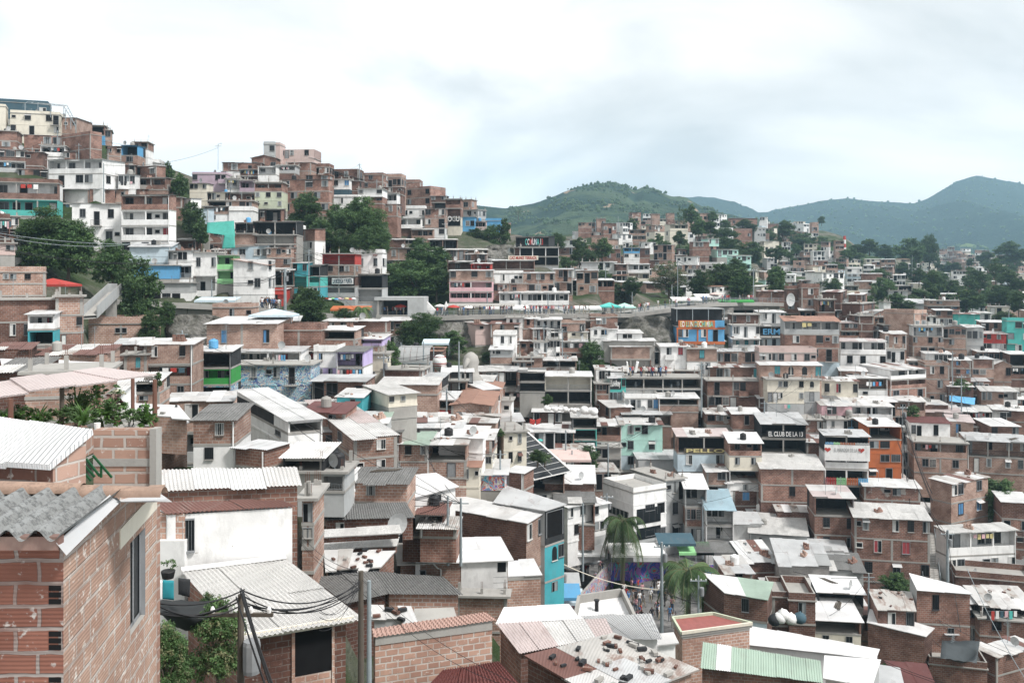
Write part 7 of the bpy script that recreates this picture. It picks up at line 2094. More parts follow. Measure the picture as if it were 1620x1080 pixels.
    for (px, py, mt, nm, lb) in ((1232, 984, WHITE, 'sack', 'leftmost white sack on the junk-filled terrace'), (1241, 980, WHITE, 'sack', 'white sack second from left on the junk-filled terrace'), (1250, 986, WHITE, 'sack', 'white sack next to the dark bag'), (1265, 985, M['a'], 'rubbish_bag', 'dark rubbish bag at the right of the sacks'), (1225, 988, M['n'], 'rubbish_bag', 'black rubbish bag left of the white sacks')):
        m = MB(); m.smooth = True; m.lathe([(.3, 0), (.55, .2), (.6, .55), (.42, .85), (.12, 1.0), (.05, 1.1)], mt, 10); o = m.build(nm, None, P(px, py, 82)); o.rotation_euler = (rg.uniform(-.2, .2), rg.uniform(-.2, .2), rg.uniform(0, 3)); tag(o, lb, 'sack' if nm == 'sack' else 'rubbish bag')
    m = MB(); m.lathe([(.2, 0), (.26, .25), (.24, .28)], BLACK, 10); o = m.build('hanging_basket', None, P(266, 914, 32.2)); tag(o, 'black hanging basket on the cracked white wall', 'flower basket')
    lf = MB(); leaf_cloud(lf, rg, [((0, 0, .45), (.35, .25, .25))], 9000, .05, [LF[0], LF[1]]); lf.build('plant', o)
oddities()

# ------------------------------------------------------------------ poles and wires
def pole(px, y0, y1, Y, mt, r, arm):
    if mt == 'n': return None
    top_ = P(px, y0, Y); z1 = P(px, y1, Y).z; root = empty('utility_pole', (top_.x, top_.y, z1 - 1)); h = top_.z - z1 + 1; m = MB(); mat = WOOD if mt == 'w' else STEEL
    m.tube((0, 0, 0), (0, 0, h), r * .9, r * .6, mat, 10); m.build('shaft', root)
    if arm:
        a = MB(); a.bar((-.8, 0, h - .5), (.8, 0, h - .5), .09, .09, mat)
        for x in (-.7, -.25, .25, .7): a.lathe([(.05, h - .45), (.06, h - .36), (.03, h - .3)], WHITE, 6, (x, 0, 0))
        a.build('crossarm', root)
        if Y < 150:
            b = MB(); b.lathe([(.2, h - 1.9), (.22, h - 1.8), (.22, h - 1.2), (.2, h - 1.1)], FRG, 10, (.3, -.1, 0)); b.build('transformer', root)
        else:
            b = MB(); b.poly_tube([(0, 0, h - .3), (.3, -.3, h), (.9, -.9, h + .05)], .04, mat, 5); b.box(.75, 1.2, -1.0, -.8, h - .02, h + .08, FRG); b.build('lamp_arm', root)
    root['category'] = 'utility pole'
    PLACED.append([root, px, (y0 + y1) / 2, ('weathered wooden' if mt == 'w' else 'pale steel') + ' utility pole', '']); return top_
for q in POLES: pole(*q)
def wires(a, b, lab, n=1, sag=.6, r=.02, spread=.25, mat=None):
    A, B = P(*a), P(*b); m = MB(); rg = random.Random(int(a[0] * 3 + b[0]))
    for i in range(n):
        o1 = Vector((rg.uniform(-spread, spread) * .5, 0, rg.uniform(-spread, spread))); o2 = Vector((0, 0, rg.uniform(-spread, spread))); s = sag * rg.uniform(.6, 1.5)
        m.poly_tube([(A + o1).lerp(B + o2, t / 14) - A - Vector((0, 0, s * 4 * (t / 14) * (1 - t / 14))) for t in range(15)], r, mat or BLACK, 4)
    o = m.build('power_cable', None, A); tag(o, lab, 'power cable'); return o
wires((381, 944, 22), (571, 922, 27), 'thick bundle of black cables between the cluttered pole and the wooden pole', 5, .5, .018, .2)
wires((381, 944, 22), (235, 960, 20), 'bundle of black cables running left from the cluttered pole', 5, .3, .02, .2)
wires((381, 944, 22), (440, 1120, 16), 'steep bundle of cables dropping right from the cluttered pole', 6, .05, .016, .25)
wires((571, 922, 27), (505, 980, 24), 'thin loose cables over the large pale corrugated roof', 4, .4, .008, .3)
wires((571, 922, 27), (880, 1120, 20), 'thin dark cable crossing the coral roofed house', 2, .5, .008, .3)
wires((571, 910, 27), (470, 840, 40), 'thin cables from the wooden pole to the white wall house', 3, .3, .01, .3)
wires((-20, 368, 95), (205, 388, 118), 'pale cable crossing the big dark trees', 2, .6, .03, .2, STEEL)
wires((-20, 392, 95), (320, 412, 118), 'thin cable sagging below the pale one across the trees', 2, 1.0, .025, .3)
wires((345, 232, 212), (164, 262, 166), 'thin cable crossing the sky above the left slope', 1, 1.5, .03)
wires((888, 892, 88), (1047, 932, 86), 'pale cable sagging over the alley', 2, .6, .025, .2, M['c'])
wires((1047, 930, 86), (1105, 952, 84), 'cable from the alley pole to the antenna pole', 2, .3, .025, .2)
wires((1428, 655, 133), (1475, 790, 118), 'dark cables falling beside the orange house', 5, .8, .03, .8)
wires((1428, 655, 133), (1440, 800, 118), 'second fall of cables down the narrow passage', 4, .5, .03, .8)
wires((1499, 842, 106), (1520, 1000, 80), 'dark cable slanting down at the lower right', 1, .5, .03)
wires((1499, 850, 106), (1420, 700, 128), 'cables rising from the lower right pole up the passage', 3, .8, .03, .5)
wires((1262, 520, 170), (1600, 1110, 60), 'long thin cable crossing the lower right corner', 1, 2, .02) if False else None
wires((1530, 900, 84), (1640, 1100, 60), 'grey cable slanting across the lower right roofs', 1, .6, .03, .1, STEEL)
wires((962, 706, 122), (895, 686, 122), 'short cables left of the mint green house', 3, .5, .025, .5)
wires((962, 706, 122), (1070, 640, 140), 'cables rising over the mint green house', 3, .8, .025, .5)
wires((451, 430, 134), (335, 446, 138), 'cables running left from the tall pole by the crowd', 4, .8, .03, .6)
wires((451, 430, 134), (600, 432, 165), 'cables running right from the tall pole by the crowd', 3, 1.0, .03, .6)
wires((1192, 428, 196), (1072, 410, 220), 'thin cables along the curved end of the walkway', 3, 1.5, .03, .8)
wires((607, 565, 112), (726, 545, 118), 'cables over the striped balloon', 3, .8, .025, .5)
wires((1392, 1050, 52), (1640, 1110, 44), 'two thin cables over the maroon roof at the bottom edge', 2, .4, .015, .3)

# slack service wires and slim poles all over the town
rw = random.Random(9); hk = [v for k, v in INFO.items() if 60 < v['Y'] < 230]
for i in range(26):
    v = rw.choice(hk); c, s = math.cos(v['a']), math.sin(v['a']); x = rw.choice((-.5, v['w'] + .4)); q = Vector((v['X0'] + x * c + s * .5, v['Y0'] + x * s - c * .5, v['zb'])); px = 810 + q.x / q.y * F; h = v['H'] + rw.uniform(1.2, 3.2)
    root = empty('utility_pole', q - Vector((0, 0, 2))); m = MB(); m.tube((0, 0, 0), (0, 0, h + 2), .12, .08, STEEL, 8); m.build('shaft', root); a_ = MB(); a_.bar((-.6, 0, h + 1.6), (.6, 0, h + 1.6), .07, .07, STEEL); a_.build('crossarm', root); root['category'] = 'utility pole'
    PLACED.append([root, px, HZ - (q.z + h) / q.y * F, 'slim pale utility pole', ''])
    top_ = q + Vector((0, 0, h - .4)); near_ = sorted(hk, key=lambda u: (u['X0'] - q.x) ** 2 + (u['Y0'] - q.y) ** 2)[2:12]
    m = MB()
    for u in rw.sample(near_, 4):
        e_ = Vector((u['X0'] + rw.uniform(0, u['w']) * math.cos(u['a']), u['Y0'] - .1, u['zb'] + u['H'] - .1)); sg = rw.uniform(.3, .9)
        m.poly_tube([top_.lerp(e_, t / 9) - top_ - Vector((0, 0, sg * 4 * (t / 9) * (1 - t / 9))) for t in range(10)], .022, BLACK, 4)
    o = m.build('power_cable', None, top_); o['category'] = 'power cable'; PLACED.append([o, px, HZ - (q.z + h) / q.y * F, 'fan of slack black service cables', ''])

# small things standing on the roofs
HS = [(k, v) for k, v in INFO.items()]
TK = {}
def tank_mesh(c):
    if c not in TK: m = MB(); m.lathe([(.50, 0), (.55, .1), (.55, .9), (.45, 1.05), (.2, 1.12), (.2, 1.18)], c, 14); TK[c] = m.mesh('water_tank')
    return TK[c]
def dish_mesh():
    if 'd' not in TK:
        m = MB()
        for i in range(14):
            a0, a1 = 2*math.pi*i/14, 2*math.pi*(i+1)/14
            for (r0, r1, d0, d1) in ((0, .25, 0, .03), (.25, .45, .03, .1)):
                pts = [(r0*math.cos(a0), -d0, r0*math.sin(a0) + .6), (r1*math.cos(a0), -d1, r1*math.sin(a0) + .6), (r1*math.cos(a1), -d1, r1*math.sin(a1) + .6), (r0*math.cos(a1), -d0, r0*math.sin(a1) + .6)]
                m.face(pts if r0 else pts[1:], WHITE if 0 else M['g'])
        m.tube((0, .05, 0), (0, .02, .6), .025, .025, STEEL, 6); m.bar((0, 0, .6), (0, -.4, .5), .02, .02, STEEL); TK['d'] = m.mesh('satellite_dish')
    return TK['d']
ra = random.Random(31)
def roof_at(v, x, y):
    for c in v['root'].children:
        if c.name.split('.')[0] == 'roof': me = c.data
    ok, loc, nn, i = None, None, None, None
    from mathutils.bvhtree import BVHTree
    b = BVHTree.FromPolygons([x_.co for x_ in me.vertices], [p.vertices for p in me.polygons]); h = b.ray_cast(Vector((x, y, 50)), Vector((0, 0, -1)))
    return h[0]
for k, v in HS:
    if v['Y'] > 260 or v['w'] < 3: continue
    if ra.random() < .26:
        x, y = ra.uniform(.7, v['w'] - .7), ra.uniform(1.0, max(1.2, v['d'] - 1)); h = roof_at(v, x, y)
        if h:
            c, s = math.cos(v['a']), math.sin(v['a']); loc = (v['X0'] + x * c - y * s, v['Y0'] + x * s + y * c, v['zb'] + h.z - .03)
            mt, cn = ra.choice(((BLACK, 'black'),) * 4 + ((M['N'], 'grey'), (M['N'], 'grey'), (M['B'], 'blue'), (M['w'], 'white')))
            o = link('water_tank', tank_mesh(mt), None, loc, 0, (ra.uniform(.6, .95),) * 3); o['category'] = 'water tank'
            PLACED.append([o, 810 + loc[0] / loc[1] * F, HZ - loc[2] / loc[1] * F, cn + ' water tank on a roof', ''])
    if ra.random() < .22 and v['Y'] < 200:
        x, y = ra.uniform(.5, v['w'] - .5), ra.uniform(.3, 1.2); h = roof_at(v, x, y)
        if h:
            c, s = math.cos(v['a']), math.sin(v['a']); loc = (v['X0'] + x * c - y * s, v['Y0'] + x * s + y * c, v['zb'] + h.z - .02)
            o = link('satellite_dish', dish_mesh(), None, loc, ra.uniform(-1, 1)); o['category'] = 'satellite dish'
            PLACED.append([o, 810 + loc[0] / loc[1] * F, HZ - loc[2] / loc[1] * F, 'grey satellite dish on a roof', ''])
JK = []
for (c1, nm, lb) in (('p', 'brick_stack', 'stack of spare bricks'), ('b', 'brick_stack', 'stack of spare bricks'), ('N', 'sand_sack', 'pile of cement bags')):
    m = MB()
    for a_ in range(4):
        for b_ in range(3): m.box(a_ * .27 - .5, a_ * .27 - .27, b_ * .2 - .3, b_ * .2 - .12, 0, .14 * (1 + (a_ * 7 + b_ * 5) % 4), M[c1])
    JK.append((m.mesh(nm), nm, lb))
m = MB(); [m.bar((-1.2 + .1 * i, -.3 + .12 * i, .03 + .03 * (i % 2)), (1.0 + .1 * i, -.1 + .1 * i, .06), .08, .05, WOOD) for i in range(6)]; JK.append((m.mesh('timber_pile'), 'timber_pile', 'pile of weathered timber'))
m = MB(); m.tube((0, 0, 0), (0, 0, 2.4), .025, .02, STEEL, 6)
for i in range(5): m.bar((-.45 + .05 * i, 0, 1.7 + .15 * i), (.45 - .05 * i, 0, 1.7 + .15 * i), .02, .02, STEEL)
JK.append((m.mesh('aerial'), 'aerial', 'thin television aerial'))
for k, v in HS:
    if v['Y'] > 210 or v['w'] < 3: continue
    for _ in range(2):
        if ra.random() < .42:
            x, y = ra.uniform(.8, v['w'] - .8), ra.uniform(.8, max(1.0, v['d'] - .8)); h = roof_at(v, x, y)
            if h:
                c, s = math.cos(v['a']), math.sin(v['a']); loc = (v['X0'] + x * c - y * s, v['Y0'] + x * s + y * c, v['zb'] + h.z - .02); me, nm, lb = ra.choice(JK + JK[-1:])
                o = link(nm, me, None, loc, ra.uniform(0, 3), (ra.uniform(.7, 1.2),) * 3); o['category'] = nm.replace('_', ' '); o['group'] = lb + 's on the roofs' if lb[-1] != 's' else lb + ' on the roofs'; PLACED.append([o, 810 + loc[0] / loc[1] * F, HZ - loc[2] / loc[1] * F, lb + ' on a roof', ''])
for (px, py, Y, s) in ((627, 828, 57, 1.6), (1249, 474, 189, 3.2)):
    o = link('satellite_dish', dish_mesh(), None, P(px, py, Y) - Vector((0, 0, .6 * s)), .6, (s,) * 3); o['category'] = 'satellite dish'; PLACED.append([o, px, py, 'large pinkish satellite dish' if px < 700 else 'large round satellite dish on a mast', ''])
# ------------------------------------------------------------------ ground
G = np.array(GROUND)
extra = []
for (px, py, Y) in CTRL: q = P(px, py, Y); extra.append((q.x, q.y, q.z - .4 - (6 if py > 640 else (2 if py > 560 else 0))))
for (px, Y, z) in ((0, 240, 20), (100, 240, 20), (250, 250, 18), (400, 275, 20), (550, 280, 18), (650, 310, 14), (740, 320, 5), (0, 320, 5), (300, 340, 5), (600, 400, 0), (800, 330, 4), (900, 480, 12), (1050, 540, 18), (1200, 720, 14), (1350, 640, -2), (1400, 800, -8), (1300, 900, -8),
                   (1500, 1000, 6), (1650, 1000, 8), (1900, 500, 0), (1900, 200, -20), (1900, 100, -40), (-300, 200, 30), (-300, 100, 0), (-400, 40, -8), (0, 4, -10), (800, 6, -12), (1600, 8, -16), (2400, 20, -25)):
    extra.append((((px - 810) / F) * Y, Y, z))
A = np.concatenate([G, np.array(extra)]); A[:, 2] -= 0.35
# rows spaced evenly in log distance keep the mesh fine near the viewpoint
ys = np.exp(np.linspace(math.log(4), math.log(1150), 210)); ts = np.linspace(-1.0, 1.05, 330)
YY, TT = np.meshgrid(ys, ts, indexing='ij'); XX = YY * TT
Q = np.stack([XX.ravel(), YY.ravel()], 1); Z = np.empty(len(Q))
for i in range(0, len(Q), 4000):
    q = Q[i:i + 4000]; d2 = ((q[:, None] - A[None, :, :2]) ** 2).sum(-1) / (q[:, 1:2] ** 2) * 1e4 + .02
    # metres scaled by distance so near ground follows near points closely
    w = 1 / d2 ** 2.2; Z[i:i + 4000] = (w @ A[:, 2]) / w.sum(1)
Z = Z.reshape(XX.shape)
for _ in range(2):
    Zp = np.pad(Z, 1, mode='edge'); Z = (Zp[:-2, 1:-1] + Zp[2:, 1:-1] + Zp[1:-1, :-2] + Zp[1:-1, 2:] + 2 * Z) / 6
for (vx, vy, vY) in VW:
    if vx > 560: GUARD.append((vx - 45, vx + 45, vy + 22, vY + 1))
    elif vx > 0: GUARD.append((vx - 70, vx + 70, vy + 16, vY + 1))
GUARD += [(470, 870, 935, 66), (470, 640, 905, 50), (590, 680, 545, 156), (905, 1065, 1000, 106), (900, 960, 985, 118), (860, 910, 985, 98), (240, 340, 552, 108), (620, 760, 600, 124)]
for (x0, x1, yb, Y) in GUARD:          # the slope in front of a thing stays under its foot
    t0_, t1_ = (x0 - 810) / F - .002, (x1 - 810) / F + .002
    c_ = np.where((ts >= t0_) & (ts <= t1_))[0]; r_ = np.where(ys < Y - .3)[0]
    if len(c_) == 0 or len(r_) == 0: continue
    lim = (HZ - yb - 1) / F * ys[r_] - .15
    Z[np.ix_(r_, c_)] = np.minimum(Z[np.ix_(r_, c_)], lim[:, None])
def grid_mesh(name, X, Y, Z, mat):
    n, m = X.shape; me = bpy.data.meshes.new(name)
    v = np.stack([X.ravel(), Y.ravel(), Z.ravel()], 1)
    idx = np.arange(n * m).reshape(n, m); f = np.stack([idx[:-1, :-1], idx[:-1, 1:], idx[1:, 1:], idx[1:, :-1]], -1).reshape(-1, 4)
    me.from_pydata(v.tolist(), [], f.tolist()); me.materials.append(mat); me.polygons.foreach_set('use_smooth', [True] * len(f)); me.update()
    o = bpy.data.objects.new(name, me); COL.objects.link(o); o['kind'] = 'structure'; return o
def ground_mat():
    m, t, b = base_mat('hillside', 0.95, 0.1); v = t.nodes.new('ShaderNodeNewGeometry').outputs['Position']
    g = mixc(t, noise(t, v, .25, 6, .7, .35, .65), (0.025, 0.045, 0.018), (0.05, 0.075, 0.03)); e_ = mixc(t, noise(t, v, .8, 6, .7, .4, .6), (0.13, 0.115, 0.095), (0.20, 0.185, 0.165))
    c = mixc(t, noise(t, v, .045, 5, .65, .46, .64), g, e_); t.links.new(c, b.inputs['Base Color']); bump(t, b, noise(t, v, 1.2, 6, .7, .3, .7), .8, .4); return m
grid_mesh('hillside', XX, YY, Z, ground_mat())

# paving of the alley
pY = np.linspace(84, 126, 16); pX = np.linspace(852, 1110, 24); PXg, PYg = np.meshgrid(pX, pY); 
pm_, pt_, pb_ = base_mat('paving', .9, .2); pv_ = pt_.nodes.new('ShaderNodeNewGeometry').outputs['Position']; pt_.links.new(mixc(pt_, noise(pt_, pv_, 1.2, 5, .6, .35, .65), (0.09, 0.09, 0.09), (0.19, 0.185, 0.18)), pb_.inputs['Base Color'])
grid_mesh('alley_paving', (PXg - 810) / F * PYg, PYg, np.interp(PYg, [86, 100, 112, 124], [-37.0, -37.2, -37.0, -36]) - .02, pm_)

# far hills: ridge line columns, rows, distance
def hill_mat(name, c1, c2, grass, lo, hi, sc=.004):
    m, t, b = base_mat(name, 0.95, 0.05); v = t.nodes.new('ShaderNodeNewGeometry').outputs['Position']
    f = mixc(t, noise(t, v, .05, 5, .7, .35, .65), c1, c2); p = noise(t, v, sc, 5, .6, lo, hi, .6)
    c = mixc(t, p, f, mixc(t, noise(t, v, .02, 4, .6, .4, .6), grass, tuple(x * .7 for x in grass)))
    clear = noise(t, v, sc * 3.5, 3, .5, .68, .70, .3); c = mixc(t, clear, c, (0.34, 0.25, 0.17)) if name == 'near_hill' else c
    t.links.new(c, b.inputs['Base Color']); bump(t, b, noise(t, v, .12, 5, .7, .3, .7), 1.0, 4.0); return m
rn = np.random.RandomState(5)
def vnoise(x, y, seed):
    r = np.random.RandomState(seed).rand(256, 256); xi, yi = np.floor(x).astype(int), np.floor(y).astype(int); fx, fy = x - xi, y - yi
    fx, fy = fx * fx * (3 - 2 * fx), fy * fy * (3 - 2 * fy); g = lambda a, b: r[a % 256, b % 256]
    return (g(xi, yi) * (1 - fx) + g(xi + 1, yi) * fx) * (1 - fy) + (g(xi, yi + 1) * (1 - fx) + g(xi + 1, yi + 1) * fx) * fy - .5
def fbm(x, y, seed, o=5): return sum(vnoise(x * 2 ** i, y * 2 ** i, seed + i) / 2 ** i for i in range(o))
HILLS = {}
def hill(name, prof, Yr, Yf, zf, mat, amp, nx=420, ny=110, canopy=5.0):
    p = np.array(prof, float); px = np.linspace(p[0, 0], p[-1, 0], nx); zr = (HZ - np.interp(px, p[:, 0], p[:, 1])) / F * Yr
    t = np.linspace(0, 1.25, ny); T, PX = np.meshgrid(t, px, indexing='ij'); Y = Yf + (Yr - Yf) * T; X = (PX - 810) / F * Y
    s = np.where(T < 1, T ** 1.15, 1 - (T - 1) * 2.0); k0 = 1
    z = zf + (zr[None] - zf) * s; k = np.clip(1 - np.abs(T - .5) * 1.9, 0, 1)
    gul = np.abs(fbm(X / amp[1] + .25 * Y / amp[1], Y / (amp[1] * 2.5), 3)) ; z = z - gul * amp[0] * k * 2 + fbm(X / amp[1], Y / amp[1], 9) * amp[0] * k
    z = z + np.maximum(0, fbm(X / 26, Y / 26, 21, 4)) * canopy * 1.6
    o = grid_mesh(name, X, Y, z, mat); HILLS[name] = (X, Y, z); return o
hill('far_mountain', [(960, 345), (1060, 311), (1100, 309.5), (1130, 310), (1160, 317), (1200, 334), (1215, 334), (1240, 327), (1270, 322), (1300, 316), (1340, 313), (1380, 317), (1420, 319), (1445, 320), (1465, 314), (1485, 303), (1510, 288), (1530, 281), (1550, 278), (1580, 283), (1620, 291), (1750, 300), (2100, 330)],
     3000, 1250, -30, hill_mat('mountain_forest', (0.016, 0.035, 0.026), (0.030, 0.055, 0.036), (0.06, 0.10, 0.05), .60, .70, .0022), (90, 520), canopy=5)
hill('green_hill', [(600, 345), (700, 330), (745, 323), (800, 329), (850, 320), (880, 309), (905, 298), (935, 291), (960, 289), (985, 292), (1005, 302), (1018, 296), (1035, 301), (1060, 310), (1090, 316), (1130, 335), (1170, 346), (1210, 352), (1260, 366), (1330, 385), (1400, 400), (1480, 412), (1560, 415), (1700, 420)],
     1350, 560, -8, hill_mat('near_hill', (0.020, 0.044, 0.032), (0.035, 0.066, 0.042), (0.085, 0.125, 0.068), .47, .56, .006), (22, 160), canopy=4)
hill('grassy_knoll', [(1440, 428), (1470, 412), (1500, 393), (1530, 384), (1560, 390), (1600, 405), (1640, 414), (1750, 425)], 1900, 1300, -10, hill_mat('knoll_grass', (0.12, 0.17, 0.07), (0.15, 0.20, 0.08), (0.06, 0.10, 0.04), .58, .66, .01), (10, 120), 160, 50, canopy=3)
# woods on the hills: one mass of small tree crowns
def woods(name, hillname, n, size, seed, pred, mats, lab):
    X, Y, z = HILLS[hillname]; rg = np.random.RandomState(seed); m = MB(); c = 0
    ico = [Vector(v) for v in ((0, 0, 1), (.9, 0, .35), (.28, .85, .35), (-.72, .53, .35), (-.72, -.53, .35), (.28, -.85, .35), (.6, .45, -.5), (-.3, .7, -.5), (-.8, 0, -.5), (-.3, -.7, -.5), (.6, -.45, -.5))]
    fc = [(0, 1, 2), (0, 2, 3), (0, 3, 4), (0, 4, 5), (0, 5, 1), (1, 6, 2), (2, 7, 3), (3, 8, 4), (4, 9, 5), (5, 10, 1), (2, 6, 7), (3, 7, 8), (4, 8, 9), (5, 9, 10), (1, 10, 6)]
    while c < n:
        i, j = rg.randint(0, int(X.shape[0] * .8)), rg.randint(0, X.shape[1]); x, y, h = X[i, j], Y[i, j], z[i, j]; px = 810 + x / y * F
        if not pred(px, HZ - h / y * F, rg): continue
        c += 1; s = size * rg.uniform(.6, 1.4); b = len(m.v); k = m.mi(mats[rg.randint(len(mats))]); o = Vector((x + rg.uniform(-6, 6), y + rg.uniform(-6, 6), h + s * .5))
        m.v.extend([tuple(o + Vector((v.x * s * rg.uniform(.8, 1.2), v.y * s, v.z * s * 1.1))) for v in ico])
        for f in fc: m.f.append(tuple(b + q for q in f)); m.m.append(k)
    ob = m.build(name); tag(ob, lab, 'woodland', kind='stuff')
def pg(px, py, rg):
    band = abs(py - (325 + (px - 900) * .06)) < 9 and 870 < px < 1040
    n_ = vnoise(np.array([px / 28.]), np.array([py / 9.]), 44)[0]
    return band or n_ > .08 or (px > 1200 and rg.rand() < .75) or py < 303 and rg.rand() < .5
woods('hill_woods', 'green_hill', 7000, 2.2, 1, pg, [LF[0], LF[0], LF[1]], 'dark woods scattered over the green hill behind the town')
woods('mountain_woods', 'far_mountain', 3000, 3.8, 2, lambda px, py, rg: px > 1150 and rg.rand() < .9, [LF[0], LF[0], LF[1]], 'dense forest covering the blue mountain')

# grey rock slope below the walkway
def rock(px0, px1, py0, py1, Y, name, lab):
    a = P(px0, py1, Y); k = Y / F; w, h = (px1 - px0) * k, (py1 - py0) * k; n, mm = 22, 26
    m = MB(); m.smooth = True; kk = m.mi(ROCK)
    for j in range(mm + 1):
        for i in range(n + 1):
            u, v = i / n, j / mm; f = fbm(np.array([u * w / 2.2]), np.array([v * h / 2.2]), int(px0), 4)[0]
            edge = (1 - abs(2 * u - 1) ** 4)
            m.v.append((u * w, (1 - edge) * 4 + v * 3 + f * 2.2, v * h * (.65 + .35 * edge) - 1))
    for j in range(mm):
        for i in range(n): q = j * (n + 1) + i; m.f.append((q, q + 1, q + n + 2, q + n + 1)); m.m.append(kk)
    o = m.build(name, None, a); o['kind'] = 'structure'
rmt, rt_, rb_ = base_mat('rock', .95, .1); v_ = rt_.nodes.new('ShaderNodeNewGeometry').outputs['Position']
rt_.links.new(mixc(rt_, noise(rt_, v_, .5, 7, .7, .4, .6, .5), (0.12, 0.12, 0.10), (0.30, 0.29, 0.27)), rb_.inputs['Base Color']); bump(rt_, rb_, noise(rt_, v_, 1.1, 6, .7, .3, .7), 1.0, .5); ROCK = rmt
rock(236, 345, 486, 556, 110, 'rock_slope', ''); rock(985, 1078, 492, 548, 163, 'rock_slope', ''); rock(672, 770, 502, 548, 156, 'rock_slope', ''); rock(760, 830, 380, 412, 225, 'rock_slope', '')

# ------------------------------------------------------------------ air
hz = MB(); hz.box(-5200, 5200, -60, 3420, float(min(Z.min(), -60)) - 3, 375, None)
me = bpy.data.meshes.new('haze'); me.from_pydata(hz.v, [], hz.f); hm = bpy.data.materials.new('haze_air'); hm.use_nodes = True; ht = hm.node_tree; ht.nodes.clear()
ho = ht.nodes.new('ShaderNodeOutputMaterial'); pv = ht.nodes.new('ShaderNodeVolumePrincipled'); pv.inputs['Color'].default_value = (0.52, 0.79, 1.0, 1); pv.inputs['Density'].default_value = 0.00018; pv.inputs['Anisotropy'].default_value = 0.2
ht.links.new(pv.outputs[0], ho.inputs['Volume']); me.materials.append(hm); ho_ = bpy.data.objects.new('haze', me); COL.objects.link(ho_); ho_['kind'] = 'stuff'

# unused tree prototypes away
for v in PR.values():
    for o in v:
        if o.name in used or any(o is p[0] for p in PLACED): continue
        if 'category' not in o:
            for c in kids(o): bpy.data.objects.remove(c)
            bpy.data.objects.remove(o)
for o in bpy.data.objects:
    if 'proto' in o: del o['proto']

# past three hundred houses the smallest are one mass
def merge_small_houses(limit=296):
    hs = [p for p in PLACED if p[0].get('category') == 'house']
    size = lambda p: max((abs(c[0]) for c in p[0].bound_box), default=0)
    def pix(p):
        vol = 0
        for c in p[0].children:
            if c.name.startswith('wall'): d = c.dimensions; vol = d.x * d.z / p[0].location.y ** 2
        return vol
    if len(hs) <= limit: return
    bpy.context.view_layer.update()
    hs.sort(key=pix, reverse=True); rest = [p for p in hs[limit:] if not p[4]]
    V, Fc, Mi, ms, UV = [], [], [], [], []
    for p in rest:
        for c in list(p[0].children_recursive):
            if c.type != 'MESH': continue
            b = len(V); mw = c.matrix_world; me = c.data
            V.extend([tuple(mw @ v.co) for v in me.vertices]); loc = []
            for m in me.materials:
                if m not in ms: ms.append(m)
                loc.append(ms.index(m))
            uv = me.uv_layers[0].data
            for f in me.polygons:
                Fc.append(tuple(b + i for i in f.vertices)); Mi.append(loc[f.material_index]); UV.extend([tuple(uv[l].uv) for l in f.loop_indices])
        for c in list(p[0].children_recursive): bpy.data.objects.remove(c)
        bpy.data.objects.remove(p[0]); PLACED.remove(p)
    me = bpy.data.meshes.new('distant_houses'); me.from_pydata(V, [], Fc)
    for m in ms: me.materials.append(m)
    me.polygons.foreach_set('material_index', Mi); u = me.uv_layers.new(name='UVMap'); u.data.foreach_set('uv', np.array(UV, dtype=np.float32).ravel()); me.update()
    o = bpy.data.objects.new('distant_houses', me); COL.objects.link(o); tag(o, 'mass of the smallest far houses on the distant slopes', 'houses', kind='stuff')
merge_small_houses()

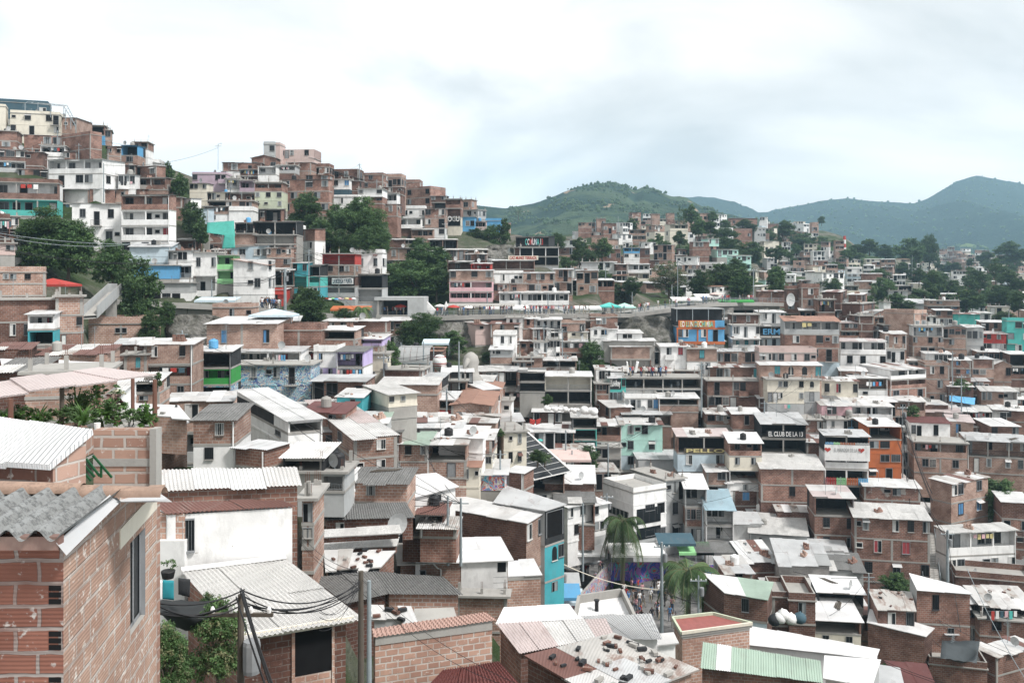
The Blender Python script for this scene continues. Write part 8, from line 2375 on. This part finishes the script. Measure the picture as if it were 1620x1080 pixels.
# ------------------------------------------------------------------ labels that single each thing out
LM = [('navy hilltop storey', 40, 170), ('grey skyline tower', 425, 245), ('mauve house', 330, 290), ('teal balcony house', 45, 315), ('pale green house on columns', 424, 310), ('black ragged bar', 435, 360),
      ('teal tarpaulin', 350, 365), ('red market tent', 84, 452), ('green balcony house', 356, 427), ('red shop', 410, 472), ('two-storey skyline block', 660, 307), ('lettered cream house', 717, 345),
      ('umbrella-lined walkway', 730, 490), ('pink three-storey house', 745, 452), ('open white bar frame', 853, 405), ('curved walkway end', 1150, 480), ('blue orange-banded house', 1108, 530),
      ('crowded green terrace', 1049, 615), ('mint green house', 1015, 708), ('black lettered club', 1240, 706), ('tall cream house', 1243, 628), ('orange house', 1400, 717), ('rainbow fence house', 1340, 742),
      ('huge blank brick wall', 1253, 782), ('outdoor stairway', 1470, 880), ('white villa', 1553, 880), ('tall teal building', 1611, 535), ('white balustrade house', 1468, 540), ('tile roofed gallery house', 1284, 550),
      ('striped far chimney', 1336, 392), ('green far house', 1297, 447), ('grassy far knoll', 1535, 400), ('bare ridge treetops', 1075, 350), ('half-hidden ridge house', 1175, 380), ('striped balloon', 695, 574),
      ('graffiti wall', 430, 610), ('dark green house', 332, 596), ('blue-window brick house', 382, 536), ('rooftop garden', 130, 660), ('red sheet roof', 512, 640), ('gabled brick house', 745, 652), ('glass covered escalator', 865, 710),
      ('kite-shaped white roof', 680, 765), ('white wall house', 380, 850), ('blinding white roof', 716, 870), ('turquoise alley house', 875, 860), ('grey public building', 1005, 800), ('purple mural', 1010, 910), ('red flat roof', 1125, 985),
      ('pale green sheet roof', 1205, 1045), ('coral tile roof', 690, 1000), ('pale corrugated roof', 430, 950), ('white awnings', 1328, 950), ('slanting white roof', 1490, 935), ('blue tarpaulin', 1522, 632), ('white debris-roof row', 1360, 650),
      ('sprayed blue letters', 1225, 490), ('white far shed', 1427, 427), ('red corner block', 1430, 515), ('raised stair bridge', 158, 480), ('grey station', 633, 500), ('rock slope', 290, 520), ('long white balcony', 824, 472),
      ('low mint house', 675, 405), ('white villa tree', 1588, 800)]
SEEN = {}
for p in PLACED:
    try: o = p[0]; o.name
    except ReferenceError: continue
    lab = p[4]
    if lab and lab != '@idx': o['label'] = lab; SEEN[lab] = 1; continue
    SEEN.setdefault('#', []).append(p)
def rel(px, py, L):
    dx, dy = px - L[1], py - L[2]
    if math.hypot(dx, dy) < 9: return 'right at the'
    if abs(dx) > abs(dy) * 2: return 'right of the' if dx > 0 else 'left of the'
    if abs(dy) > abs(dx) * 2: return 'below the' if dy > 0 else 'above the'
    return ('lower ' if dy > 0 else 'upper ') + ('right of the' if dx > 0 else 'left of the')
pend = {}
for p in SEEN.pop('#', []):
    L = sorted(LM, key=lambda l: math.hypot(p[1] - l[1], p[2] - l[2])); best = None
    for l in L[:8]:
        s = f"{p[3]}, {rel(p[1], p[2], l)} {l[0]}"
        if len(s.split()) <= 16 and s not in pend and s not in SEEN: best = s; break
    if best is None:
        l = L[0]
        for l in L:
            for od in ('farther', 'third', 'fourth', 'fifth', 'sixth', 'seventh'):
                s = f"{p[3]}, {od} one {rel(p[1], p[2], l)} {l[0]}"
                if s not in pend: best = s; break
            if best: break
    pend[best] = p; p[0]['label'] = ' '.join(best.split()[:16])
    c = p[0].get('category')
    if 'group' not in p[0]: p[0]['group'] = {'house': 'houses stacked up the hillside', 'tree': 'trees among the houses', 'bush': 'bushes among the houses', 'palm': 'palms', 'utility pole': 'utility poles', 'water tank': 'water tanks on the roofs', 'satellite dish': 'satellite dishes on the roofs'}.get(c, 'things')
print('labelled', len(pend), 'objects', len(bpy.data.objects))
